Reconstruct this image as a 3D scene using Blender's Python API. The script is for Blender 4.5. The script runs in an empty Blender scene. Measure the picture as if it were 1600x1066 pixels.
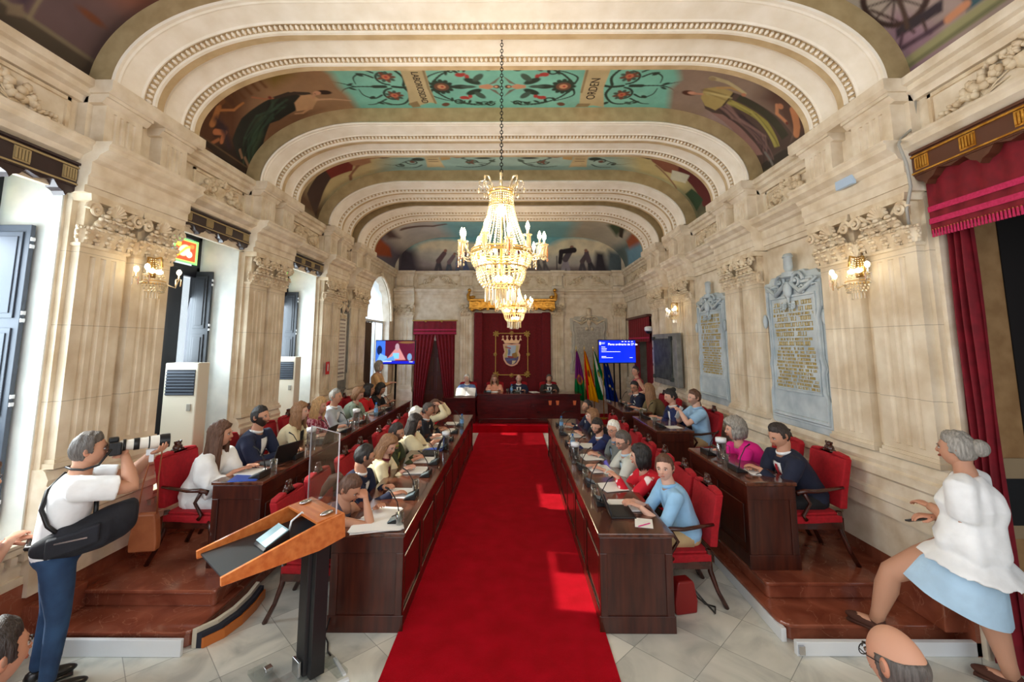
import bpy, bmesh, math, random
import numpy as np
from math import sin, cos, pi, radians, sqrt, atan2
from mathutils import Vector, Matrix, Euler

SC = bpy.context.scene
COL = SC.collection
R = random.Random(7)

# ------------------------------------------------------------------ meshes
def rotz(a):
    return Matrix.Rotation(a, 4, 'Z')

def ico(n):
    bm = bmesh.new(); bmesh.ops.create_icosphere(bm, subdivisions=n, radius=1.0)
    v = np.array([p.co[:] for p in bm.verts]); f = [[q.index for q in t.verts] for t in bm.faces]
    bm.free(); return v, f
ICO = {n: ico(n) for n in (1, 2, 3, 4)}

class MB:
    """collects shapes; build() links them as one mesh object"""
    def __init__(s): s.v = []; s.f = []; s.m = []; s.c = []; s.cur = 0; s.col = None
    def add(s, verts, faces, M=None, col=None):
        n = len(s.v)
        if M is not None:
            verts = [M @ Vector(p) for p in verts]
        s.v.extend([tuple(p) for p in verts]); s.f.extend([[i + n for i in f] for f in faces])
        s.m.extend([s.cur] * len(faces))
        c = col if col is not None else s.col
        s.c.extend([c if c is not None else (1, 1, 1)] * len(verts))
        return s
    def box(s, x0, x1, y0, y1, z0, z1, M=None, col=None):
        v = [(x0,y0,z0),(x1,y0,z0),(x1,y1,z0),(x0,y1,z0),(x0,y0,z1),(x1,y0,z1),(x1,y1,z1),(x0,y1,z1)]
        return s.add(v, [(0,3,2,1),(4,5,6,7),(0,1,5,4),(1,2,6,5),(2,3,7,6),(3,0,4,7)], M, col)
    def cbox(s, cx, cy, cz, sx, sy, sz, M=None, col=None):
        return s.box(cx-sx/2, cx+sx/2, cy-sy/2, cy+sy/2, cz-sz/2, cz+sz/2, M, col)
    def prism(s, pts, a, b, ax='z', M=None, col=None):
        """pts polygon (2D) extruded from a to b along ax; other two axes in xyz order"""
        def P(p, h):
            return {'z': (p[0], p[1], h), 'y': (p[0], h, p[1]), 'x': (h, p[0], p[1])}[ax]
        n = len(pts); v = [P(p, a) for p in pts] + [P(p, b) for p in pts]
        f = [list(range(n))[::-1], list(range(n, 2*n))] + [(i, (i+1) % n, n+(i+1) % n, n+i) for i in range(n)]
        return s.add(v, f, M, col)
    def loft(s, rings, closed=True, caps=True, M=None, col=None):
        n = len(rings[0]); v = [p for r in rings for p in r]; f = []
        for k in range(len(rings)-1):
            for i in range(n if closed else n-1):
                j = (i+1) % n
                f.append((k*n+i, k*n+j, (k+1)*n+j, (k+1)*n+i))
        if caps and closed:
            f.append(list(range(n))[::-1]); f.append([(len(rings)-1)*n+i for i in range(n)])
        return s.add(v, f, M, col)
    def lathe(s, prof, seg=20, M=None, col=None, a0=0, a1=2*pi):
        full = abs(a1-a0-2*pi) < 1e-6
        n = seg if full else seg+1
        rings = [[(r*cos(a0+(a1-a0)*i/seg), r*sin(a0+(a1-a0)*i/seg), z) for i in range(n)] for r, z in prof]
        return s.loft(rings, closed=full, caps=full, M=M, col=col)
    def tube(s, pts, r, seg=8, M=None, col=None, flat=1.0, caps=True):
        pts = [Vector(p) for p in pts]; rr = r if isinstance(r, (list, tuple)) else [r]*len(pts)
        rings = []; up = None
        for i, p in enumerate(pts):
            t = (pts[min(i+1, len(pts)-1)] - pts[max(i-1, 0)])
            if t.length < 1e-9: t = Vector((0, 0, 1))
            t.normalize()
            if up is None:
                up = Vector((0, 0, 1)) if abs(t.z) < .9 else Vector((1, 0, 0))
            a = t.cross(up)
            if a.length < 1e-6: a = t.cross(Vector((0, 1, 0)))
            a.normalize(); b = a.cross(t).normalized(); up = b
            rings.append([p + a*cos(2*pi*k/seg)*rr[i] + b*sin(2*pi*k/seg)*rr[i]*flat for k in range(seg)])
        return s.loft(rings, True, caps, M, col)
    def ell(s, c, r, n=2, M=None, col=None, rot=None):
        v, f = ICO[n]; r = (r, r, r) if isinstance(r, (int, float)) else r
        T = Matrix.Translation(Vector(c))
        if rot is not None: T = T @ rot
        T = T @ Matrix.Diagonal((r[0], r[1], r[2], 1))
        if M is not None: T = M @ T
        return s.add(v, f, T, col)
    def build(s, name, mat, parent=None, smooth=False, bevel=0, loc=None, sub=0, cols=False, auto=None):
        me = bpy.data.meshes.new(name)
        me.from_pydata(s.v, [], s.f)
        for mm in (mat if isinstance(mat, (list, tuple)) else [mat]): me.materials.append(mm)
        if any(s.m): me.polygons.foreach_set('material_index', s.m)
        if cols:
            at = me.color_attributes.new('Col', 'FLOAT_COLOR', 'POINT')
            arr = np.ones((len(s.v), 4), dtype=np.float32); arr[:, :3] = np.array([c[:3] for c in s.c])
            at.data.foreach_set('color', arr.ravel())
        if smooth: me.polygons.foreach_set('use_smooth', [True]*len(me.polygons))
        me.update()
        o = bpy.data.objects.new(name, me); COL.objects.link(o)
        if parent is not None: o.parent = parent
        if loc is not None: o.location = loc
        if bevel:
            b = o.modifiers.new('bevel', 'BEVEL'); b.width = bevel; b.segments = 2; b.limit_method = 'ANGLE'
        if sub:
            b = o.modifiers.new('sub', 'SUBSURF'); b.levels = sub; b.render_levels = sub
        if auto: 
            me.polygons.foreach_set('use_smooth', [True]*len(me.polygons))
            b = me.attributes.get('sharp_edge')
            me.set_sharp_from_angle(angle=radians(auto))
        return o

def tag(o, label=None, cat=None, group=None, kind=None):
    if label: o['label'] = label
    if cat: o['category'] = cat
    if group: o['group'] = group
    if kind: o['kind'] = kind
    return o
def empty(name, loc=(0, 0, 0), rz=0, label=None, cat=None, group=None):
    o = bpy.data.objects.new(name, None); COL.objects.link(o)
    o.location = loc; o.rotation_euler = (0, 0, rz); o.empty_display_size = .1
    return tag(o, label, cat, group)
KIDS = {}
def copy_tree(src, loc=None, rz=None, label=None, group=None):
    def cp(o, par):
        c = o.copy(); COL.objects.link(c)
        if par is not None:
            c.parent = par; c.matrix_parent_inverse = o.matrix_parent_inverse
        for ch in o.children: cp(ch, c)
        return c
    c = cp(src, src.parent)
    if loc is not None: c.location = loc
    if rz is not None: c.rotation_euler = (0, 0, rz)
    if label: c['label'] = label
    if group: c['group'] = group
    return c
def lookat_m(p, d, up=(0, 0, 1)):
    """matrix whose +Z points along d at p"""
    return Matrix.Translation(Vector(p)) @ Vector(d).to_track_quat('Z', 'Y').to_matrix().to_4x4()

# ------------------------------------------------------------------ materials
def srgb(r, g=None, b=None):
    if g is None:
        h = r.lstrip('#'); r, g, b = int(h[0:2], 16), int(h[2:4], 16), int(h[4:6], 16)
    def f(c):
        c /= 255.0
        return c/12.92 if c <= .04045 else ((c+.055)/1.055)**2.4
    return (f(r), f(g), f(b))
MATS = {}
def mat(name, col=(.5, .5, .5), rough=.5, metal=0, col2=None, nscale=8, ndetail=4, bump=0, bscale=40, nstretch=(1, 1, 1),
        trans=0, ior=1.45, emit=None, estr=0, alpha=1, coat=0, sheen=0, vcol=False, joints=0, veins=None, contrast=(.35, .65), spec=.5, dist=0):
    if name in MATS: return MATS[name]
    m = bpy.data.materials.new(name); m.use_nodes = True; nt = m.node_tree; N = nt.nodes; L = nt.links
    b = N['Principled BSDF']
    b.inputs['Base Color'].default_value = (*col, 1); b.inputs['Roughness'].default_value = rough
    b.inputs['Metallic'].default_value = metal; b.inputs['Transmission Weight'].default_value = trans
    b.inputs['IOR'].default_value = ior; b.inputs['Alpha'].default_value = alpha
    b.inputs['Coat Weight'].default_value = coat; b.inputs['Coat Roughness'].default_value = .1
    b.inputs['Specular IOR Level'].default_value = spec
    if sheen: b.inputs['Sheen Weight'].default_value = sheen; b.inputs['Sheen Roughness'].default_value = .4; b.inputs['Sheen Tint'].default_value = (*[min(1, c*1.5+.05) for c in col], 1)
    if emit: b.inputs['Emission Color'].default_value = (*emit, 1); b.inputs['Emission Strength'].default_value = estr
    tc = N.new('ShaderNodeTexCoord'); mp = N.new('ShaderNodeMapping'); mp.inputs['Scale'].default_value = nstretch
    L.new(tc.outputs['Object'], mp.inputs['Vector'])
    out = None
    if vcol:
        a = N.new('ShaderNodeAttribute'); a.attribute_name = 'Col'; out = a.outputs['Color']
    if col2 is not None:
        n = N.new('ShaderNodeTexNoise'); n.inputs['Scale'].default_value = nscale; n.inputs['Detail'].default_value = ndetail
        n.inputs['Distortion'].default_value = dist
        L.new(mp.outputs['Vector'], n.inputs['Vector'])
        r = N.new('ShaderNodeValToRGB'); r.color_ramp.elements[0].position = contrast[0]; r.color_ramp.elements[1].position = contrast[1]
        r.color_ramp.elements[0].color = (*col, 1); r.color_ramp.elements[1].color = (*col2, 1)
        L.new(n.outputs['Fac'], r.inputs['Fac'])
        if out is not None:
            x = N.new('ShaderNodeMix'); x.data_type = 'RGBA'; x.blend_type = 'MULTIPLY'; x.inputs['Factor'].default_value = 1
            L.new(out, x.inputs['A']); L.new(r.outputs['Color'], x.inputs['B']); out = x.outputs['Result']
        else: out = r.outputs['Color']
    if veins:
        vc, vs, vw = veins
        w = N.new('ShaderNodeTexNoise'); w.inputs['Scale'].default_value = vs; w.inputs['Detail'].default_value = 7; w.inputs['Distortion'].default_value = 1.2
        L.new(mp.outputs['Vector'], w.inputs['Vector'])
        s1 = N.new('ShaderNodeMath'); s1.operation = 'SUBTRACT'; s1.inputs[1].default_value = .5; L.new(w.outputs['Fac'], s1.inputs[0])
        s2 = N.new('ShaderNodeMath'); s2.operation = 'ABSOLUTE'; L.new(s1.outputs[0], s2.inputs[0])
        rr = N.new('ShaderNodeValToRGB'); rr.color_ramp.elements[0].position = 0; rr.color_ramp.elements[1].position = vw
        rr.color_ramp.elements[0].color = (1, 1, 1, 1); rr.color_ramp.elements[1].color = (0, 0, 0, 1); L.new(s2.outputs[0], rr.inputs['Fac'])
        x = N.new('ShaderNodeMix'); x.data_type = 'RGBA'; L.new(rr.outputs['Color'], x.inputs['Factor'])
        if out is not None: L.new(out, x.inputs['A'])
        else: x.inputs['A'].default_value = (*col, 1)
        x.inputs['B'].default_value = (*vc, 1); out = x.outputs['Result']
    if joints:
        sp = N.new('ShaderNodeSeparateXYZ'); L.new(tc.outputs['Object'], sp.inputs[0])
        d = N.new('ShaderNodeMath'); d.operation = 'DIVIDE'; d.inputs[1].default_value = joints; L.new(sp.outputs['Z'], d.inputs[0])
        fr = N.new('ShaderNodeMath'); fr.operation = 'FRACT'; L.new(d.outputs[0], fr.inputs[0])
        lt = N.new('ShaderNodeMath'); lt.operation = 'LESS_THAN'; lt.inputs[1].default_value = .006/joints; L.new(fr.outputs[0], lt.inputs[0])
        x = N.new('ShaderNodeMix'); x.data_type = 'RGBA'; ml = N.new('ShaderNodeMath'); ml.operation = 'MULTIPLY'; ml.inputs[1].default_value = .55
        L.new(lt.outputs[0], ml.inputs[0]); L.new(ml.outputs[0], x.inputs['Factor'])
        if out is not None: L.new(out, x.inputs['A'])
        else: x.inputs['A'].default_value = (*col, 1)
        x.inputs['B'].default_value = (*[c*.45 for c in col], 1); out = x.outputs['Result']
    if out is not None: L.new(out, b.inputs['Base Color'])
    if bump:
        n2 = N.new('ShaderNodeTexNoise'); n2.inputs['Scale'].default_value = bscale; n2.inputs['Detail'].default_value = 3
        L.new(mp.outputs['Vector'], n2.inputs['Vector'])
        bp = N.new('ShaderNodeBump'); bp.inputs['Strength'].default_value = bump; bp.inputs['Distance'].default_value = .01
        L.new(n2.outputs['Fac'], bp.inputs['Height']); L.new(bp.outputs['Normal'], b.inputs['Normal'])
    MATS[name] = m
    return m

S = srgb
STONE = mat('cream_marble', S(198,178,148), .55, col2=S(232,220,198), nscale=3.2, ndetail=8, bump=.12, bscale=30, joints=.62, contrast=(.3, .7))
STONEP = mat('plain_cream_marble', S(206,188,160), .55, col2=S(236,225,206), nscale=5, ndetail=8, bump=.1, bscale=30, contrast=(.3, .7))
CARVE = mat('carved_stone', S(206,184,152), .6, col2=S(230,216,190), nscale=9, ndetail=6, bump=.15, bscale=60)
OCHRE = mat('ochre_plaster', S(168,146,104), .7, col2=S(186,164,122), nscale=6, ndetail=6, bump=.1)
GREYM = mat('grey_marble', S(166,180,188), .5, col2=S(200,210,214), nscale=4, ndetail=8, bump=.08)
DGREY = mat('dark_bronze_plate', S(40,44,42), .65, metal=.1, col2=S(72,78,74), nscale=6, bump=.3)
GREYF = mat('grey_stone_frame', S(112,112,110), .55, col2=S(134,134,130), nscale=8)
REDM = mat('red_marble', S(112,54,38), .12, col2=S(150,84,62), nscale=3, ndetail=9, veins=(S(160,104,80), 2.6, .006), coat=.3, dist=.8)
WOOD = mat('dark_mahogany', S(52,20,14), .3, col2=S(76,32,20), nscale=4, ndetail=6, nstretch=(6, 6, .6), coat=.3)
WOODT = mat('polished_desktop', S(62,32,22), .16, col2=S(104,58,40), nscale=3, ndetail=6, nstretch=(6, .7, 6), coat=.5)
WOODR = mat('dark_red_lacquered_wood', S(60,8,10), .2, col2=S(84,14,16), nscale=3, nstretch=(1, 1, 5), coat=.4)
WOODC = mat('chair_wood', S(48,18,12), .25, col2=S(70,28,18), nscale=8, coat=.4)
OAK = mat('orange_lectern_wood', S(186,98,44), .3, col2=S(208,124,64), nscale=3, nstretch=(1, 8, 8), coat=.3)
VELVET = mat('red_velvet', S(150,6,22), .8, col2=S(170,10,28), nscale=30, sheen=.5, bump=.1, bscale=200)
CURT = mat('crimson_curtain', S(104,2,20), .75, col2=S(124,5,27), nscale=12, sheen=.6)
CURTP = mat('magenta_braid', S(176,20,72), .7, col2=S(196,36,92), nscale=60, bump=.2)
DAMASK = mat('dark_red_hanging', S(96,4,16), .8, col2=S(112,6,20), nscale=20, sheen=.3)
GOLD = mat('gilt', S(176,120,40), .38, metal=.75, col2=S(220,166,74), nscale=14, bump=.5)
GOLDP = mat('old_gold_embroidery', S(176,138,58), .6, metal=.3, col2=S(206,172,96), nscale=80, bump=.4, bscale=200)
BLACK = mat('black_plastic', S(22,22,24), .4)
BLKM = mat('black_metal', S(18,18,20), .35, metal=.5)
CHROME = mat('chrome', S(200,200,204), .2, metal=1)
PAPER = mat('white_paper', S(238,238,236), .7)
WHITEP = mat('white_painted_metal', S(226,230,234), .4)
def acrylic():
    m = bpy.data.materials.new('clear_acrylic'); m.use_nodes = True; nt = m.node_tree; N = nt.nodes; L = nt.links; N.clear()
    o = N.new('ShaderNodeOutputMaterial'); mx = N.new('ShaderNodeMixShader'); t = N.new('ShaderNodeBsdfTransparent'); g = N.new('ShaderNodeBsdfGlossy')
    lw = N.new('ShaderNodeLayerWeight'); lw.inputs['Blend'].default_value = .25; fr = N.new('ShaderNodeMath'); fr.operation = 'MULTIPLY'; fr.inputs[1].default_value = .35; L.new(lw.outputs['Facing'], fr.inputs[0]); t.inputs['Color'].default_value = (.93, .95, .95, 1); g.inputs['Roughness'].default_value = .03
    L.new(fr.outputs[0], mx.inputs[0]); L.new(t.outputs[0], mx.inputs[1]); L.new(g.outputs[0], mx.inputs[2]); L.new(mx.outputs[0], o.inputs[0]); return m
ACRYL = acrylic(); GLASS = acrylic(); GLASS.name = 'clear_glass'
for n_ in GLASS.node_tree.nodes:
    if n_.type == 'MATH': n_.inputs[1].default_value = .8
    if n_.type == 'BSDF_TRANSPARENT': n_.inputs['Color'].default_value = (.86, .89, .90, 1)
    if n_.type == 'LAYER_WEIGHT': n_.inputs['Blend'].default_value = .5
def crystal(name, col, tr=.55):
    m = bpy.data.materials.new(name); m.use_nodes = True; nt = m.node_tree; N = nt.nodes; L = nt.links; N.clear()
    o = N.new('ShaderNodeOutputMaterial'); mx = N.new('ShaderNodeMixShader'); mx2 = N.new('ShaderNodeMixShader')
    t = N.new('ShaderNodeBsdfTransparent'); g = N.new('ShaderNodeBsdfGlossy'); d = N.new('ShaderNodeBsdfTranslucent')
    t.inputs['Color'].default_value = (*col, 1); g.inputs['Roughness'].default_value = .12; g.inputs['Color'].default_value = (1, .97, .9, 1); d.inputs['Color'].default_value = (*col, 1)
    mx.inputs[0].default_value = .5; mx2.inputs[0].default_value = tr
    L.new(g.outputs[0], mx.inputs[1]); L.new(d.outputs[0], mx.inputs[2]); L.new(mx.outputs[0], mx2.inputs[1]); L.new(t.outputs[0], mx2.inputs[2])
    L.new(mx2.outputs[0], o.inputs[0]); return m
CRYS = crystal('cut_crystal', (1, .90, .68), .22)
AMBER = crystal('amber_crystal', (.9, .42, .08), .2)
BULB = mat('lit_candle_bulb', (1, .85, .6), .4, emit=(1, .80, .48), estr=14)
GLOBE = mat('lit_globe_bulb', (1, .85, .6), .4, emit=(1, .80, .48), estr=11)

# ------------------------------------------------------------------ painting on a grid
class Paint:
    """numpy canvas in metres; row 0 = v0"""
    def __init__(s, u0, u1, v0, v1, nu, nv, base):
        s.U, s.V = np.meshgrid(np.linspace(u0, u1, nu), np.linspace(v0, v1, nv)); s.nu, s.nv = nu, nv
        s.I = np.ones((nv, nu, 3)) * np.array(base)
        s.px = (u1-u0)/nu
    def mixm(s, m, c):
        m = np.clip(m, 0, 1)[..., None]; s.I = s.I*(1-m) + np.array(c)*m
    def ell(s, u, v, ru, rv, c, rot=0, soft=None, a=1):
        du, dv = s.U-u, s.V-v; cu, su = cos(rot), sin(rot)
        x = (du*cu+dv*su)/ru; y = (-du*su+dv*cu)/rv; d = (np.sqrt(x*x+y*y)-1)*min(ru, rv)
        w = soft or s.px*.8; s.mixm(a*np.clip(.5-d/w/2, 0, 1), c); return s
    def seg(s, p, q, w0, w1, c, soft=None, a=1):
        ax, ay = p; bx, by = q; L2 = (bx-ax)**2+(by-ay)**2+1e-12
        t = np.clip(((s.U-ax)*(bx-ax)+(s.V-ay)*(by-ay))/L2, 0, 1)
        d = np.hypot(s.U-ax-t*(bx-ax), s.V-ay-t*(by-ay)) - (w0+(w1-w0)*t)
        w = soft or s.px*.8; s.mixm(a*np.clip(.5-d/w/2, 0, 1), c); return s
    def line(s, pts, w, c, w1=None, soft=None, a=1):
        n = len(pts)-1; w1 = w if w1 is None else w1
        for i in range(n):
            s.seg(pts[i], pts[i+1], w+(w1-w)*i/n, w+(w1-w)*(i+1)/n, c, soft, a)
        return s
    def sline(s, pts, w, c, w1=None, soft=None, a=1):
        P = [pts[0]]+list(pts)+[pts[-1]]; out = []
        for i in range(1, len(P)-2):
            p0, p1, p2, p3 = P[i-1], P[i], P[i+1], P[i+2]
            for k in range(5):
                t = k/5; out.append(tuple(.5*((2*b)+(-a_+c_)*t+(2*a_-5*b+4*c_-d)*t*t+(-a_+3*b-3*c_+d)*t**3) for a_, b, c_, d in zip(p0, p1, p2, p3)))
        return s.line(out+[pts[-1]], w, c, w1, soft, a)
    def poly(s, pts, c, soft=None, a=1):
        ins = np.zeros(s.U.shape, bool); dm = np.full(s.U.shape, 1e9); n = len(pts)
        for i in range(n):
            ax, ay = pts[i]; bx, by = pts[(i+1) % n]
            cnd = ((ay > s.V) != (by > s.V)) & (s.U < (bx-ax)*(s.V-ay)/((by-ay) or 1e-12)+ax); ins ^= cnd
            L2 = (bx-ax)**2+(by-ay)**2+1e-12; t = np.clip(((s.U-ax)*(bx-ax)+(s.V-ay)*(by-ay))/L2, 0, 1)
            dm = np.minimum(dm, np.hypot(s.U-ax-t*(bx-ax), s.V-ay-t*(by-ay)))
        d = np.where(ins, -dm, dm); w = soft or s.px*.8
        s.mixm(a*np.clip(.5-d/w/2, 0, 1), c); return s
    def noise(s, amp, scale, seed=1, aniso=(1, 1)):
        rs = np.random.RandomState(seed); acc = 0
        for o in range(4):
            k = scale*2**o; a = amp/1.6**o
            for _ in range(3):
                th = rs.rand()*6.28; ph = rs.rand()*6.28; ph2 = rs.rand()*6.28
                acc = acc + a*np.sin(k*aniso[0]*(s.U*cos(th)+s.V*sin(th))+ph+1.5*np.sin(k*.7*(s.V*cos(th)-s.U*sin(th))+ph2))/2
        s.I = np.clip(s.I*(1+acc[..., None]), 0, 1); return s
    def mesh(s, name, posfn, material, parent=None, smooth=True):
        """posfn(U,V)->X,Y,Z arrays"""
        X, Y, Z = posfn(s.U, s.V); nv, nu = s.U.shape
        co = np.stack([X, Y, Z], -1).reshape(-1, 3)
        idx = np.arange(nu*nv).reshape(nv, nu)
        q = np.stack([idx[:-1, :-1], idx[:-1, 1:], idx[1:, 1:], idx[1:, :-1]], -1).reshape(-1, 4)
        me = bpy.data.meshes.new(name); me.from_pydata(co.tolist(), [], q.tolist()); me.materials.append(material)
        at = me.color_attributes.new('Col', 'FLOAT_COLOR', 'POINT'); arr = np.ones((nu*nv, 4), np.float32); arr[:, :3] = s.I.reshape(-1, 3)
        at.data.foreach_set('color', arr.ravel())
        if smooth: me.polygons.foreach_set('use_smooth', [True]*len(me.polygons))
        o = bpy.data.objects.new(name, me); COL.objects.link(o)
        if parent is not None: o.parent = parent
        return o
FRESCO = mat('fresco', (1, 1, 1), .75, vcol=True, col2=(1, 1, 1), bump=.05)
VCM = mat('painted_surface', (1, 1, 1), .6, vcol=True)
SCREEN = None
def text(name, body, size, mat_, M, parent=None, ext=.001, align='CENTER', squash=1):
    cu = bpy.data.curves.new(name, 'FONT'); cu.body = body; cu.size = size; cu.extrude = ext; cu.align_x = align; cu.align_y = 'CENTER'
    o = bpy.data.objects.new(name, cu); COL.objects.link(o)
    dg = bpy.context.evaluated_depsgraph_get(); me = bpy.data.meshes.new_from_object(o.evaluated_get(dg)); bpy.data.objects.remove(o)
    me.transform(M @ Matrix.Diagonal((squash, 1, 1, 1))); me.materials.clear(); me.materials.append(mat_); me.name = name
    o = bpy.data.objects.new(name, me); COL.objects.link(o)
    if parent is not None: o.parent = parent
    return o
# ================================================================== room shell
XL, XR, YB, XC = -3.8, 3.5, 13.8, -.15
YF = -1.5
ZS = 4.62          # springing ledge
FR = {'R': Matrix(((0,-1,0,XR),(1,0,0,0),(0,0,1,0),(0,0,0,1))),
      'L': Matrix(((0,1,0,XL),(1,0,0,0),(0,0,1,0),(0,0,0,1))),
      'B': Matrix(((1,0,0,0),(0,-1,0,YB),(0,0,1,0),(0,0,0,1)))}

# ---- floor: diagonal marble tiles
def floor_mat():
    m = bpy.data.materials.new('white_marble_tiles'); m.use_nodes = True; nt = m.node_tree; N = nt.nodes; L = nt.links
    b = N['Principled BSDF']; b.inputs['Roughness'].default_value = .18
    tc = N.new('ShaderNodeTexCoord'); mp = N.new('ShaderNodeMapping'); mp.inputs['Rotation'].default_value = (0, 0, radians(45)); mp.inputs['Location'].default_value = (.08, .03, 0)
    L.new(tc.outputs['Object'], mp.inputs['Vector'])
    sc = N.new('ShaderNodeVectorMath'); sc.operation = 'SCALE'; sc.inputs['Scale'].default_value = 1/.4716; L.new(mp.outputs[0], sc.inputs[0])
    fl = N.new('ShaderNodeVectorMath'); fl.operation = 'FLOOR'; L.new(sc.outputs[0], fl.inputs[0])
    frc = N.new('ShaderNodeVectorMath'); frc.operation = 'FRACTION'; L.new(sc.outputs[0], frc.inputs[0])
    wn = N.new('ShaderNodeTexWhiteNoise'); wn.noise_dimensions = '2D'; L.new(fl.outputs[0], wn.inputs['Vector'])
    ad = N.new('ShaderNodeVectorMath'); ad.operation = 'MULTIPLY_ADD'; L.new(wn.outputs['Color'], ad.inputs[0]); ad.inputs[1].default_value = (9, 9, 9); L.new(tc.outputs['Object'], ad.inputs[2])
    n = N.new('ShaderNodeTexNoise'); n.inputs['Scale'].default_value = 2.2; n.inputs['Detail'].default_value = 9; n.inputs['Distortion'].default_value = 1.4; L.new(ad.outputs[0], n.inputs['Vector'])
    r = N.new('ShaderNodeValToRGB'); e = r.color_ramp.elements; e[0].position = .28; e[0].color = (*S(176,178,172), 1); e[1].position = .5; e[1].color = (*S(214,214,204), 1)
    e2 = r.color_ramp.elements.new(.75); e2.color = (*S(232,230,220), 1); L.new(n.outputs['Fac'], r.inputs['Fac'])
    hs = N.new('ShaderNodeHueSaturation'); mr = N.new('ShaderNodeMapRange'); mr.inputs['To Min'].default_value = .82; mr.inputs['To Max'].default_value = 1.08
    L.new(wn.outputs['Value'], mr.inputs['Value']); L.new(mr.outputs[0], hs.inputs['Value']); L.new(r.outputs['Color'], hs.inputs['Color'])
    sp = N.new('ShaderNodeSeparateXYZ'); L.new(frc.outputs[0], sp.inputs[0])
    mn = N.new('ShaderNodeMath'); mn.operation = 'MINIMUM'; L.new(sp.outputs['X'], mn.inputs[0]); L.new(sp.outputs['Y'], mn.inputs[1])
    lt = N.new('ShaderNodeMath'); lt.operation = 'LESS_THAN'; lt.inputs[1].default_value = .012; L.new(mn.outputs[0], lt.inputs[0])
    x = N.new('ShaderNodeMix'); x.data_type = 'RGBA'; ml = N.new('ShaderNodeMath'); ml.operation = 'MULTIPLY'; ml.inputs[1].default_value = .6; L.new(lt.outputs[0], ml.inputs[0]); L.new(ml.outputs[0], x.inputs['Factor'])
    L.new(hs.outputs[0], x.inputs['A']); x.inputs['B'].default_value = (*S(110,112,106), 1); L.new(x.outputs['Result'], b.inputs['Base Color'])
    return m
mb = MB(); mb.box(-6.5, 7, YF, YB+.4, -.12, 0)
tag(mb.build('floor', floor_mat()), kind='structure')

# ---- carpet
CARPET = mat('red_carpet', S(158,0,16), .95, col2=S(182,2,28), nscale=5, ndetail=8, bump=.9, bscale=160, sheen=.35, contrast=(.3, .7), spec=.1)
mb = MB(); mb.box(-.945, .735, 1.2, 11.9, .001, .014)
tag(mb.build('carpet', CARPET, bevel=.004), 'long bright red carpet runner down the middle of the white marble floor', 'carpet')
mb = MB(); mb.box(XL, XR, 11.86, YB, 0, .2)
tag(mb.build('trim_1', CARPET, bevel=.01), kind='structure')   # carpeted dais

# ---- arch curve
def arch_pts(off, n=26, hw=3.35, base=None, rise=.77, a=1.32):
    """intrados of a basket-handle arch offset outwards; returns [(x,z)]"""
    pts = []
    P = []
    for i in range(n+1):
        t = (pi/2)*i/n
        P.append((-hw+a-a*cos(t), ZS+rise*sin(t), -cos(t)/a, sin(t)/rise))
    k = 14
    for i in range(1, k):
        P.append((-hw+a+(2*hw-2*a)*i/k, ZS+rise, 0, 1))
    for i in range(n+1):
        t = (pi/2)*(1-i/n)
        P.append((hw-a+a*cos(t), ZS+rise*sin(t), cos(t)/a, sin(t)/rise))
    for x, z, nx, nz in P:
        l = sqrt(nx*nx+nz*nz) or 1
        pts.append((XC+x+nx/l*off, z+nz/l*off))
    return pts
def sweep(mb, prof, y0, M=None):
    """prof [(dy, off)] swept round the arch"""
    rows = [[(x, y0+dy, z) for x, z in arch_pts(off)] for dy, off in prof]
    mb.loft(rows, closed=False, caps=False)
ceil = tag(empty('ceiling'), kind='structure')
mb = MB()
o1 = arch_pts(.55); o2 = arch_pts(.36)
mb.loft([[(x, YF, z) for x, z in o1], [(x, YB+.3, z) for x, z in o1]], closed=False, caps=False)
mb.build('vault_shell', OCHRE, ceil)
RIBS = [3.66, 5.98, 8.28, 9.84]
ARCHW = mat('white_arch_plaster', S(232,222,204), .55, col2=S(242,234,220), nscale=5, ndetail=6, bump=.1); ARCHT = mat('tan_arch_plaster', S(184,158,118), .65, col2=S(204,180,140), nscale=5)
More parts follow.
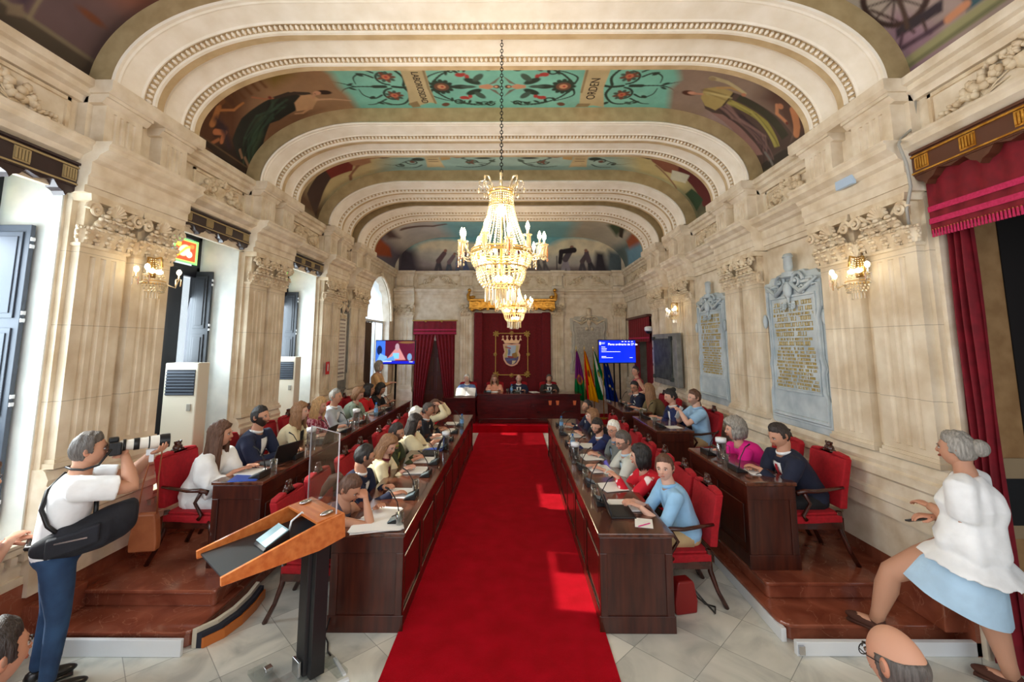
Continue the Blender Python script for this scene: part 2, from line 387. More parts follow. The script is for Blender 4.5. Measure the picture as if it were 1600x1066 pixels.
def rib(y0, k):
    face = [(0, .345), (0, .105)]
    mb = MB(); sweep(mb, face, y0)
    sweep(mb, [(.95, .0), (.95, .345)], y0)
    o = mb.build('arch_face', OCHRE, ceil, smooth=False)
    for dy, nm in ((0, 'moulded_arch'), (.5, 'moulded_arch')):
        mb = MB()
        e = .1 if dy == 0 else .09
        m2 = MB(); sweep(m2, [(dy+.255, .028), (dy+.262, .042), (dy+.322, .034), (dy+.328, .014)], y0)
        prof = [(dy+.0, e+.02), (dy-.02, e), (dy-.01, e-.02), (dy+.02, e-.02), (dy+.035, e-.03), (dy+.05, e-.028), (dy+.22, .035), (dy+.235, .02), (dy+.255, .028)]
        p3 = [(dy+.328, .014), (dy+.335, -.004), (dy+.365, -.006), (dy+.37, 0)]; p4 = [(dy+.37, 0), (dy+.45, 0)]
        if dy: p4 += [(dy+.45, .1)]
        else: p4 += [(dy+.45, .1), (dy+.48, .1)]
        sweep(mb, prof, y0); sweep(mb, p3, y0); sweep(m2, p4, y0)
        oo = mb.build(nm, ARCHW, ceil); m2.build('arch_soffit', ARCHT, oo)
        mb = MB(); P = arch_pts(.02, n=46, )
        # egg and dart: evenly spaced along the curve
        L = [0]
        for i in range(1, len(P)): L.append(L[-1]+math.dist(P[i], P[i-1]))
        step = .052 if k < 2 else .075; n = int(L[-1]/step); j = 0
        for q in range(n):
            s = (q+.5)*L[-1]/n
            while L[j+1] < s: j += 1
            t = (s-L[j])/(L[j+1]-L[j]); x = P[j][0]+(P[j+1][0]-P[j][0])*t; z = P[j][1]+(P[j+1][1]-P[j][1])*t
            ang = atan2(P[j+1][1]-P[j][1], P[j+1][0]-P[j][0])
            mb.ell((x, y0+dy+.292, z), (step*.36, .036, .02), 1, rot=Matrix.Rotation(-ang, 4, 'Y'))
        mb.build('egg_and_dart_band', ARCHW, oo)
for k, y in enumerate(RIBS): rib(y, k)

# ---- wall mouldings in (o, z)
def prism_a(mb, prof, a0, a1, M): mb.prism(prof, a0, a1, 'x', M)
ENT = [(0,3.60),(.05,3.60),(.05,3.66),(.07,3.66),(.07,3.74),(.09,3.76),(.09,3.86),(.13,3.88),(.15,3.92),(.22,3.96),(.22,4.0),(.24,4.02),(.24,4.04),(0,4.04)]
LEDGE = [(0,4.42),(.04,4.42),(.06,4.47),(.10,4.49),(.10,4.54),(.14,4.55),(.14,4.62),(0,4.62)]
PLIN = [(0,.78),(.05,.78),(.05,.9),(.08,.92),(.08,.98),(.05,1.0),(.05,1.1),(.09,1.13),(.09,1.2),(.06,1.22),(.07,1.26),(.04,1.32),(.02,1.34),(0,1.34)]
def shift(prof, d): return [(o+d if o > 0 else 0, z) for o, z in prof]

def leaf(mb, M, w, h, curl, tilt=0):
    rings = []
    for i in range(6):
        t = i/5; ww = w*(.75+.5*sin(t*pi*.8))*(1-t**4*.7); o = .012+curl*t**2.2; z = h*(t if t < .85 else .85+.15*(t-.85)-(t-.85)*1.4)
        rings.append([(-ww/2, o-.008, z), (-ww/4, o+.01, z+.004), (0, o+.0, z), (ww/4, o+.01, z+.004), (ww/2, o-.008, z)])
    mb.loft(rings, closed=False, caps=False, M=M)
    # lobes on the sides
    for sgn in (-1, 1):
        for t in (.25, .5, .75):
            mb.ell((sgn*w*.40, .022+curl*t**2.2, h*t), (w*.20, .022, h*.11), 1, M=M)
def spiral(mb, M, r, turns=1.6, w=.03, sgn=1):
    pts = []
    for i in range(20):
        t = i/19; a = t*turns*2*pi; rr = r*(1-t*.85)
        pts.append((sgn*rr*cos(a), .01+.02*t, rr*sin(a)))
    mb.tube(pts, [w*(1-.55*i/19) for i in range(20)], 6, M=M)
    mb.ell((0, .03, 0), (r*.25, .03, r*.25), 1, M=M)
def capital(mb, M, a0, a1, o=.1, z0=3.18, z1=3.6):
    w = a1-a0; c = (a0+a1)/2; h = z1-z0
    T = M @ Matrix.Translation((c, o, z0))
    mb.box(-w/2+.01, w/2-.01, -o, .0, 0, h, T)
    mb.prism([(-w/2-.035, h-.06), (w/2+.035, h-.06), (w/2+.045, h), (-w/2-.045, h)], -o, .09, 'y', T)
    mb.box(-w/2-.02, w/2+.02, -o, .02, -.025, .0, T)
    n = 4 if w > .3 else 3
    for i in range(n):
        x = -w/2+w*(i+.5)/n
        leaf(mb, T @ Matrix.Translation((x, 0, 0)), w/n*.95, h*.42, .10); mb.ell((x, .085, h*.385), (w/n*.3, .022, .022), 1, M=T)
    for i in range(n-1):
        x = -w/2+w*(i+1)/n
        leaf(mb, T @ Matrix.Translation((x, .012, h*.2)), w/n*.9, h*.45, .10); mb.ell((x, .10, h*.61), (w/n*.3, .024, .024), 1, M=T)
    for sx in (-1, 1):   # corner volutes
        spiral(mb, T @ Matrix.Translation((sx*(w/2-.01), .07, h-.13)), .065, sgn=sx, w=.022)
        mb.tube([(0, .03, h*.45), (sx*w*.2, .05, h*.62), (sx*(w/2-.04), .07, h-.07)], [.012, .018, .022], 6, M=T)
        leaf(mb, T @ Matrix.Translation((sx*w*.5, .0, 0)) @ rotz(-sx*.7), .08, h*.42, .05)
    # shell
    for i in range(9):
        a = pi*(.08+.84*i/8)
        mb.tube([(0, .05, h*.66), (cos(a)*w*.20, .085, h*.66+sin(a)*h*.28)], [.008, .020], 5, M=T)
    mb.ell((0, .06, h*.62), (.03, .025, .03), 1, M=T)
def pilaster_prof(a0, a1, o, nf=3):
    w = a1-a0; pts = [(a0, 0), (a0, o)]; m = w*.16; fw = (w-2*m)/nf
    for i in range(nf):
        c = a0+m+fw*(i+.5); r = fw*.27
        for t in range(7):
            an = pi*t/6; pts.append((c-r*cos(an), o-.018*sin(an)))
    pts += [(a1, o), (a1, 0)]; return pts[::-1]
def pilaster(side, a0, a1, o, parent, zb=1.34, z0=.0, nf=3, cap=True, ztop=3.6):
    M = FR[side]; mb = MB()
    mb.prism(pilaster_prof(a0, a1, o, nf), zb+.12, 3.08, 'z', M)
    mb.box(a0, a1, 0, o, zb, zb+.12, M); mb.box(a0, a1, 0, o, 3.08, 3.19, M)
    for z, h, d in ((zb, .04, .03), (zb+.04, .03, .015), (3.15, .02, .012)): mb.box(a0-d, a1+d, 0, o+d, z, z+h, M)
    p = mb.build('pilaster', STONE, parent)
    if cap:
        mb = MB(); capital(mb, M, a0, a1, o); mb.build('capital', CARVE, p, auto=50)
    return p
def attic_ped(side, a0, a1, parent, o=.2):
    M = FR[side]; mb = MB(); w = a1-a0
    mb.prism(pilaster_prof(a0+.03, a1-.03, o, 4), 4.12, 4.38, 'z', M)
    mb.box(a0+.03, a1-.03, 0, o, 4.04, 4.12, M); mb.box(a0+.03, a1-.03, 0, o, 4.38, 4.42, M)
    mb.box(a0, a1, 0, o+.03, 4.04, 4.075, M)
    mb.prism([(0,4.42),(o,4.42),(o+.02,4.44),(o+.04,4.47),(o+.06,4.47),(o+.06,4.5),(0,4.5)], a0-.02, a1+.02, 'x', M)
    return mb.build('attic_pedestal', STONEP, parent)
def garland(mb, M, p, q, sag, n, r, rnd):
    for i in range(n):
        t = i/(n-1); x = p[0]+(q[0]-p[0])*t; z = p[1]+(q[1]-p[1])*t-sag*4*t*(1-t)
        k = r*(.6+.8*sin(pi*t))
        for _ in range(3):
            mb.ell((x+rnd.uniform(-k, k)*.9, .016+rnd.random()*.03, z+rnd.uniform(-k, k)*.9), (k*rnd.uniform(.35, .65), .032, k*rnd.uniform(.35, .65)), 1, M=M)
def relief(mb, side, a0, a1, z0, z1, o, seed, urn=True):
    rnd = random.Random(seed); M = FR[side] @ Matrix.Translation(((a0+a1)/2, o, z0)); w = a1-a0; h = z1-z0
    # frame
    for (x0, x1, y0, y1) in ((-w/2, w/2, 0, .03), (-w/2, w/2, h-.03, h), (-w/2, -w/2+.03, 0, h), (w/2-.03, w/2, 0, h)):
        mb.box(x0, x1, -o, .02, y0, y1, M)
    if urn:
        prof = [(0, 0), (.10, 0), (.10, .02), (.05, .05), (.04, .09), (.09, .13), (.16, .18), (.19, .24), (.19, .26), (.15, .27)]
        s = min(1, h/.42)
        mb.lathe([(r*s*1.0, z*s*.95+.04) for r, z in prof], 14, M=M @ Matrix.Diagonal((1, .3, 1, 1)))
        garland(mb, M, (-.15*s, h*.82), (.15*s, h*.82), -.03, 9, .035, rnd)
    for sg in (-1, 1):
        garland(mb, M, (sg*.05, h*.85), (sg*w*.36, h*.3), -.02, 16, .055*min(1, w), rnd)
        garland(mb, M, (sg*w*.36, h*.3), (sg*w*.44, h*.2), 0, 4, .03, rnd)
        for i in range(11):   # palm fan
            a = radians(20+14*i); L = w*.14*(1+.2*sin(i))
            bx = sg*w*.22
            mb.tube([(bx, .006, h*.25), (bx+sg*cos(a)*L*.5, .02, h*.25+sin(a)*L*.45), (bx+sg*cos(a)*L, .01, h*.25+min(sin(a)*L*.8, h*.6))], [.004, .009, .002], 4, M=M)
        mb.tube([(sg*.12, .01, h*.1), (sg*w*.2, .018, h*.2), (sg*w*.3, .014, h*.1), (sg*w*.42, .01, h*.25)], [.01, .014, .01, .004], 5, M=M)

def wall_box(mb, side, a0, a1, z0, z1, t=.6): mb.box(a0, a1, -t, 0, z0, z1, FR[side])

PIERS_ALL = {'R': [(3.60, 4.84), (6.0, 7.06), (8.34, 9.28), (9.80, 10.86)], 'L': [(3.58, 4.64), (5.98, 7.0), (8.34, 9.28), (9.80, 10.86)]}
PIERS = [(3.60, 4.84), (6.0, 7.06), (8.34, 9.28), (9.80, 10.86)]
def build_side(side):
    M = FR[side]; mb = MB(); PIERS = PIERS_ALL[side]
    if side == 'L':   # openings with sill .82
        op = [(1.9, 3.56, .82, 3.82), (4.70, 5.93, .82, 3.82), (7.06, 8.3, .82, 3.82)]
        zz = [YF]
        for a0, a1, z0, z1 in op:
            wall_box(mb, side, zz[-1], a0, 0, ZS); wall_box(mb, side, a0, a1, 0, z0); wall_box(mb, side, a0, a1, z1, ZS); zz.append(a1)
        wall_box(mb, side, 8.3, 11.0, 0, ZS)
        # arched opening 11.0..13.3
        wall_box(mb, side, 13.3, YB+.3, 0, ZS); wall_box(mb, side, 11.0, 13.3, 0, .2)
        n = 16; c = 12.15; r = 1.15
        for i in range(n):
            t0 = pi-pi*i/n; t1 = pi-pi*(i+1)/n
            mb.prism([(c+r*cos(t0), 3.0+r*1.05*sin(t0)), (c+r*cos(t1), 3.0+r*1.05*sin(t1)), (c+r*cos(t1), ZS), (c+r*cos(t0), ZS)], -.6, 0, 'y', M)
    else:
        wall_box(mb, side, YF, 1.9, 0, ZS); wall_box(mb, side, 1.9, 3.6, 3.75, ZS)
        wall_box(mb, side, 3.6, 11.25, 0, ZS); wall_box(mb, side, 11.25, 13.2, 3.05, ZS); wall_box(mb, side, 13.2, YB+.3, 0, ZS)
    w = mb.build('wall_left' if side == 'L' else 'wall_right', STONEP); tag(w, kind='structure')
    # entablature + ledge
    mb = MB()
    segs = [(YF, PIERS[0][0])] + [(PIERS[i][1], PIERS[i+1][0]) for i in range(3)] + [(PIERS[3][1], YB)]
    for a0, a1 in segs:
        if not (side == 'L' and a1 == YB): prism_a(mb, ENT, a0, a1, M)
        prism_a(mb, LEDGE, a0, a1, M)
    for a0, a1 in PIERS:
        prism_a(mb, shift(ENT, .14), a0-.05, a1+.03, M)
        mb.prism([(0,4.5),(.27,4.5),(.30,4.53),(.30,4.62),(0,4.62)], a0-.02, a1+.08, 'x', M)
        mb.box(a0, a1, 0, .08, 4.04, 4.5, M)
    ent = mb.build('entablature', STONEP, w)
    # dado and skirting
    mb = MB(); mk = MB()
    dsegs = [(YF, 13.8)] if side == 'L' else [(YF, 1.9), (3.6, 11.25), (13.2, 13.8)]
    for a0, a1 in dsegs:
        pl = [(o, z) for o, z in PLIN] if side == 'R' else [(0,.74),(.04,.74),(.04,.78),(.06,.80),(.06,.82),(0,.82)]
        prism_a(mb, pl, a0, a1, M)
        mb.box(a0, a1, 0, .03, .5, .56, M)
        n = int((a1-a0)/.09)
        for i in range(n): mb.box(a0+i*.09, a0+i*.09+.045, 0, .06, .68, .735, M)
        mk.box(a0, a1, 0, .035, 0, .5, M)
    for a0, a1 in PIERS:
        prism_a(mb, shift(PLIN, .07), a0-.01, a1+.01, M); mb.box(a0, a1, 0, .07, .4, .8, M)
    mb.build('dado', STONEP, w)
    mk.build('marble_skirting', REDM, w)
    for k, (a0, a1) in enumerate(PIERS):
        mb = MB(); mb.box(a0, a1, 0, .05, 1.3, 3.62, M); mb.build('pier', STONE, w)
        d = a1-a0; wd = d*.42
        pilaster(side, a0+.04, a0+.04+wd, .12, w); pilaster(side, a1-.04-wd, a1-.04, .12, w)
        attic_ped(side, a0+.02, a0+.02+wd*.98, w); attic_ped(side, a1-.04-wd*.86, a1-.02, w)
    panels = [(2.0, 3.5), (.2, 1.9), (4.95, 5.90), (7.14, 8.26), (9.36, 9.72), (11.05, 13.4)]
    for k, (a0, a1) in enumerate(panels[:5] if side == 'L' else panels):
        mb = MB(); relief(mb, side, a0, a1, 4.07, 4.41, .0, 31*k+(5 if side == 'L' else 0), urn=a1-a0 > .6)
        mb.build('frieze_relief', CARVE, w, auto=60)
    return w
WL = build_side('L'); WR = build_side('R')

# ---- back wall
mb = MB(); M = FR['B']
mb.box(XL-.6, XR+.6, -.3, 0, 0, ZS+1.6, M)
WB = tag(mb.build('wall_back', STONEP), kind='structure')
mb = MB()
for a0, a1, s in ((XL, -3.75, 0), (-3.78, -3.14, .1), (-3.14, -1.72, 0), (-1.72, -1.3, .1), (-1.3, 1.15, 0), (1.15, 1.55, .1), (1.55, 3.06, 0), (3.06, XR, .1)):
    prism_a(mb, [(o*.7+(s if o > 0 else 0), z) for o, z in ENT], a0, a1, M)
    mb.prism([(0,4.53),(.05+s,4.53),(.09+s,4.56),(.09+s,4.62),(0,4.62)], a0-(.02 if s else 0), a1+(.02 if s else 0), 'x', M)
    if not s: mb.box(a0, a1, 0, .04, 4.04, 4.12, M)
mb.build('entablature', STONEP, WB)
for a0, a1 in ((-3.74, -3.18), (-1.69, -1.33), (1.18, 1.52), (3.09, 3.46)):
    pilaster('B', a0, a1, .1, WB, zb=.95, nf=3)
    mb = MB(); mb.prism(pilaster_prof(a0+.02, a1-.02, .1, 4), 4.14, 4.44, 'z', M); mb.box(a0-.01, a1+.01, 0, .12, 4.04, 4.12, M); mb.box(a0-.01, a1+.01, 0, .12, 4.44, 4.54, M)
    mb.box(a0-.05, a1+.05, 0, .14, .2, .86, M); mb.box(a0-.03, a1+.03, 0, .16, .86, .95, M)
    mb.build('attic_pedestal', STONEP, WB)
for k, (a0, a1) in enumerate(((-3.1, -1.75), (1.6, 3.03), (-1.2, -.2), (.1, 1.1))):
    mb = MB(); relief(mb, 'B', a0, a1, 4.1, 4.5, .0, 77+k, urn=k < 0); mb.build('frieze_relief', CARVE, WB, auto=60)

# front closing piece high above the camera is open: the room goes on behind
# ================================================================== painted vaults
def arc_table(off=.33):
    P = np.array(arch_pts(off, n=60)); L = np.concatenate([[0], np.cumsum(np.hypot(*np.diff(P, axis=0).T))])
    return P, L
AP, AL = arc_table()
def vaultpos(U, V):
    return np.interp(U, AL, AP[:, 0]), V, np.interp(U, AL, AP[:, 1])
def curl(p, c, r, a0, turns, w, col, sg=1):
    pts = []
    for i in range(22):
        t = i/21; a = a0+sg*turns*2*pi*t; rr = r*(1-.8*t); pts.append((c[0]+rr*cos(a), c[1]+rr*sin(a)))
    p.line(pts, w, col, w*.6)
DG = S(44,60,48); TEAL = S(128,196,178); RED = S(176,62,58); BRN = S(112,74,56)
def scrollwork(p, cu, cv, sg, k=1.0):
    """arabesque: cu,cv centre of the flower nearest the banner; sg=+1 outward to larger u"""
    def q(u, v): return (cu+sg*u*k, cv+v*k)
    p.sline([q(-.35,-.02), q(-.2,.02), q(-.05,0)], .022*k, DG)
    for vs in (-1, 1):
        c = q(-.02, vs*.21); curl(p, c, .17*k, pi*.5*vs+pi, .9, .016*k, DG, vs*sg)
        for j in range(7): p.ell(c[0]+.055*k*cos(j*.9), c[1]+.055*k*sin(j*.9), .035*k, .03*k, BRN if j % 2 else RED)
        p.ell(c[0], c[1], .03*k, .03*k, S(220,180,130))
        p.sline([q(.15,vs*.2), q(.28,vs*.28), q(.4,vs*.2), q(.42,vs*.06)], .015*k, DG, .005*k)
        p.ell(*q(.3, vs*.26), .05*k, .03*k, DG, rot=vs*.6*sg); p.ell(*q(.22, vs*.4), .05*k, .025*k, DG, rot=-vs*.5*sg)
    p.sline([q(.2,0), q(.45,.0), q(.62,.06), q(.7,.16)], .013*k, DG, .004*k); p.sline([q(.45,0), q(.6,-.08), q(.75,-.14)], .01*k, DG, .003*k)
    p.sline([q(.05,0), q(.2,0)], .03*k, DG)
    for vs in (-1, 1):
        p.sline([q(-.2,vs*.02), q(-.24,vs*.2), q(-.12,vs*.40), q(.05,vs*.44), q(.2,vs*.36)], .02*k, DG, .010)
        p.sline([q(.12,vs*.30), q(.3,vs*.42), q(.42,vs*.44)], .014*k, DG, .005); p.ell(*q(.12, vs*.42), .06*k, .028*k, S(70,92,80), rot=.5*vs); p.ell(*q(-.2, vs*.42), .05*k, .03*k, DG, rot=-.7*vs)
        for j in range(9): a = j*.7; p.ell(cu+sg*(-.02)*k+.09*k*cos(a), cv+vs*.21*k+.085*k*sin(a), .038*k, .026*k, S(70,92,80) if j % 2 else BRN, rot=a)
        p.ell(*q(-.02, vs*.21), .05*k, .05*k, S(196,120,84)); p.ell(*q(-.02, vs*.21), .022*k, .022*k, RED)
        p.ell(*q(.5, vs*.05), .05*k, .02*k, DG, rot=vs*.5)
def centre_motif(p, cu, cv, sg):
    def q(u, v): return (cu+sg*u, cv+v)
    for j in range(12):
        a = j*pi/6; p.ell(cu+.12*cos(a), cv+.12*sin(a), .05, .035, DG, rot=a)
    p.ell(cu, cv, .1, .09, BRN); p.ell(cu, cv, .055, .05, S(206,150,110)); p.ell(cu+.01, cv, .02, .02, RED)
    for vs in (-1, 1):
        p.sline([q(-.14,vs*.06), q(-.16,vs*.2), q(-.02,vs*.3), q(.1,vs*.34)], .014, DG, .006)
        curl(p, q(.18, vs*.34), .09, 0, .8, .012, DG, vs*sg); p.ell(*q(.3,vs*.26), .055, .035, RED, rot=.6*vs); p.ell(*q(.36,vs*.22), .03, .05, RED)
        p.ell(*q(.42, vs*.12), .12, .055, DG, rot=-vs*sg*.5); p.ell(*q(.5, vs*.2), .1, .05, S(70,92,80), rot=vs*sg*.9)
        p.sline([q(.2,vs*.36), q(.4,vs*.42), q(.55,vs*.36), q(.66,vs*.42)], .012, DG, .005)
        p.ell(*q(.48,vs*.40), .05, .03, DG, rot=.5); p.ell(*q(.0,vs*.42), .05, .035, BRN); p.ell(*q(.64,vs*.36), .03, .02, DG)
        p.poly([q(.62,vs*.04), q(.8,vs*.24), q(.72,vs*.08)], S(120,110,96))          # wings
    p.ell(*q(.25,0), .12, .05, DG); p.ell(*q(.36,0), .1, .035, S(70,92,80))
    p.poly([q(.5,-.03), q(.62,-.06), q(.72,0), q(.62,.06), q(.5,.03)], S(206,150,116)); p.ell(*q(.735,0), .045, .04, S(90,50,34)); p.ell(*q(.725,0), .022, .024, S(214,160,126))
def leaves(p, pts, seed, c=None, r=.03):
    rn = random.Random(seed)
    for u, v in pts: p.ell(u, v, r*1.6, r*.7, c or DG, rot=rn.random()*3)
def folds(p, pts, n, c1, c2, w, seed):
    r = random.Random(seed)
    for i in range(n):
        t = r.random(); a = [(u+(r.random()-.5)*w, v+(r.random()-.5)*w) for u, v in pts]
        p.line(a, .012, c1 if i % 2 else c2, .004, soft=.02, a=.7)

# --- bay between first and second rib
p = Paint(0, 8.437, 4.6, 6.0, 860, 150, TEAL)
p.mixm(np.clip(.3*np.sin(p.U*1.3+1)*np.cos(p.V*2), 0, .3), S(170,214,196))
p.mixm(np.clip((p.V-5.85)/.3, 0, .5), S(96,176,170))
for sg, cu in ((-1, 3.4), (1, 5.02)): centre_motif(p, cu, 5.46, -sg)
for sg, cu in ((-1, 2.70), (1, 5.86)): scrollwork(p, cu, 5.45, sg)
for u0 in (3.4, 5.02):
    sg = 1 if u0 < 4 else -1
    for vs in (-1, 1):
        p.sline([(u0-sg*.1,5.46+vs*.1), (u0+sg*.05,5.46+vs*.28), (u0+sg*.3,5.46+vs*.42), (u0+sg*.55,5.46+vs*.44), (u0+sg*.7,5.46+vs*.36)], .016, DG, .006); leaves(p, [(u0+sg*(.1+.12*j), 5.46+vs*(.3+.03*j)) for j in range(5)], u0)
        curl(p, (u0+sg*.62, 5.46+vs*.40), .07, 0, .9, .012, DG, vs*sg); p.ell(u0+sg*.26, 5.46+vs*.26, .05, .04, RED); p.ell(u0-sg*.02, 5.46+vs*.44, .05, .04, BRN)
BAN = S(196,178,136)
p.poly([(2.95,4.62), (3.27,4.62), (3.24,5.5), (3.27,5.86), (3.17,5.84), (3.0,5.92), (2.87,5.9), (2.93,5.5)], BAN); p.poly([(2.87,5.86), (3.0,5.80), (3.02,5.95), (2.9,5.97)], S(150,130,94)); p.line([(3.24,4.62), (3.22,5.5), (3.25,5.86)], .015, S(150,130,94))
p.poly([(5.25,4.62), (5.58,4.62), (5.56,5.5), (5.66,5.98), (5.5,5.93), (5.3,5.96), (5.26,5.5)], BAN); p.poly([(5.27,5.88), (5.45,5.88), (5.43,5.97), (5.24,5.97)], S(150,130,94)); p.line([(5.28,4.62), (5.28,5.6)], .015, S(150,130,94))
# left figure field
p.poly([(0,4.5), (1.9,4.5), (1.98,5.0), (2.06,5.18), (2.05,5.45), (2.1,5.67), (2.1,6.1), (0,6.1)], S(158,124,92), soft=.07)
p.poly([(0,4.5), (1.2,4.5), (1.1,5.0), (.9,5.3), (.6,5.6), (.5,6.1), (0,6.1)], S(92,56,34), soft=.2)
p.poly([(1.2,4.5), (1.7,4.5), (1.6,5.1), (1.3,5.2)], S(128,104,44), soft=.1)
p.poly([(0,5.2), (.3,5.3), (.6,6.1), (0,6.1)], S(40,26,20), soft=.12)
p.poly([(.9,5.6), (1.6,5.9), (1.2,6.1), (.5,6.1)], S(120,86,60), soft=.1)
for i in range(9): p.line([(.5+.09*i,4.6), (.42+.1*i,5.15)], .012, S(104,66,36), soft=.02)
p.poly([(1.40,5.36), (1.5,5.5), (1.29,5.76), (1.02,5.80), (.9,5.76), (.62,5.98), (.25,6.1), (.14,5.98), (.26,5.7), (.4,5.5), (.7,5.38), (1.1,5.36)], S(34,36,30))
p.poly([(.9,5.55), (.7,5.85), (.35,6.0), (.6,5.7)], S(62,80,58), soft=.05); folds(p, [(1.2,5.5), (.9,5.6), (.5,5.75), (.2,5.95)], 14, S(58,84,66), S(18,20,18), .22, 3)
p.line([(1.6,5.5), (1.45,5.42), (1.2,5.38)], .035, S(60,46,38), .03)
p.poly([(1.62,5.52), (1.68,5.64), (1.5,5.84), (1.3,5.78), (1.36,5.6), (1.5,5.5)], S(196,156,116))
p.line([(1.64,5.66), (1.82,5.70), (2.07,5.78)], .022, S(202,162,128), .010); p.line([(1.5,5.8), (1.35,5.86), (1.26,5.82)], .02, S(190,148,110), .012)
p.line([(1.18,5.37), (1.1,5.33), (1.0,5.2)], .014, S(170,110,78)); p.ell(1.16, 5.34, .02, .03, S(120,50,40))
p.ell(1.80, 5.53, .10, .05, S(50,32,26), rot=.3); p.ell(1.71, 5.52, .05, .045, S(206,154,124)); p.ell(1.68, 5.53, .006, .01, S(60,30,24))
p.line([(1.62,5.6), (1.66,5.55)], .02, S(196,150,116))
p.line([(.62,5.02), (.5,5.08), (.42,5.1)], .035, S(176,116,66), .045); p.line([(.6,5.05), (.72,5.2), (.86,5.2)], .018, S(176,116,66)); p.line([(.64,5.02), (.74,4.96)], .018, S(166,106,60))
p.ell(.7, 5.0, .04, .035, S(120,76,40)); p.ell(.4, 5.22, .1, .07, S(60,34,26)); p.line([(.36,5.2), (.42,5.33), (.3,5.36)], .04, S(178,110,70), .03); p.line([(.3,5.3), (.18,5.2)], .022, S(160,100,64))
p.line([(.5,5.1), (.45,5.3), (.3,5.5)], .03, S(50,34,44), soft=.04)
p.line([(.17,4.6), (.17,5.3), (.14,6.1)], .04, S(52,36,26)); p.line([(.22,4.6), (.2,6.1)], .008, S(104,78,54))
p.line([(.3,5.85), (.22,6.0)], .02, S(140,110,84)); p.line([(.35,5.7), (.28,5.8)], .02, S(140,110,84))
# right figure field
p.poly([(8.5,4.5), (6.5,4.5), (6.4,5.1), (6.5,5.3), (6.45,5.5), (6.62,6.1), (8.5,6.1)], S(150,128,112), soft=.06)
p.poly([(8.5,4.5), (7.4,4.5), (7.5,5.2), (7.9,5.3), (8.5,5.3)], S(96,68,56), soft=.15); p.poly([(7.2,5.7), (7.9,6.1), (7.0,6.1)], S(158,134,128), soft=.1)
p.poly([(8.2,5.0), (8.5,5), (8.5,6.1), (8.15,6.1)], S(60,52,44), soft=.05)
p.poly([(6.88,5.38), (7.05,5.32), (7.25,5.30), (7.6,5.28), (8.12,5.22), (8.25,5.4), (8.2,5.5), (8.2,5.95), (8.33,6.05), (8.1,6.0), (7.6,5.92), (7.25,5.85), (7.05,5.8), (6.95,5.65)], S(84,66,58))
p.poly([(7.15,5.84), (7.3,5.78), (7.8,5.86), (8.1,5.86), (8.05,6.0), (7.6,5.97)], S(148,112,104)); p.poly([(7.2,5.45), (7.8,5.42), (8.15,5.5), (8.12,5.6), (7.7,5.52), (7.25,5.56)], S(158,146,70))
p.poly([(7.3,5.3), (7.8,5.28), (8.1,5.28), (8.1,5.42), (7.7,5.4), (7.3,5.42)], S(62,58,42)); folds(p, [(7.2,5.6), (7.5,5.7), (7.9,5.72), (8.15,5.8)], 16, S(150,116,108), S(56,38,44), .2, 8)
folds(p, [(7.25,5.5), (7.6,5.5), (8.1,5.55)], 8, S(190,176,96), S(96,86,44), .08, 9)
p.poly([(6.86,5.4), (7.0,5.30), (7.2,5.30), (7.24,5.5), (7.18,5.76), (7.02,5.74), (6.9,5.6)], S(176,154,96)); p.line([(7.22,5.33), (7.22,5.6)], .012, S(52,40,26)); folds(p, [(6.9,5.45), (7.2,5.45)], 6, S(206,190,130), S(110,92,50), .12, 4)
p.line([(7.0,5.32), (7.15,5.24), (7.3,5.24)], .02, S(188,150,96)); p.line([(6.86,5.17), (7.05,5.17), (7.33,5.24)], .035, S(192,176,134), .02); p.ell(6.87, 5.18, .05, .035, S(160,140,104)); p.ell(7.33, 5.27, .03, .03, S(190,126,96))
p.ell(6.72, 5.55, .095, .055, S(84,44,30)); p.ell(6.76, 5.54, .06, .035, S(206,150,124)); p.line([(6.8,5.54), (6.88,5.52)], .02, S(196,140,112))
p.line([(7.72,5.12), (7.8,5.22), (7.95,5.2)], .022, S(196,134,96)); p.line([(7.9,5.0), (8.08,5.1), (8.15,5.16)], .05, S(200,134,92), .05); p.ell(7.76, 5.1, .04, .04, S(190,128,92)); p.ell(7.97, 5.2, .02, .02, S(110,50,40))
p.line([(8.1,5.8), (8.3,5.75)], .02, S(120,116,110)); p.line([(8.38,4.6), (8.34,6.1)], .03, S(110,104,70))
p.noise(.05, 9, 2)
p.mesh('fresco', vaultpos, FRESCO, ceil)
TXT = mat('painted_lettering', S(52,40,30), .8)
text('painted_word', 'LABORIOSIDAD', .130, TXT, Matrix(((0,1,0,-1.265),(1,0,0,5.49),(0,0,-1,5.717),(0,0,0,1))), ceil, .001, squash=.78)
text('painted_word', 'ORDEN', .17, TXT, Matrix(((0,-1,0,1.06),(-1,0,0,5.52),(0,0,-1,5.717),(0,0,0,1))), ceil, .001, squash=.85)

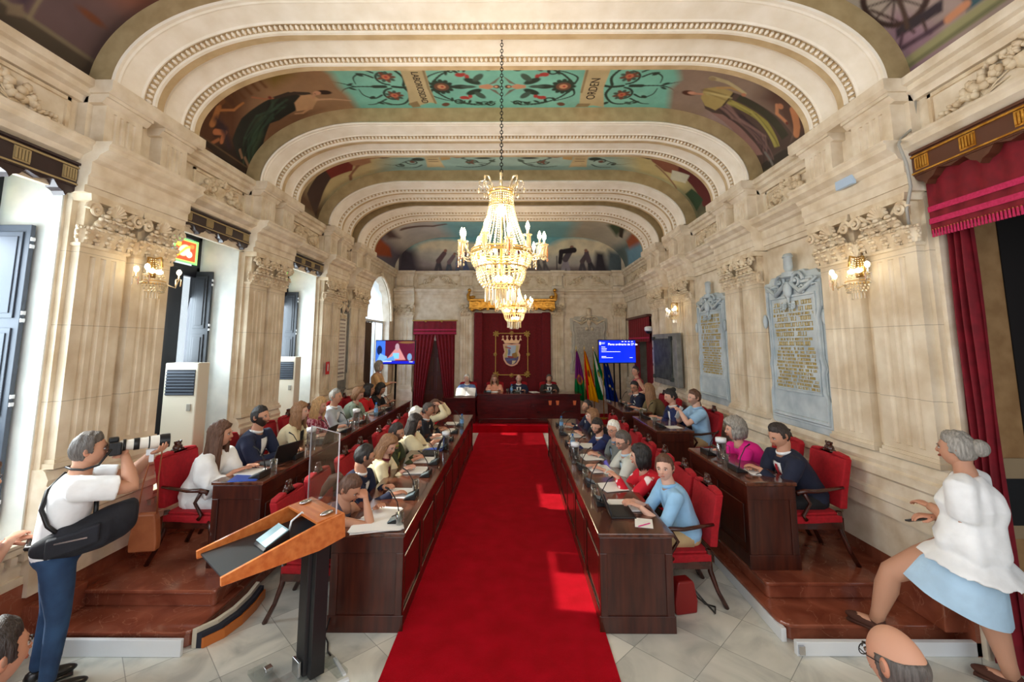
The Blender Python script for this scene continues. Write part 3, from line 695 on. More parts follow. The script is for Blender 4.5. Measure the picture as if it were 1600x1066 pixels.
# --- second bay
p = Paint(0, 8.437, 6.92, 8.3, 560, 90, S(150,184,176)); p.mixm(np.clip(.4*np.sin(p.U*.9)*np.cos(p.V*2+1), 0, .4), S(196,206,186))
for sg, cu in ((-1, 3.2), (1, 5.24)):
    def q(u, v): return (cu+sg*u, 7.72+v)
    for vs in (-1, 1):
        curl(p, q(-.35, vs*.18), .13, 0, 1, .016, DG, vs*sg); curl(p, q(.75, vs*.16), .13, pi, 1, .014, DG, vs*sg); curl(p, q(1.0, vs*.3), .1, pi, .8, .012, DG, vs*sg)
        p.sline([q(.55,vs*.05), q(.8,vs*.1), q(1.1,vs*.3), q(1.3,vs*.22)], .014, DG, .004); p.ell(*q(-.35,vs*.18), .05, .06, BRN); p.ell(*q(-.55,vs*.3), .06, .02, DG, rot=.5*vs)
        p.sline([q(-.2,0), q(-.5,vs*.2), q(-.7,vs*.25)], .014, DG, .006)
    p.ell(*q(-.6,0), .16, .04, DG); p.ell(*q(-.12,-.1), .12, .09, S(140,96,66)); p.poly([q(0,-.2), q(.2,-.25), q(.2,.1), q(.02,.05)], S(190,158,104)); p.ell(*q(.75,-.2), .14, .08, S(50,52,46)); p.line([q(.8,-.3), q(1.5,-.28)], .012, S(80,90,86)); p.line([q(.8,0), q(1.5,.05)], .008, S(110,126,120))
    p.poly([q(.2,-.8), q(.5,-.8), q(.48,.1), q(.52,.42), q(.3,.4), q(.18,.44), q(.22,0)], S(204,184,140))
    for j in range(7): p.line([q(.27,-.45+j*.1), q(.43,-.45+j*.1)], .012, S(110,90,64))
    for vs in (-1, 1):
        for j in range(6): a = j*1.05; p.ell(q(-.35,0)[0]+.07*cos(a), 7.72+vs*.18+.07*sin(a), .035, .025, BRN if j % 2 else S(70,92,80), rot=a)
        p.sline([q(-.8,vs*.05), q(-.6,vs*.32), q(-.3,vs*.42), q(-.05,vs*.36)], .016, DG, .006); p.ell(*q(-.75,vs*.12), .07, .05, S(70,92,80), rot=.8*vs); p.ell(*q(.75,vs*.16), .05, .05, BRN); p.ell(*q(1.0,vs*.3), .04, .04, DG); p.sline([q(.6,vs*.3), q(.75,vs*.42), q(1.0,vs*.44)], .014, DG, .005)
    p.ell(*q(.62,.05), .12, .07, DG)
p.poly([(0,6.8), (1.9,6.8), (2.1,7.5), (1.7,8.4), (0,8.4)], S(196,180,134), soft=.25); p.poly([(0,6.8), (.9,6.8), (.5,7.6), (.45,8.4), (0,8.4)], S(96,70,50), soft=.2)
p.poly([(1.25,7.1), (1.5,7.5), (1.3,7.9), (.85,7.8), (.9,7.3)], S(124,44,34)); p.poly([(.95,7.4), (.9,7.8), (.45,8.1), (.12,8.2), (.4,7.6)], S(66,46,40)); p.poly([(1.35,7.5), (1.75,7.55), (1.7,7.8), (1.4,7.85)], S(172,128,96)); p.line([(1.7,7.6), (1.95,7.62)], .05, S(160,116,86)); p.ell(2.0, 7.64, .11, .06, S(70,40,32)); p.line([(1.6,7.5), (1.55,7.1)], .04, S(170,126,92)); p.line([(1.45,7.8), (1.2,8.05), (1.15,8.2)], .03, S(140,96,70))
p.poly([(8.5,6.8), (6.6,6.8), (6.3,7.5), (6.7,8.4), (8.5,8.4)], S(204,188,132), soft=.25); p.poly([(8.5,6.8), (7.6,6.8), (7.8,8.4), (8.5,8.4)], S(86,84,62), soft=.25)
p.poly([(6.75,7.5), (7.1,7.4), (7.5,7.5), (7.6,7.8), (7.2,7.9), (6.9,7.7)], S(140,86,62)); p.poly([(7.3,7.4), (7.9,7.35), (8.3,7.6), (8.2,7.9), (7.7,7.8), (7.4,7.7)], S(96,32,30)); p.poly([(7.3,7.75), (7.6,7.6), (7.65,7.9), (7.4,8.1)], S(206,204,180)); p.line([(6.5,7.56), (6.8,7.6)], .045, S(66,40,32)); p.poly([(7.8,7.9), (8.1,7.8), (8.2,8.2), (7.8,8.2)], S(40,66,40)); p.line([(7,7.8), (7.4,8.1), (7.6,8.25)], .02, S(150,110,80))
p.noise(.06, 7, 5); p.mesh('fresco', vaultpos, FRESCO, ceil)

# --- third bay and the one before the back wall
p = Paint(0, 8.437, 9.2, 9.9, 200, 16, S(150,128,88)); p.mesh('fresco', vaultpos, FRESCO, ceil)
p = Paint(0, 8.437, 10.75, 13.78, 300, 90, S(140,196,200))
for (a, b, c) in ((0, 2.3, S(206,200,190)), (6.3, 8.5, S(196,186,164))): p.poly([(a-.2,10), (b,10), (b-.1,12), (b+.1,14), (a-.2,14)], c, soft=.25)
p.poly([(-.1,10.6), (1.1,10.6), (.7,12), (.7,13.9), (-.1,13.9)], S(112,104,118), soft=.2); p.poly([(.2,10.6), (.6,10.7), (.55,12.6), (.35,13.2), (.15,12)], S(168,80,40), soft=.05); p.poly([(.75,10.8), (1.0,11.2), (.95,12.6), (.7,12)], S(90,70,70), soft=.08); p.line([(1.2,12), (2.0,12.4), (2.4,12.2)], .09, S(120,96,84), .05)
p.poly([(8.5,10.6), (7.5,10.6), (7.7,12), (7.6,13.9), (8.5,13.9)], S(112,124,118), soft=.15); p.poly([(7.6,10.9), (8.1,11), (8.0,12.8), (7.7,12.4)], S(176,92,56), soft=.05); p.poly([(7.0,10.7), (7.5,11), (7.4,12.6), (7.0,12)], S(70,84,56), soft=.08); p.poly([(8,11.5), (8.4,11.5), (8.4,13.5), (7.9,13)], S(120,160,180), soft=.08)
p.line([(6.9,11), (7.3,11.5), (7.5,12.4)], .06, S(56,44,32)); p.noise(.05, 5, 4); p.mesh('fresco', vaultpos, FRESCO, ceil)
# --- lunette on the end wall
p = Paint(-3.7, 3.4, 4.62, 5.76, 420, 70, S(120,178,184))
for cx, cz, rx, rz in ((-2.3,5.35,.9,.3), (-1.6,5.25,.9,.3), (-.9,5.3,.7,.22), (2.0,5.4,.8,.3), (1.2,5.2,.9,.25), (2.6,5.3,.7,.3), (.6,5.2,.8,.2)): p.ell(cx, cz, rx, rz, S(226,212,180), soft=.06)
p.poly([(-4,4.5), (-4,5.3), (-2.6,5.3), (-1,5.2), (.4,5.15), (2.5,5.15), (4,5.3), (4,4.5)], S(188,182,168), soft=.1)
p.poly([(-4,4.4), (-4,5.2), (-3.1,5.1), (-2.6,4.95), (-1,4.85), (4,4.9), (4,4.4)], S(150,138,134), soft=.15)
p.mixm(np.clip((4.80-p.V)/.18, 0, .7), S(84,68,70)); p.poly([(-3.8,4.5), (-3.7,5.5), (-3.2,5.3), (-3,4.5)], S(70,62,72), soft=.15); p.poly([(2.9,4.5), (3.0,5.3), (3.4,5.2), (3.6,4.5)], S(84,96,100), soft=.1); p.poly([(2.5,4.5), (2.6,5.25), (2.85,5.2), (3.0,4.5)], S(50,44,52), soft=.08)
FIG = S(52,44,52)
def fig(x, z, h, lean, c1, c2, c3=S(150,104,86)):
    h *= 1.1; c1 = tuple(a*1.3+.02 for a in c1); c2 = tuple(a*1.5+.03 for a in c2)
    p.line([(x, z), (x+lean*.3, z+h*.5)], h*.09, c1, h*.07); p.line([(x+h*.22, z), (x+lean*.3, z+h*.5)], h*.08, c1, h*.07)
    p.line([(x+lean*.3, z+h*.45), (x+lean, z+h*.82)], h*.13, c2, h*.11); p.ell(x+lean*1.15, z+h*.95, h*.08, h*.08, c3)
fig(-2.5,4.66,.6,.25,FIG,S(70,44,46)); fig(-2.15,4.66,.5,.2,S(60,64,76),S(90,70,76)); fig(-1.85,4.66,.4,.05,S(70,76,96),S(90,90,110)); fig(-1.6,4.66,.52,.02,S(58,70,104),S(58,66,96)); fig(-1.2,4.66,.68,.12,S(56,60,72),S(176,176,186))
p.line([(-1.1,5.2), (-.95,5.36), (-1.3,5.42)], .04, S(110,80,76)); p.line([(-1.9,5.2), (-1.55,5.02)], .012, S(80,60,50)); p.ell(-1.15,5.08,.1,.03,S(140,50,50))
fig(1.55,4.66,.7,.25,S(130,120,130),S(54,40,48)); p.line([(1.9,5.3), (1.5,5.25), (1.45,4.9)], .09, S(36,26,34), .06); p.ell(1.8,5.33,.12,.03,S(40,28,34)); p.line([(1.35,5.1), (1.35,4.66)], .015, FIG)
fig(2.1,4.66,.55,.2,FIG,S(60,44,48)); fig(2.4,4.66,.6,-.1,S(30,26,36),S(60,44,52)); fig(.75,4.7,.4,0,S(70,64,66),S(80,72,70)); fig(.95,4.7,.42,0,S(70,64,66),S(80,72,70)); p.poly([(-.1,5.25), (.75,5.5), (.55,5.35), (0,5.15)], S(150,60,56)); p.ell(-.5,5.32,.2,.1,S(100,64,62))
p.noise(.07, 9, 6); p.mesh('fresco', lambda U, V: (U, U*0+YB-.012, V), FRESCO, ceil, smooth=False)
# --- nearest bay, only its two lower corners in view
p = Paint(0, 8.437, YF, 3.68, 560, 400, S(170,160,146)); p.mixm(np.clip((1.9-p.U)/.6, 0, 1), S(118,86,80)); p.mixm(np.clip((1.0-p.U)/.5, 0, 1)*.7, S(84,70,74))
p.poly([(.9,3.0), (1.6,2.6), (2.0,3.2), (1.5,3.7), (.9,3.68)], S(150,86,60), soft=.2); p.ell(.55,3.46,.03,.12,S(110,60,34)); p.line([(.17,2.2), (.17,3.7)], .07, S(70,60,48)); p.line([(.24,2.2), (.24,3.7)], .018, S(120,108,86))
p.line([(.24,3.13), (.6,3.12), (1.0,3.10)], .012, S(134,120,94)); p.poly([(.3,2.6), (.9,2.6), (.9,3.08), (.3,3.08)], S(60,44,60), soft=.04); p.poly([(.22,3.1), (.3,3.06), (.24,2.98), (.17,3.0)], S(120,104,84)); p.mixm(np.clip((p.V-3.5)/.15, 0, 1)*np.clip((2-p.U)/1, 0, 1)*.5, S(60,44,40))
p.mixm(np.clip((p.U-7.5)/.5, 0, 1)*.6, S(140,112,112)); p.poly([(7.8,3.5), (8.3,3.3), (8.4,3.7), (7.9,3.7)], S(140,110,124), soft=.08)
WHL = S(58,38,32); cu, cv, rr = 7.72, 3.43, .235
for j in range(40):
    a = j*pi/20; b = (j+1)*pi/20; p.seg((cu+rr*cos(a), cv+rr*sin(a)), (cu+rr*cos(b), cv+rr*sin(b)), .022, .022, WHL)
for j in range(10): p.seg((cu, cv), (cu+rr*cos(j*pi/5+.2), cv+rr*sin(j*pi/5+.2)), .010, .006, S(48,32,28))
p.line([(7.66,3.62), (8.05,3.5)], .012, WHL); p.poly([(7.93,3.6), (8.0,3.64), (8.06,3.25), (7.98,3.2)], S(50,40,46)); p.line([(7.5,3.3), (7.98,3.52)], .02, S(72,52,42)); p.line([(8.0,3.58), (8.14,3.72)], .012, S(70,44,56)); p.line([(8.02,3.4), (8.12,3.42)], .012, WHL); p.line([(8.1,3.64), (8.13,3.4), (8.14,3.1)], .02, S(72,50,62)); p.poly([(8.05,2.5), (8.2,2.5), (8.18,3.12), (8.05,3.1)], S(52,84,92)); p.line([(8.13,3.1), (8.14,3.25)], .03, S(190,130,96))
p.line([(8.24,YF), (8.24,3.7)], .05, S(148,144,104)); p.line([(8.27,YF), (8.27,3.7)], .018, S(110,108,76))
p.noise(.06, 5, 9); p.mesh('fresco', vaultpos, FRESCO, ceil)
# ================================================================== windows, doors, curtains
REVEAL = mat('pale_painted_reveal', S(216,222,220), .6, col2=S(232,236,232), nscale=5)
DARKF = mat('dark_window_frame', S(24,26,36), .4); SHUT = mat('grey_blue_shutter', S(74,82,94), .5); SHUTD = mat('dark_grey_shutter', S(50,54,60), .5); SHEER = mat('sheer_white_curtain', S(236,242,250), .8, trans=.0)
def trl(name, col, k=.5, see=0):
    m = bpy.data.materials.new(name); m.use_nodes = True; nt = m.node_tree; N = nt.nodes; L = nt.links; N.clear()
    o = N.new('ShaderNodeOutputMaterial'); mx = N.new('ShaderNodeMixShader'); d = N.new('ShaderNodeBsdfDiffuse'); t = N.new('ShaderNodeBsdfTranslucent'); mx.inputs[0].default_value = k
    if isinstance(col, str):
        a = N.new('ShaderNodeAttribute'); a.attribute_name = 'Col'; L.new(a.outputs['Color'], d.inputs[0]); L.new(a.outputs['Color'], t.inputs[0])
    else: d.inputs[0].default_value = (*col, 1); t.inputs[0].default_value = (*col, 1)
    L.new(d.outputs[0], mx.inputs[1]); L.new(t.outputs[0], mx.inputs[2]); m2 = N.new('ShaderNodeMixShader'); m2.inputs[0].default_value = see; tp = N.new('ShaderNodeBsdfTransparent'); L.new(mx.outputs[0], m2.inputs[1]); L.new(tp.outputs[0], m2.inputs[2]); L.new(m2.outputs[0], o.inputs[0]); return m
SHEER = trl('sheer_white_curtain', S(196,216,238), .45, .28)
STAIN = mat('stained_glass', (1, 1, 1), .2, vcol=True)
nt = STAIN.node_tree; a = [n for n in nt.nodes if n.type == 'ATTRIBUTE'][0]; b = nt.nodes['Principled BSDF']; nt.links.new(a.outputs['Color'], b.inputs['Emission Color']); b.inputs['Emission Strength'].default_value = 1.3  # emission stands in for sky light passing through the glass
PANE = acrylic(); PANE.name = 'window_pane'
def box_o(name, m, par, x0, x1, y0, y1, z0, z1, bev=.004, M=None):
    mb = MB(); mb.box(x0, x1, y0, y1, z0, z1, M); return mb.build(name, m, par, bevel=bev)
def shutter(par, x0, x1, y, z0, z1, t=.035):
    mb = MB(); mb.box(x0, x1, y-t, y, z0, z1); w = x1-x0
    for k in range(3):
        a = z0+.06+(z1-z0-.06)*k/3; b = z0+(z1-z0)*(k+1)/3-.06
        mb.box(x0+.05, x1-.05, y-t-.012, y-t, a, b); mb.box(x0+.08, x1-.08, y-t-.02, y-t-.01, a+.04, b-.04)
    s = mb.build('shutter', SHUT if y < 4 else SHUTD, par, bevel=.004)
    for z in (z0+.15, z0+(z1-z0)*.4, z0+(z1-z0)*.68, z1-.15):
        h = MB(); h.cbox(x1+.004, y-t*.5, z-.03, .012, .03, .03); h.cbox(x1+.004, y-t*.5, z+.03, .012, .03, .03); h.build('hinge', WHITEP, s)
for k, (a0, a1) in enumerate(((1.9, 3.56), (4.70, 5.93), (7.06, 8.3))):
    wn = tag(empty('window_%d' % (k+1)), kind='structure')
    X0, X1 = -4.40, -4.32
    for nm_, (yy0, yy1, zz0, zz1) in (('white_reveal', (a1-.012, a1, .82, 3.82)), ('white_reveal', (a0, a0+.012, .82, 3.82)), ('white_reveal', (a0, a1, 3.808, 3.82))): mb = MB(); mb.box(-4.32, -3.802, yy0, yy1, zz0, zz1); mb.build(nm_, REVEAL, wn)
    mb = MB(); mb.box(X0, X1, a0, a0+.07, .82, 3.82); mb.box(X0, X1, a1-.07, a1, .82, 3.82); mb.box(X0, X1, a0, a1, .82, .92); mb.box(X0, X1, a0, a1, 3.72, 3.82)
    mb.box(X0, X1, a0, a1, 3.22, 3.36); m_ = (a0+a1)/2; mb.box(X0, X1, m_-.1, m_+.1, .82, 3.2)
    if k == 1: mb.box(X0, X1+.04, m_+.0, m_+.27, .82, 3.3)
    mb.build('window_frame', DARKF, wn, bevel=.004)
    box_o('pane', PANE, wn, -4.37, -4.365, a0+.05, a1-.05, .9, 3.2, 0)
    p = Paint(a1-.52, a1-.09, 3.3, 3.62, 44, 34, S(240,220,90)); c = ((a1-.52)+(a1-.09))/2
    p.poly([(a1-.49,3.33), (a1-.12,3.33), (a1-.12,3.59), (a1-.49,3.59)], S(220,70,40)); p.line([(a1-.5,3.31), (a1-.11,3.31), (a1-.11,3.61), (a1-.5,3.61), (a1-.5,3.31)], .018, S(120,220,110)); p.ell(c-.03,3.46,.1,.07,S(250,210,170),.4); p.ell(c+.06,3.42,.05,.04,S(255,250,240)); p.line([(c-.14,3.38), (c,3.5), (c+.12,3.54)], .014, S(250,200,60)); p.ell(c+.1,3.53,.04,.03,S(240,120,60)); p.ell(c-.13,3.54,.04,.04,S(250,220,80))
    p.mesh('stained_glass_panel', lambda U, V: (U*0-4.31, U, V+.08), STAIN, wn, smooth=False)
    shutter(wn, -4.36, -3.96 if k == 0 else -4.10, a1-.04, .94, 3.3)
# carved pelmets over windows
PELM = mat('dark_carved_pelmet', S(46,28,30), .35, coat=.3)
def pelmet(name, label, side, a0, a1, z0, z1, m_wood, m_gold, n, group=None, o=.10):
    e = empty(name, (0, 0, 0), 0, label, 'pelmet', group); M = FR[side]; mb = MB(); h = z1-z0
    mb.box(a0, a1, .0, o, z0+h*.32, z1, M); mb.box(a0-.02, a1+.02, 0, o+.02, z1-.02, z1, M)
    k = n*2; w = (a1-a0)/k
    for i in range(k):
        c = a0+w*(i+.5)
        if i % 2: mb.prism([(c-w/2, z0+h*.33), (c+w/2, z0+h*.33), (c+w*.3, z0+h*.16), (c+w*.1, z0+h*.1), (c, z0), (c-w*.1, z0+h*.1), (c-w*.3, z0+h*.16)], .01, o-.01, 'y', M)
        else: mb.prism([(c-w/2, z0+h*.33), (c+w/2, z0+h*.33), (c, z0+h*.24)], .01, o-.01, 'y', M)
    mb.build('board', m_wood, e)
    mb = MB(); mb.box(a0, a1, o, o+.012, z1-.05, z1-.035, M); mb.box(a0, a1, o, o+.012, z0+h*.36, z0+h*.40, M)
    mb.build('gilt_line', m_gold, e)
    for i in range(n+1):
        mb = MB(); c = a0+.1+(a1-a0-.2)*i/n
        for j in range(5): mb.box(c-.05+j*.022, c-.036+j*.022, o, o+.015, z0+h*.5, z0+h*.78, M)
        mb.box(c-.055, c+.06, o, o+.004, z0+h*.46, z0+h*.82, M); mb.build('fluted_ornament', m_gold, e)
    return e
PGOLD = mat('pale_pelmet_gilding', S(170,150,110), .5, metal=.4)
pelmet('window_pelmet', 'dark carved pelmet board over the nearest left window, cut by the photo edge', 'L', 1.95, 3.56, 3.54, 3.84, PELM, PGOLD, 4, o=.12)
pelmet('window_pelmet', 'dark scalloped pelmet over the left window with the red stained glass', 'L', 4.68, 5.95, 3.60, 3.86, PELM, PGOLD, 3, o=.12)
pelmet('window_pelmet', 'small dark scalloped pelmet over the farthest square left window', 'L', 7.04, 8.32, 3.60, 3.84, PELM, PGOLD, 3, o=.12)
# arched window
wn = tag(empty('window_4'), kind='structure'); n = 22; c, r = 12.15, 1.15
def sheet(name, m_, par, fn, nu, nv, smooth=True):
    rings = [[fn(i/(nu-1), j/(nv-1)) for i in range(nu)] for j in range(nv)]
    mb = MB(); mb.loft(rings, closed=False, caps=False); return mb.build(name, m_, par, smooth=smooth)
def arcsheet(u, v):
    a = c-r+.02+(2*r-.04)*u; top = 3.0+1.05*r*sqrt(max(0, 1-((a-c)/r)**2)); z = 2.98+(top-2.98)*v
    return (-4.0+.02*sin(u*44), a, z)
sheet('arch_curtain', SHEER, wn, arcsheet, 90, 6)
mb = MB(); P = [(-3.74, c+(r+.02)*cos(pi*i/24), 3.0+1.05*(r+.02)*sin(pi*i/24)) for i in range(25)]; mb.tube(P, .05, 8); mb.ell((-3.72, c, 4.24), (.06,.09,.09), 2)
mb.build('arch_moulding', CARVE, wn, auto=60)
mb = MB(); mb.box(-4.05, -3.98, 11.0, 13.3, 2.93, 3.0); mb.box(-4.05, -3.98, 12.5, 12.56, .2, 2.95); mb.box(-4.05, -3.98, 13.2, 13.3, .2, 2.95); mb.build('window_frame', WHITEP, wn)
mb = MB(); mb.box(-4.45, -4.4, 11.0, 13.3, 0, 2.9); mb.build('white_blind', SHEER, wn)
BRC = mat('brown_drape', S(92,74,62), .8)
e = empty('drape', (0, 0, 0), 0, 'long dull brown drape hanging below the arched window on the left', 'curtain')
sheet('cloth', BRC, e, lambda u, v: (-3.92+.04*sin(u*30), 11.04+1.0*u, .25+2.65*v), 60, 4)
mb = MB(); mb.tube([(-3.92, 11.02, 2.92), (-3.92, 12.1, 2.92)], .015, 8); mb.build('rail', BLKM, e)

# ---- right doorways with red curtains
def curtain_fn(a0, a1, x, z0, z1, n, amp, gather=0, ga=0, f=0.0):
    def fn(u, v):
        z = z0+(z1-z0)*v; k = 1-gather*(math.exp(-((v-ga)/.35)**2)); a = a0+(a1-a0)*u*k
        return (x+amp*sin(u*n*2*pi+f)*(1-.3*v)+.01*sin(v*9+u*20), a, z)
    return fn
d1 = tag(empty('door_1'), kind='structure')
TAN = mat('tan_reveal', S(132,98,60), .6, col2=S(150,116,76)); DARKR = mat('unlit_room_black', S(14,9,9), .9); MARO = mat('dark_maroon_wall', S(40,10,12), .9)  # DARKR: near-black colour paints the darkness of the unlit interior
mb = MB(); mb.box(3.62, 3.97, 3.55, 3.56, 0, 3.7); mb.build('reveal_panel', TAN, d1)
mb = MB(); mb.box(3.97, 4.3, 3.54, 3.56, 0, 3.7); mb.build('doorway_shade_panel', DARKR, d1)  # black sheet stands in for the shade deeper in the doorway
mb = MB(); mb.box(3.5, 4.1, 3.56, 3.62, 0, 3.75); mb.build('jamb', STONEP, d1)
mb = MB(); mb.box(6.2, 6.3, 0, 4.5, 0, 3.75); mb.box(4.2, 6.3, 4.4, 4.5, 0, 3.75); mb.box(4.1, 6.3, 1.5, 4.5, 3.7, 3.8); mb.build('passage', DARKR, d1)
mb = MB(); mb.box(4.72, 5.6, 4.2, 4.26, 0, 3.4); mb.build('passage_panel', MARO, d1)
mb = MB(); mb.box(3.66, 4.12, 3.535, 3.55, .86, 1.45); mb.build('door_panel', mat('beige_door_panel', S(140,120,92), .6), d1, bevel=.005)
mb = MB(); mb.box(3.70, 3.95, 3.53, 3.535, .96, 1.30); mb.build('dark_glass', BLACK, d1)
e = empty('doorway_curtain', (0, 0, 0), 0, 'heavy red velvet curtain with fringed valance in the near right doorway', 'curtain')
pl = pelmet('curtain_pelmet', 'gilded dark wood pelmet above the near right doorway curtain', 'R', 1.9, 3.56, 3.62, 3.92, mat('brown_carved_wood', S(88,50,34), .35, coat=.3), GOLD, 4, o=.16)
sheet('drop', CURT, e, curtain_fn(3.555, 3.36, 3.56, .02, 3.25, 3.5, .05), 90, 10)
sheet('valance', CURT, e, lambda u, v: (3.42+.008*sin(u*60), 1.95+1.58*u, 3.22+.5*v), 80, 4)
for z in (3.40, 3.30): sheet('braid', CURTP, e, lambda u, v, z=z: (3.408, 1.95+1.58*u, z+.045*v), 4, 2, False)
mb = MB()
for i in range(62): mb.tube([(3.41, 1.97+i*.0252, 3.25), (3.41, 1.97+i*.0252, 3.19)], [.006, .009], 5)
mb.build('fringe', CURTP, e)
mb = MB()
for i in range(62): mb.ell((3.408, 1.97+i*.0252, 3.252), .005, 1)
mb.build('gold_beads', GOLD, e)
d2 = tag(empty('door_2'), kind='structure')
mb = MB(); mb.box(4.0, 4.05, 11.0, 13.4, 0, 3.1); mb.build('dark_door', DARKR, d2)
e = empty('doorway_curtain', (0, 0, 0), 0, 'red curtain with deep valance in the far right doorway beside the screen', 'curtain')
sheet('drop', CURT, e, curtain_fn(11.3, 11.9, 3.56, .02, 2.9, 5, .035), 60, 4)
sheet('drop', CURT, e, curtain_fn(13.15, 12.6, 3.56, .02, 2.9, 5, .035), 60, 4)
sheet('valance', CURT, e, lambda u, v: (3.43+.006*sin(u*60), 11.2+2.05*u, 2.38+.65*v), 40, 3)
sheet('braid', CURTP, e, lambda u, v: (3.415, 11.2+2.05*u, 2.46+.04*v), 3, 2, False)
mb = MB(); mb.box(3.36, 3.5, 11.18, 13.28, 3.02, 3.08); mb.build('cornice_board', mat('brown_carved_wood2', S(80,44,34), .4), e)

# ---- back door with tied red curtains
e = empty('doorway_curtain', (0, 0, 0), 0, 'red draped curtain pair with valance on the back wall, left of the president hanging', 'curtain')
yb = YB-.14
def bk(a0, a1, gather, side):
    def fn(u, v):
        t = v; w = (a1-a0)*(.42+.58*t**1.2) if side else 0
        x = a0+w*u if side > 0 else a1-(a1-a0)*(.42+.58*t**1.2)*(1-u)
        return (x, yb+.025*sin(u*34), .22+2.5*v)
    return fn
sheet('drop', CURT, e, bk(-3.1, -2.45, .5, 1), 60, 8); sheet('drop', CURT, e, bk(-2.48, -1.85, .5, -1), 60, 8)
sheet('valance', CURT, e, lambda u, v: (-3.13+1.33*u, yb-.05+.006*sin(u*50), 2.6+.42*v), 40, 3)
sheet('braid', CURTP, e, lambda u, v: (-3.13+1.33*u, yb-.064, 2.74+.03*v), 3, 2, False); sheet('braid', CURTP, e, lambda u, v: (-3.13+1.33*u, yb-.064, 2.64+.03*v), 3, 2, False)
mb = MB(); mb.tube([(-3.17, yb-.06, 3.04), (-1.77, yb-.06, 3.04)], .018, 8)
for x in (-2.75, -2.25): mb.ell((x, yb-.09, 3.02), .04, 1)
mb.build('rail', GOLDP, e)
d3 = tag(empty('door_3'), kind='structure'); box_o('door_leaf', mat('dark_red_brown_door', S(62,18,16), .4), d3, -3.0, -1.9, YB-.05, YB, .2, 2.6)
mb = MB()
for i in range(2):
    for j in range(4): mb.box(-2.9+i*.5, -2.5+i*.5, YB-.07, YB-.05, .35+j*.55, .8+j*.55)
mb.build('door_panel', WOOD, d3, bevel=.01)
box_o('transom', PAPER, d3, -2.62, -2.3, YB-.06, YB-.05, 2.42, 2.6, 0)
# ---- centre hanging with crest
h = empty('wall_hanging', (0, 0, 0), 0, 'large dark red velvet hanging with gold border behind the presiding table', 'wall hanging')
yh = YB-.06
def hang(u, v):
    a = -1.26+2.38*u; top = 3.28; return (a, yh-.012*sin(u*50)*.5, .2+(top-.2)*v)
sheet('cloth', DAMASK, h, hang, 80, 3)
mb = MB()
for x0, x1 in ((-1.26, -.98), (.84, 1.12)): mb.box(x0, x1, yh-.12, yh-.02, .2, 3.3)
mb.build('side_fold', DAMASK, h, bevel=.04)
mb = MB(); fx0, fx1, fz0, fz1 = -.60, .42, 1.36, 2.66
for a in ((fx0, fx1, fz0, fz0+.025), (fx0, fx1, fz1-.025, fz1), (fx0, fx0+.025, fz0, fz1), (fx1-.025, fx1, fz0, fz1)): mb.box(a[0], a[1], yh-.05, yh-.02, a[2], a[3])
mb.build('border_braid', GOLDP, h, bevel=.004)
def scrollorn(x, z, r, sx, sz):
    mb = MB()
    for j in range(7):
        a = j*pi*2/7; mb.ell((x+sx*.03+r*.55*cos(a), yh-.045, z+sz*.03+r*.55*sin(a)), (r*.4, .02, r*.22), 1, rot=Matrix.Rotation(-a, 4, 'Y'))
    mb.ell((x+sx*.03, yh-.05, z+sz*.03), (r*.4, .03, r*.4), 1); mb.build('embroidered_corner' if sx and sz else 'embroidered_rosette', GOLDP, h, smooth=True)
for x, sx in ((fx0, 1), (fx1, -1)):
    for z, sz in ((fz0, 1), (fz1, -1)): scrollorn(x, z, .12, sx, sz)
    scrollorn(x, 2.0, .07, 0, 0)
for z in (fz0, fz1): scrollorn(-.09, z, .08, 0, 0)
# coat of arms: shield and crown
sh = [(-.27,.33), (-.17,.36), (0,.33), (.17,.36), (.27,.33), (.25,.2), (.22,.1), (.27,0), (.25,-.15), (.17,-.28), (.08,-.33), (0,-.35), (-.08,-.33), (-.17,-.28), (-.25,-.15), (-.27,0), (-.22,.1), (-.25,.2)]
cxs, czs = -.09, 1.98
mb = MB(); mb.prism([(cxs+x, czs+z) for x, z in sh], yh-.06, yh-.02, 'y'); shd = mb.build('shield', mat('pale_pink_gold_braid', S(226,176,150), .6), h, bevel=.008)
p = Paint(-.26, .26, -.34, .34, 60, 80, S(180,196,214)); p.mixm((np.abs(p.U) > .16)*1.0, S(198,176,120)); p.poly([(-.26,-.1), (.26,-.05), (.26,-.4), (-.26,-.4)], S(90,74,110)); p.poly([(.02,.05), (.2,.1), (.2,-.1), (.0,-.1)], S(150,110,50)); p.ell(-.1,.1,.05,.12,S(110,120,160)); p.line([(-.12,-.06), (.04,-.08)], .03, S(150,50,50)); p.line([(-.2,-.18), (.1,-.16)], .03, S(84,96,150)); p.poly([(.02,-.2), (.2,-.2), (.15,-.32), (.02,-.33)], S(214,200,160)); p.line([(-.22,.28), (-.05,.24)], .025, S(170,90,90))
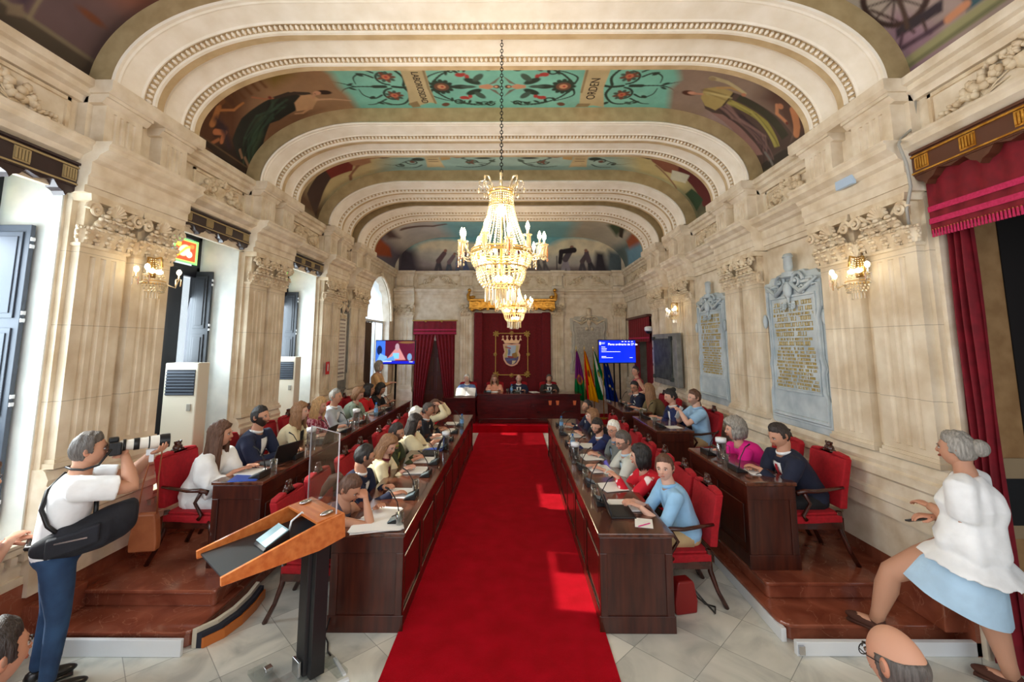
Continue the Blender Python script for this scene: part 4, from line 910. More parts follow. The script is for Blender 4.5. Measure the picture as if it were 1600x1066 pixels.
# cut painted field to the shield outline: keep only cells inside a slightly smaller outline
def shieldpos(U, V):
    s = .86; 
    # squeeze the width by the outline half-width at that height
    zs = np.array([-.35,-.33,-.28,-.15,0,.1,.2,.33]); ws = np.array([.02,.08,.17,.25,.27,.22,.25,.27])
    k = np.interp(V, zs, ws)/.27*s
    return (cxs+U*k, U*0+yh-.062, czs+V*s)
p.mesh('painted_arms', shieldpos, VCM, shd, smooth=False)
mb = MB(); cz0 = czs+.36
mb.prism([(cxs-.22, cz0), (cxs+.22, cz0), (cxs+.26, cz0+.09), (cxs-.26, cz0+.09)], yh-.07, yh-.03, 'y')
for i in range(5):
    x = cxs-.27+.135*i; mb.prism([(x-.045, cz0+.09), (x+.045, cz0+.09), (x, cz0+.19)], yh-.07, yh-.03, 'y'); mb.ell((x, yh-.05, cz0+.19+(.0 if i % 2 else .02)), (.035, .02, .035), 1)
    if i in (1, 2, 3): mb.ell((x, yh-.05, cz0+.22), (.05, .02, .025), 1)
mb.build('crown', mat('gold_crown_thread', S(232,190,150), .5, metal=.2), h)
# gilt canopy cornice
g = empty('gilt_canopy', (0, 0, 0), 0, 'carved gilded canopy cornice above the dark red central hanging', 'canopy')
mb = MB(); prof = [(-1.38,3.36), (-1.30,3.30), (-1.2,3.38), (-1.05,3.34), (-.9,3.40), (-.5,3.40), (-.3,3.34), (-.08,3.42), (.14,3.34), (.35,3.40), (.75,3.40), (.9,3.34), (1.05,3.38), (1.15,3.30), (1.23,3.36), (1.23,3.62), (-1.38,3.62)]
mb.prism(prof, YB-.5, YB-.02, 'y'); mb.build('cornice', GOLD, g, bevel=.01)
mb = MB(); mb.box(-1.42, 1.27, YB-.54, YB-.02, 3.62, 3.68); mb.box(-1.40, 1.25, YB-.53, YB-.02, 3.40, 3.43)
for i in range(9): mb.cbox(-1.2+i*.28, YB-.51, 3.52, .18, .03, .08)
for i in range(11):
    x = -1.3+i*.245; mb.ell((x, YB-.52, 3.37), (.07, .03, .045), 1); mb.ell((x, YB-.52, 3.60), (.05, .02, .02), 1)
mb.build('moulding', GOLD, g, bevel=.006)
mb = MB()
for sx in (-1.38, 1.23):
    mb.tube([(sx, YB-.48, 3.66), (sx*1.03, YB-.48, 3.8), (sx*.99, YB-.48, 3.92)], [.07, .05, .03], 8); mb.ell((sx, YB-.48, 3.95), .06, 2); mb.ell((sx*.93, YB-.48, 3.74), (.1, .05, .06), 1)
mb.build('finial', GOLD, g, auto=60)

# ================================================================== plaques
def plaque(name, label, side, a0, a1, z0, z1, o, crest=True, mt=GREYM, lit='gold'):
    e = empty(name, (0, 0, 0), 0, label, 'plaque'); M = FR[side]; w = a1-a0; c = (a0+a1)/2; h = z1-z0
    def L(pts): return [(c+x*w/2, z0+z*h) for x, z in pts]
    half = [(1.0,.0), (1.0,.16), (.93,.20), (.93,.34), (.98,.37), (.90,.44), (.90,.72), (.97,.78), (.97,.955), (.80,.955), (.72,.985), (.45,.985), (.38,1.0), (.0,1.0)]
    out = half+[(-x, z) for x, z in half[::-1][1:]]
    mb = MB(); mb.prism(L(out), 0, o, 'y', M); mb.prism(L([(x*.9, .04+z*.92) for x, z in out]), o, o+.02, 'y', M); fr = mb.build('slab', mt, e, bevel=.012)
    # raised roll moulding following the outline
    mb = MB(); P = [(x*.84, .07+z*.86) for x, z in out]; pts = [M @ Vector((x, o+.022, z)) for x, z in L(P+[P[0]])]
    mb.tube(pts, .026, 6); mb.build('roll_moulding', mt, e, auto=60)
    # inscription field
    ia0, ia1, iz0, iz1 = c-w*.335, c+w*.335, z0+h*.24, z0+h*.83
    mb = MB(); mb.box(ia0, ia1, o, o+.028, iz0, iz1, M)
    for q in ((ia0-.03, ia1+.03, iz0-.03, iz0), (ia0-.03, ia1+.03, iz1, iz1+.03), (ia0-.03, ia0, iz0, iz1), (ia1, ia1+.03, iz0, iz1)): mb.box(q[0], q[1], o, o+.04, q[2], q[3], M)
    mb.build('panel', mt, e, bevel=.005)
    mb = MB(); r = random.Random(hash(label) % 1000 if False else len(label)); z = iz1-.05; row = 0
    while z > iz0+.04:
        big = row in (0, 1, 3, 4, 6, 8); hh = .052 if big else .03; mg = r.uniform(.01, .08)
        a = ia0+mg
        while a < ia1-mg-.02:
            lw = hh*r.uniform(.35, .8)
            if r.random() > .14:
                s = r.random()   # letter-like strokes
                mb.box(a, a+lw*.22, o+.028, o+.033, z-hh, z, M)
                if s > .3: mb.box(a, a+lw, o+.028, o+.033, z-hh*.18, z, M)
                if s < .6: mb.box(a, a+lw, o+.028, o+.033, z-hh, z-hh*.82, M)
                if .2 < s < .8: mb.box(a+lw*.78, a+lw, o+.028, o+.033, z-hh, z, M)
            a += lw+hh*.2
        z -= hh*1.4; row += 1
    mb.build('inscription', lit, e)
    if crest:
        mb = MB(); T = M @ Matrix.Translation((c, o+.03, z0+h*.93)); s = w
        mb.lathe([(0,-.02*s), (.10*s,0), (.09*s,.05*s), (.04*s,.06*s), (.06*s,.1*s), (.055*s,.2*s), (.07*s,.21*s), (.05*s,.24*s), (0,.25*s)], 12, M=T @ Matrix.Diagonal((1,.6,1,1)) @ Matrix.Translation((0,0,.05*s)))
        for sg in (-1, 1):
            spiral(mb, T @ Matrix.Translation((sg*.13*s, 0, .0)), .09*s, sgn=sg, w=.022); spiral(mb, T @ Matrix.Translation((sg*.2*s, 0, -.1*s)), .05*s, sgn=-sg, w=.016)
            mb.tube([(sg*.05*s,.02,-.02), (sg*.2*s,.03,-.12*s), (sg*.3*s,.02,-.06*s), (sg*.42*s,.01,.0)], [.03,.03,.024,.014], 6, M=T)
            leaf(mb, T @ Matrix.Translation((sg*.07*s, .02, -.2*s)) @ Matrix.Rotation(pi, 4, 'Y') @ Matrix.Rotation(0, 4, 'X'), .07, .1*s, .02)
        mb.ell((0, .03, -.08*s), (.06*s, .04, .09*s), 2, M=T); mb.tube([(0,.03,-.1*s), (0,.02,-.26*s)], [.03, .008], 6, M=T)
        for sg in (-1, 1): mb.ell((sg*s*.47, .0, -.38*s), (.03*s, .03, .08*s), 2, M=T)
        mb.build('crest', GREYM if mt is GREYM else CARVE, e, auto=60)
    return e
INS = mat('worn_gold_lettering', S(206,178,98), .45, metal=0, col2=S(176,158,108), nscale=30); INSW = mat('incised_dark_lettering', S(150,140,130), .7)
plaque('inscribed_plaque', 'large grey marble plaque with gold inscription and crest, right wall nearest the red doorway', 'R', 4.80, 6.02, 1.32, 3.22, .06, lit=INS)
plaque('inscribed_plaque', 'grey marble gold-lettered plaque between pilasters, second from the right doorway', 'R', 7.10, 8.28, 1.32, 3.20, .06, lit=INS)
plaque('inscribed_plaque', 'pale stone inscribed plaque with crest on the back wall behind the flags', 'B', 1.72, 2.92, 1.4, 3.2, .05, mt=mat('warm_grey_stone', S(184,178,164), .55, col2=S(200,194,180), nscale=5), lit=INSW)
pq = plaque('inscribed_plaque', 'white lettered tablet on grey stone at the far left wall above the seated councillors', 'L', 8.84, 10.0, 1.2, 3.34, .05, mt=GREYF, lit=INSW)
mb = MB(); mb.box(9.14, 9.70, .07, .088, 1.55, 3.0, FR['L']); mb.build('white_tablet', mat('white_marble_tablet', S(222,218,206), .5), pq, bevel=.01)
r = random.Random(5); ILM = mat('grey_red_lettering', S(140,120,116), .7)
for i in range(17):
    mb = MB(); z = 2.93-i*.08; a = 9.18+r.random()*.06
    while a < 9.62: lw = r.uniform(.012, .03); mb.box(a, a+lw*.4, .088, .092, z-.035, z, FR['L']); mb.box(a, a+lw, .088, .092, z-.008, z, FR['L']); a += lw+.012
    mb.build('inscription_line', ILM, pq)
# dark bronze plaque in grey frame
e = empty('bronze_plaque', (0, 0, 0), 0, 'dark bronze memorial plate in a square grey stone frame on the right wall', 'plaque'); M = FR['R']
mb = MB(); mb.box(8.80, 10.30, .18, .28, 1.46, 2.54, M); mb.build('stone_frame', GREYF, e, bevel=.01)
mb = MB(); mb.box(9.05, 10.15, .28, .31, 1.58, 2.44, M); mb.build('bronze_plate', DGREY, e, bevel=.02)
mb = MB()
for a in (9.02, 10.12):
    for z in (1.56, 2.40): mb.box(a, a+.1, .28, .33, z, z+.08, M)
for i in range(9): mb.box(9.2, 10.0, .31, .314, 1.7+i*.075, 1.72+i*.075, M)
mb.build('corner_boss', DGREY, e, bevel=.01)
# small framed picture, cctv, exit sign, fire sign
e = empty('framed_picture', (0, 0, 0), 0, 'small blue and white picture in dark frame beside the far right doorway', 'picture')
mb = MB(); mb.box(10.92, 11.14, .0, .04, 1.78, 2.24, M); mb.build('frame', mat('dark_blue_frame', S(36,26,44), .4), e, bevel=.005)
mb = MB(); mb.box(10.96, 11.10, .04, .045, 1.84, 2.18, M); mb.build('mount', PAPER, e); mb = MB(); mb.box(10.99, 11.07, .045, .048, 1.9, 2.12, M); mb.build('print', mat('blue_print', S(40,60,130), .5), e)
e = empty('security_camera', (0, 0, 0), 0, 'white dome security camera on bracket on the right wall near the far doorway', 'camera')
mb = MB(); T = FR['R'] @ Matrix.Translation((11.05, .14, 2.66)); mb.lathe([(0,.1), (.06,.1), (.1,.07), (.1,0), (.08,-.02)], 16, M=T); mb.box(-.03, .03, -.14, 0, .03, .09, T); mb.build('housing', WHITEP, e, auto=40)
mb = MB(); mb.ell((0, 0, -.02), (.075, .075, .07), 3, M=T); mb.build('dome', BLACK, e, smooth=True)
e = empty('exit_sign', (0, 0, 0), 0, 'small pale blue sign plate on the cornice above the right wall lamp', 'sign')
mb = MB(); mb.box(4.02, 4.24, .26, .30, 3.84, 3.93, FR['R']); mb.build('plate', mat('pale_blue_sign', S(176,200,226), .4), e, bevel=.004)
e = empty('fire_sign', (0, 0, 0), 0, 'red fire extinguisher sign on the left wall pier', 'sign')
mb = MB(); mb.box(8.50, 8.66, .18, .185, 1.74, 1.98, FR['L']); mb.build('plate', mat('red_sign', S(196,40,30), .4), e)
mb = MB(); mb.box(8.56, 8.6, .186, .189, 1.80, 1.92, FR['L']); mb.ell((8.58, .186, 1.93), (.015, .004, .015), 1, M=FR['L']); mb.build('symbol', PAPER, e)
# loose cable on the right wall
mb = MB(); pts = [(3.60,.02,4.45), (3.62,.03,4.2), (3.60,.18,4.08), (3.50,.30,3.98), (3.47,.28,3.8), (3.52,.22,3.62), (3.60,.20,3.45), (3.66,.14,3.3)]
mb.tube([FR['R'] @ Vector(q) for q in pts], .012, 6); tag(mb.build('cable', mat('grey_cable', S(168,166,158), .6), smooth=True), 'grey cable running down the stonework beside the right doorway pelmet', 'cable')
# ---- air conditioners in the window niches
def ac(y, z1, label, s=1):
    e = empty('air_conditioner', (-3.97, y, .82), 0, label, 'air conditioner', 'air conditioning cabinets')
    w = .40; h = z1-.82; mb = MB(); mb.box(-w/2, w/2, 0, .2, 0, h); mb.build('cabinet', mat('cream_ac_cabinet', S(214,206,188), .45), e, bevel=.012)
    mb = MB(); mb.box(-w/2+.03, w/2-.03, -.006, 0, h-.38, h-.08); gr = mb.build('grille', mat('dark_grille', S(30,36,48), .5), e)
    mb = MB()
    for i in range(8): mb.box(-w/2+.03, w/2-.03, -.016, -.004, h-.37+i*.036, h-.355+i*.036)
    mb.build('louvre', mat('grey_louvre', S(80,88,100), .5), gr)
    mb = MB(); mb.box(.1, .15, -.012, 0, h-.56, h-.48); mb.build('control_panel', mat('grey_control', S(150,146,136), .4), e, bevel=.003)
ac(5.28, 2.10, 'tall cream air conditioner cabinet under the stained glass window, nearest camera'); ac(7.62, 2.10, 'tall cream air conditioner cabinet in the farther left window')
# ================================================================== platforms
mb = MB()
def rcorner(x0, x1, y0, y1, r=.12, inner='l'):
    """footprint with one rounded front corner on the aisle side"""
    pts = []
    if inner == 'l':
        for i in range(7): a = pi+(pi/2)*i/6; pts.append((x0+r+r*cos(a), y0+r+r*sin(a)))
        pts += [(x1, y0), (x1, y1), (x0, y1)]
    else:
        pts += [(x0, y0)]
        for i in range(7): a = -pi/2+(pi/2)*i/6; pts.append((x1-r+r*cos(a), y0+r+r*sin(a)))
        pts += [(x1, y1), (x0, y1)]
    return pts
def platform(name, side):
    mb = MB()
    if side == 'R':
        mb.prism(rcorner(2.13, 3.5, 3.77, 11.6), 0, .10, 'z'); mb.prism(rcorner(2.11, 3.5, 3.75, 11.6), .10, .13, 'z')
        mb.prism(rcorner(2.20, 3.5, 4.12, 11.6, .03), .13, .24, 'z'); mb.prism(rcorner(2.18, 3.5, 4.09, 11.6, .03), .24, .27, 'z')
        mb.box(3.30, 3.5, 3.66, 4.12, .13, .36)
    else:
        mb.prism(rcorner(-3.8, -2.49, 3.65, 11.4, .12, 'r'), 0, .10, 'z'); mb.prism(rcorner(-3.8, -2.47, 3.63, 11.4, .12, 'r'), .10, .13, 'z')
        mb.prism(rcorner(-3.8, -2.43-.1, 3.97, 11.4, .03, 'r'), .13, .24, 'z'); mb.prism(rcorner(-3.8, -2.43-.08, 3.94, 11.4, .03, 'r'), .24, .27, 'z')
        mb.box(-3.8, -3.62, 3.6, 3.97, .13, .33)
    return tag(mb.build(name, REDM, bevel=.008), kind='structure')
platform('trim_2', 'R'); platform('trim_3', 'L')
# white cable ramps round the platforms
def ramp(label, pts, h=.10, w=.10, extra=None):
    e = empty('kick_board', (0, 0, 0), 0, label, 'kick board')
    for (x0, y0), (x1, y1) in zip(pts, pts[1:]):
        mb = MB(); d = V((x1-x0, y1-y0, 0)).normalized(); n = V((-d.y, d.x, 0))*w
        a, b = V((x0, y0, 0)), V((x1, y1, 0)); mb.prism([(a.x, a.y), (b.x, b.y), (b.x+n.x, b.y+n.y), (a.x+n.x, a.y+n.y)], .001, h, 'z'); mb.build('board', WHITEP, e, bevel=.004)
    return e
V = Vector
r1 = ramp('white painted kick board along the front and aisle edge of the right platform', [(2.13, 5.0), (2.10, 3.76)][::-1], .10, -.04)
mb = MB(); mb.box(2.12, 4.1, 3.60, 3.64, .001, .10); mb.build('board', WHITEP, r1, bevel=.004)
mb = MB(); mb.box(2.13, 2.17, 3.58, 3.60, .02, .08); mb.build('end_cap', CHROME, r1)
r2 = ramp('white painted kick board below the front step of the left platform', [(-4.2+.5, 3.56), (-2.50, 3.56)], .12, .03)
e = empty('folding_ramp', (0, 0, 0), 0, 'folded curved ramp with orange edge and dark mat beside the left platform step', 'ramp')
rr = [(-2.455, 3.66), (-2.37, 3.78), (-2.33, 3.95), (-2.33, 4.15), (-2.36, 4.34)]
def strip(name, off, w, z0, z1, m):
    A = []; 
    for i, (x, y) in enumerate(rr): A.append((x+off, y))
    B = [(x+off+w, y) for x, y in rr]; n = len(A)
    mb = MB(); mb.prism(A+B[::-1], z0, z1, 'z'); mb.build(name, m, e, bevel=.003)
strip('white_edge', -.035, .035, .001, .14, mat('cream_board', S(200,190,170), .6)); strip('dark_mat', 0, .04, .001, .11, mat('dark_mat', S(34,36,48), .7)); strip('orange_edge', .04, .018, .001, .075, mat('orange_wood_edge', S(186,104,44), .4))

# ================================================================== chair
def make_chair(label, group):
    t = empty('armchair', (0, 0, 0), 0, label, 'chair', group)
    mb = MB(); mb.loft([[(-.25,-.24,z), (.25,-.24,z), (.28,.25,z), (-.28,.25,z)] for z in (.38,.45)]); mb.loft([[(-.235,-.22,z), (.235,-.22,z), (.265,.24,z), (-.265,.24,z)] for z in (.45,.475)])
    mb.build('seat', VELVET, t, bevel=.018, smooth=False)
    rows = []
    for z, y, hw in ((.50,-.235,.235), (.64,-.25,.24), (.82,-.28,.25), (.96,-.305,.255)): rows.append([(-hw,y,z), (hw,y,z), (hw,y-.07,z), (-hw,y-.07,z)])
    mb = MB(); mb.loft(rows); 
    mb.prism([(-.255,.96), (.255,.96), (.22,.985), (.09,1.0), (.06,.97), (-.06,.97), (-.09,1.0), (-.22,.985)], -.375, -.305, 'y')
    mb.build('backrest', VELVET, t, bevel=.015)
    mb = MB(); mb.ell((0,-.34,1.005), (.055,.04,.05), 2); mb.ell((-.05,-.34,.98), (.04,.03,.03), 2); mb.ell((.05,-.34,.98), (.04,.03,.03), 2); mb.ell((0,-.34,1.05), (.03,.03,.03), 2)
    for sg in (-1, 1): mb.tube([(0,-.34,1.04), (sg*.04,-.34,1.065), (sg*.03,-.34,1.03)], [.012,.014,.006], 6)
    mb.build('carved_crest', WOODC, t, auto=70)
    for sg in (-1, 1):
        x = sg*.255
        mb = MB(); mb.tube([(x*.95,-.27,.70), (x*1.1,-.15,.70), (x*1.2,.02,.685), (x*1.22,.14,.69), (x*1.15,.2,.67), (x*1.16,.19,.645)], [.018,.02,.022,.026,.026,.014], 8, flat=.8)
        mb.tube([(x*1.12,.13,.66), (x*1.0,.06,.56), (x*1.12,.15,.46), (x*1.08,.12,.42)], [.018,.016,.018,.02], 8); mb.build('arm', WOODC, t, smooth=True)
        mb = MB(); mb.tube([(x*.98,.22,.40), (x*1.1,.26,.30), (x*1.0,.235,.14), (x*1.05,.26,.0)], [.032,.028,.018,.022], 8); mb.build('leg', WOODC, t, smooth=True)
        mb = MB(); mb.tube([(x*.88,-.22,.48), (x*.88,-.23,.30), (x*.95,-.28,.14), (x*1.0,-.35,.0)], [.026,.024,.019,.021], 8); mb.build('leg', WOODC, t, smooth=True)
    mb = MB(); mb.box(-.245,.245,-.235,-.20,.33,.39); mb.box(-.265,.265,.21,.245,.33,.39); mb.box(-.26,-.225,-.22,.23,.33,.39); mb.box(.225,.26,-.22,.23,.33,.39); mb.build('seat_rail', WOODC, t)
    return t
CH0 = make_chair('x', 'red armchairs'); ch_used = [False]
def chair(x, y, z, rz, label):
    if not ch_used[0]:
        ch_used[0] = True; c = CH0; c.location = (x, y, z); c.rotation_euler = (0, 0, rz); c['label'] = label; c['group'] = 'red velvet armchairs'; return c
    return copy_tree(CH0, (x, y, z), rz, label, 'red velvet armchairs')

# ================================================================== desks
def desk(label, x0, x1, y0, y1, z0, z1, aisle, wood=WOOD, top=WOODT, np_=None, name='council_desk'):
    """aisle = +1: front panel on the +x side"""
    e = empty(name, ((x0+x1)/2, y0, z0), 0, label, 'desk'); cx = (x0+x1)/2; M = Matrix.Translation((-cx, -y0, -z0))
    fx = x1 if aisle > 0 else x0; s = -aisle
    mb = MB(); mb.box(x0-.015, x1+.015, y0-.02, y1+.02, z1-.035, z1, M); mb.build('desktop', top, e, bevel=.008)
    mb = MB(); lo, hi = sorted((fx+s*.02, fx+s*.05)); mb.box(lo, hi, y0+.03, y1-.03, z0+.02, z1-.035, M)
    n = np_ or max(1, int((y1-y0)/.72)); w = (y1-y0)/n
    l2, h2 = sorted((fx+s*.005, fx+s*.02))
    mb.box(l2, h2, y0, y1, z0+.001, z0+.12, M); mb.box(l2, h2, y0, y1, z1-.16, z1-.035, M)
    for i in range(n+1):
        c = y0+w*i; mb.box(l2, h2, max(y0, c-.05), min(y1, c+.05), z0+.12, z1-.16, M)
    mb.build('front_panel', wood, e, bevel=.004)
    mb = MB()
    for i in range(n):
        a, b = y0+w*i+.10, y0+w*(i+1)-.10; l3, h3 = sorted((fx+s*.008, fx+s*.022)); mb.box(l3, h3, a, b, z0+.19, z1-.23, M)
    mb.build('raised_panel', wood, e, bevel=.008)
    for yy, d in ((y0, 1), (y1, -1)):
        mb = MB(); a, b = sorted((yy, yy+d*.04)); mb.box(x0, x1, a, b, z0+.001, z1-.035, M); a, b = sorted((yy-d*.012, yy))
        mb.box(x0-.01, x1+.01, a, b, z0+.001, z0+.13, M); mb.box(x0, x1, a, b, z1-.16, z1-.035, M); mb.box(x0, x0+.06, a, b, z0+.13, z1-.16, M); mb.box(x1-.06, x1, a, b, z0+.13, z1-.16, M)
        mb.build('end_panel', wood, e, bevel=.004)
    return e
desk('long dark wooden council desk left of the red carpet with papers on top', -1.52, -.92, 3.86, 9.9, 0, .77, 1)
desk('long dark wooden council desk right of the red carpet', .70, 1.30, 3.86, 9.4, 0, .77, -1)
desk('long raised council desk on the left platform under the windows', -2.84, -2.38, 4.31, 10.2, .27, 1.04, 1)
desk('raised wooden desk nearest the camera on the right platform', 2.17, 2.62, 4.31, 5.65, .27, 1.04, -1, np_=2)
desk('raised wooden desk in the middle of the right platform row', 2.12, 2.66, 6.75, 8.05, .27, 1.04, -1, np_=2)
desk('raised wooden desk farthest along the right platform', 2.06, 2.60, 8.55, 9.95, .27, 1.04, -1, np_=2)
# presiding table, facing the camera
e = empty('presiding_table', (.4, 12.2, .2), 0, 'dark red lacquered presiding table at the end of the carpet', 'table')
def B(mb, x0, x1, y0, y1, z0, z1): mb.box(x0-.4, x1-.4, y0-12.2, y1-12.2, z0-.2, z1-.2)
mb = MB(); B(mb, -1.0, 1.8, 12.05, 12.65, .94, .985); mb.build('tabletop', WOODR, e, bevel=.008)
mb = MB(); B(mb, -.97, 1.77, 12.14, 12.18, .2, .94); B(mb, -.97, 1.77, 12.12, 12.14, .2, .32); B(mb, -.97, 1.77, 12.12, 12.14, .82, .94)
for x in (-.95, .40, 1.15, 1.75): B(mb, x-.05, x+.03, 12.12, 12.14, .3, .84)
mb.build('front_panel', WOODR, e, bevel=.005)
for x0 in (-.97, 1.73): mb = MB(); B(mb, x0, x0+.04, 12.14, 12.64, .2, .94); mb.build('end_panel', WOODR, e)
mb = MB(); OR = mat('orange_sticker', S(214,104,54), .5)
for x in (.96, 1.16, 1.62): mb = MB(); mb.prism([(x-.4-.045, .60), (x-.4+.045, .60), (x-.4+.03, .48), (x-.4-.03, .48)], -.085, -.08, 'y'); mb.build('orange_plate', OR, e)
e = empty('side_table', (-1.5, 12.1, .2), 0, 'lower dark red side table with the open book, left of the presiding table', 'table')
mb = MB(); mb.box(-.45, .45, -.05, .45, .64, .68); mb.build('tabletop', WOODR, e, bevel=.006)
mb = MB(); mb.box(-.44, .44, 0, .04, 0, .64); mb.build('front_panel', WOODR, e); 
for x in (-.44, .40): mb = MB(); mb.box(x, x+.04, .04, .44, 0, .64); mb.build('end_panel', WOODR, e)

# ================================================================== lectern with screen
e = empty('lectern', (-1.47, 3.42, 0), radians(-41), 'black column lectern with sloping orange wood tray and clear screen at the front left', 'lectern')
BLKS = mat('satin_black_column', S(26,26,28), .45)
mb = MB(); mb.prism([(-.075,.0), (-.06,-.07), (.06,-.07), (.075,.0), (.06,.07), (-.06,.07)], .03, .98, 'z'); mb.build('column', BLKS, e, bevel=.004)
mb = MB(); mb.box(-.145, -.078, -.03, .03, .03, .80); mb.build('cable_duct', mat('dark_grey_profile', S(58,64,66), .4), e, bevel=.004)
mb = MB(); mb.box(.078, .13, -.05, .05, .03, .90); mb.build('cable_duct', BLKS, e, bevel=.004)
mb = MB(); mb.box(-.30, .30, -.30, -.18, .002, .03); mb.box(-.22, .22, .1, .18, .002, .03); mb.box(-.06, .06, -.3, .18, .002, .03)
mb.build('base_plate', ACRYL, e, bevel=.004)
for x, y, z, a, b, c in ((-.2,-.2,.04,.05,.05,.02), (.2,-.2,.04,.05,.05,.02), (0,-.09,.08,.1,.02,.1)): mb = MB(); mb.cbox(x, y, z, a, b, c); mb.build('foot_bracket', CHROME, e, bevel=.003)
# tray: local y from -.72 (reader) to +.02 (front); height rises
TR = Matrix.Translation((0, .0, 1.0)) @ Matrix.Rotation(radians(4.5), 4, 'X')
tr = MB(); tr.box(-.235, .235, -.66, .04, -.012, .0, TR); tray = tr.build('tray', mat('black_tray_mat', S(34,38,42), .45), e)
for sg in (-1, 1):
    mb = MB(); x0, x1 = sorted((sg*.24, sg*.262)); 
    v = [(-.68,-.03), (-.68,.02), (-.10,.105), (.09,.115), (.09,-.05), (-.1,-.07)]
    mb.prism(v, x0, x1, 'x', TR); mb.build('side_board', OAK, e, bevel=.003)
mb = MB(); mb.box(-.24, .24, -.10, .09, .095, .115, TR); shelf = mb.build('front_shelf', OAK, e, bevel=.003)
mb = MB(); mb.box(-.24, .24, .07, .09, -.05, .095, TR); mb.build('front_board', OAK, e, bevel=.002)
mb = MB(); mb.box(-.225, .225, .01, .018, .12, .68, Matrix.Translation((0,0.02,1.0))); mb.build('clear_screen', ACRYL, e)
mb = MB(); mb.box(-.229,-.225,.010,.018,.12,.68, Matrix.Translation((0,0.02,1.0))); mb.box(.225,.229,.010,.018,.12,.68, Matrix.Translation((0,0.02,1.0))); mb.box(-.225,.225,.010,.018,.676,.68, Matrix.Translation((0,0.02,1.0))); mb.build('screen_edge', mat('bright_acrylic_edge', S(206,200,206), .2), e)
for sg in (-1, 1):
    mb = MB(); mb.ell((sg*.17, .0, .125), (.028, .05, .014), 2, M=TR); mb.build('screen_clip', CHROME, e, smooth=True)
# touch unit on the tray
e = empty('touch_console', (0, 0, 0), 0, 'small tilted console with pale screen and bent white cable on the lectern tray', 'console')
TC = Matrix.Translation((-1.47, 3.42, 0)) @ rotz(radians(-41)) @ TR @ Matrix.Translation((0.02, -.30, .004))
mb = MB(); mb.prism([(-.10,.0), (.07,.0), (.07,.075), (-.085,.015)], -.09, .09, 'x', TC); mb.build('housing', BLACK, e, bevel=.004)
Ts = TC @ Matrix.Translation((0, -.008, .045)) @ Matrix.Rotation(radians(21), 4, 'X')
mb = MB(); mb.box(-.085, .085, -.08, .08, .002, .006, Ts); mb.build('screen', mat('pale_lit_screen', S(140,170,176), .15, emit=S(140,170,178), estr=.25), e)
mb = MB(); mb.box(.0, .08, -.07, .07, .0065, .0075, Ts); mb.build('screen_card', mat('pale_screen_card', S(206,214,216), .2, emit=S(206,214,216), estr=.3), e)
mb = MB(); mb.tube([TC @ V(q) for q in ((-.02,.10,.0), (-.03,.13,.08), (-.02,.2,.12), (.0,.24,.06))], .007, 8); mb.build('cable', WHITEP, e, smooth=True)
mb = MB(); pts = [(-1.2,3.86,.62), (-1.21,3.80,.2), (-1.19,3.78,.02), (-1.2,3.7,.008), (-1.17,3.6,.008), (-1.28,3.5,.008), (-1.24,3.42,.008)]
mb = MB(); mb.tube([(-1.50,3.84,.12), (-1.52,3.80,.01), (-1.46,3.72,.008), (-1.42,3.62,.008), (-1.38,3.58,.008)], .006, 6); tag(mb.build('power_cable', BLACK, smooth=True), 'black cable curling on the marble floor beside the left desk end', 'cable')
mb = MB(); mb.tube([(-1.72,3.25,.008), (-1.9,3.2,.008), (-2.1,3.05,.008)], .006, 6); mb.tube([(-1.55,3.12,.008), (-1.7,3.02,.008), (-1.85,2.9,.008)], .006, 6); tag(mb.build('power_cable', BLACK, smooth=True), 'pair of black cables leading from the lectern foot across the floor', 'cable')
mb = MB(); mb.box(-.11, .11, -.012, .012, .001, .014, Matrix.Translation((-1.27,3.47,0)) @ rotz(radians(-50))); tag(mb.build('acrylic_rod', WHITEP, bevel=.003), 'white plastic trunking strip lying on the floor behind the lectern', 'strip')
mb = MB(); mb.box(-.08, .08, -.015, .015, .001, .016, Matrix.Translation((-1.22,3.30,0)) @ rotz(radians(38))); tag(mb.build('acrylic_rod', WHITEP, bevel=.003), 'short white plastic strip on the floor right of the lectern column', 'strip')

# ================================================================== screens, flags
def screen_mat(name, s_):
    m = mat(name, (0, 0, 0), .25, vcol=False); nt = m.node_tree; a = nt.nodes.new('ShaderNodeAttribute'); a.attribute_name = 'Col'; b = nt.nodes['Principled BSDF']; nt.links.new(a.outputs['Color'], b.inputs['Emission Color']); b.inputs['Emission Strength'].default_value = s_; return m
SCRM = screen_mat('lit_screen', 1.0); WTXT = mat('lit_white_text', (1, 1, 1), .5, emit=(1, 1, 1), estr=1.1)
tv = empty('television', (2.62, 11.3, 0), radians(8), 'television on the right showing a blue agenda slide', 'television', 'televisions on stands')
mb = MB(); mb.box(-.50, .50, 0, .05, 1.83, 2.43); mb.build('housing', BLACK, tv, bevel=.006)
p = Paint(-.485, .485, 1.85, 2.41, 120, 70, S(10,40,226)); p.mixm((p.V < 1.90)*1.0, S(10,50,200)); p.poly([(-.47,2.30), (-.43,2.30), (-.43,2.37), (-.47,2.37)], (1,1,1)); p.line([(-.41,2.35), (-.33,2.35)], .006, S(200,214,255)); p.line([(-.41,2.325), (-.34,2.325)], .006, S(200,214,255))
p.mesh('display', lambda U, V_: (U, U*0-.004, V_), SCRM, tv, smooth=False)
TT = lambda x, z: Matrix(((1,0,0,x),(0,0,-1,-.006),(0,1,0,z),(0,0,0,1)))
text('slide_text', 'Pleno ordinario de 27 de', .078, WTXT, TT(.15, 2.31), tv, .0005)
mb = MB()
for z, l in ((2.24,.10), (2.20,.14), (2.16,.13), (2.12,.50), (2.0,.12), (1.97,.3)): mb.box(-.42, -.42+l, -.008, -.006, z, z+.008)
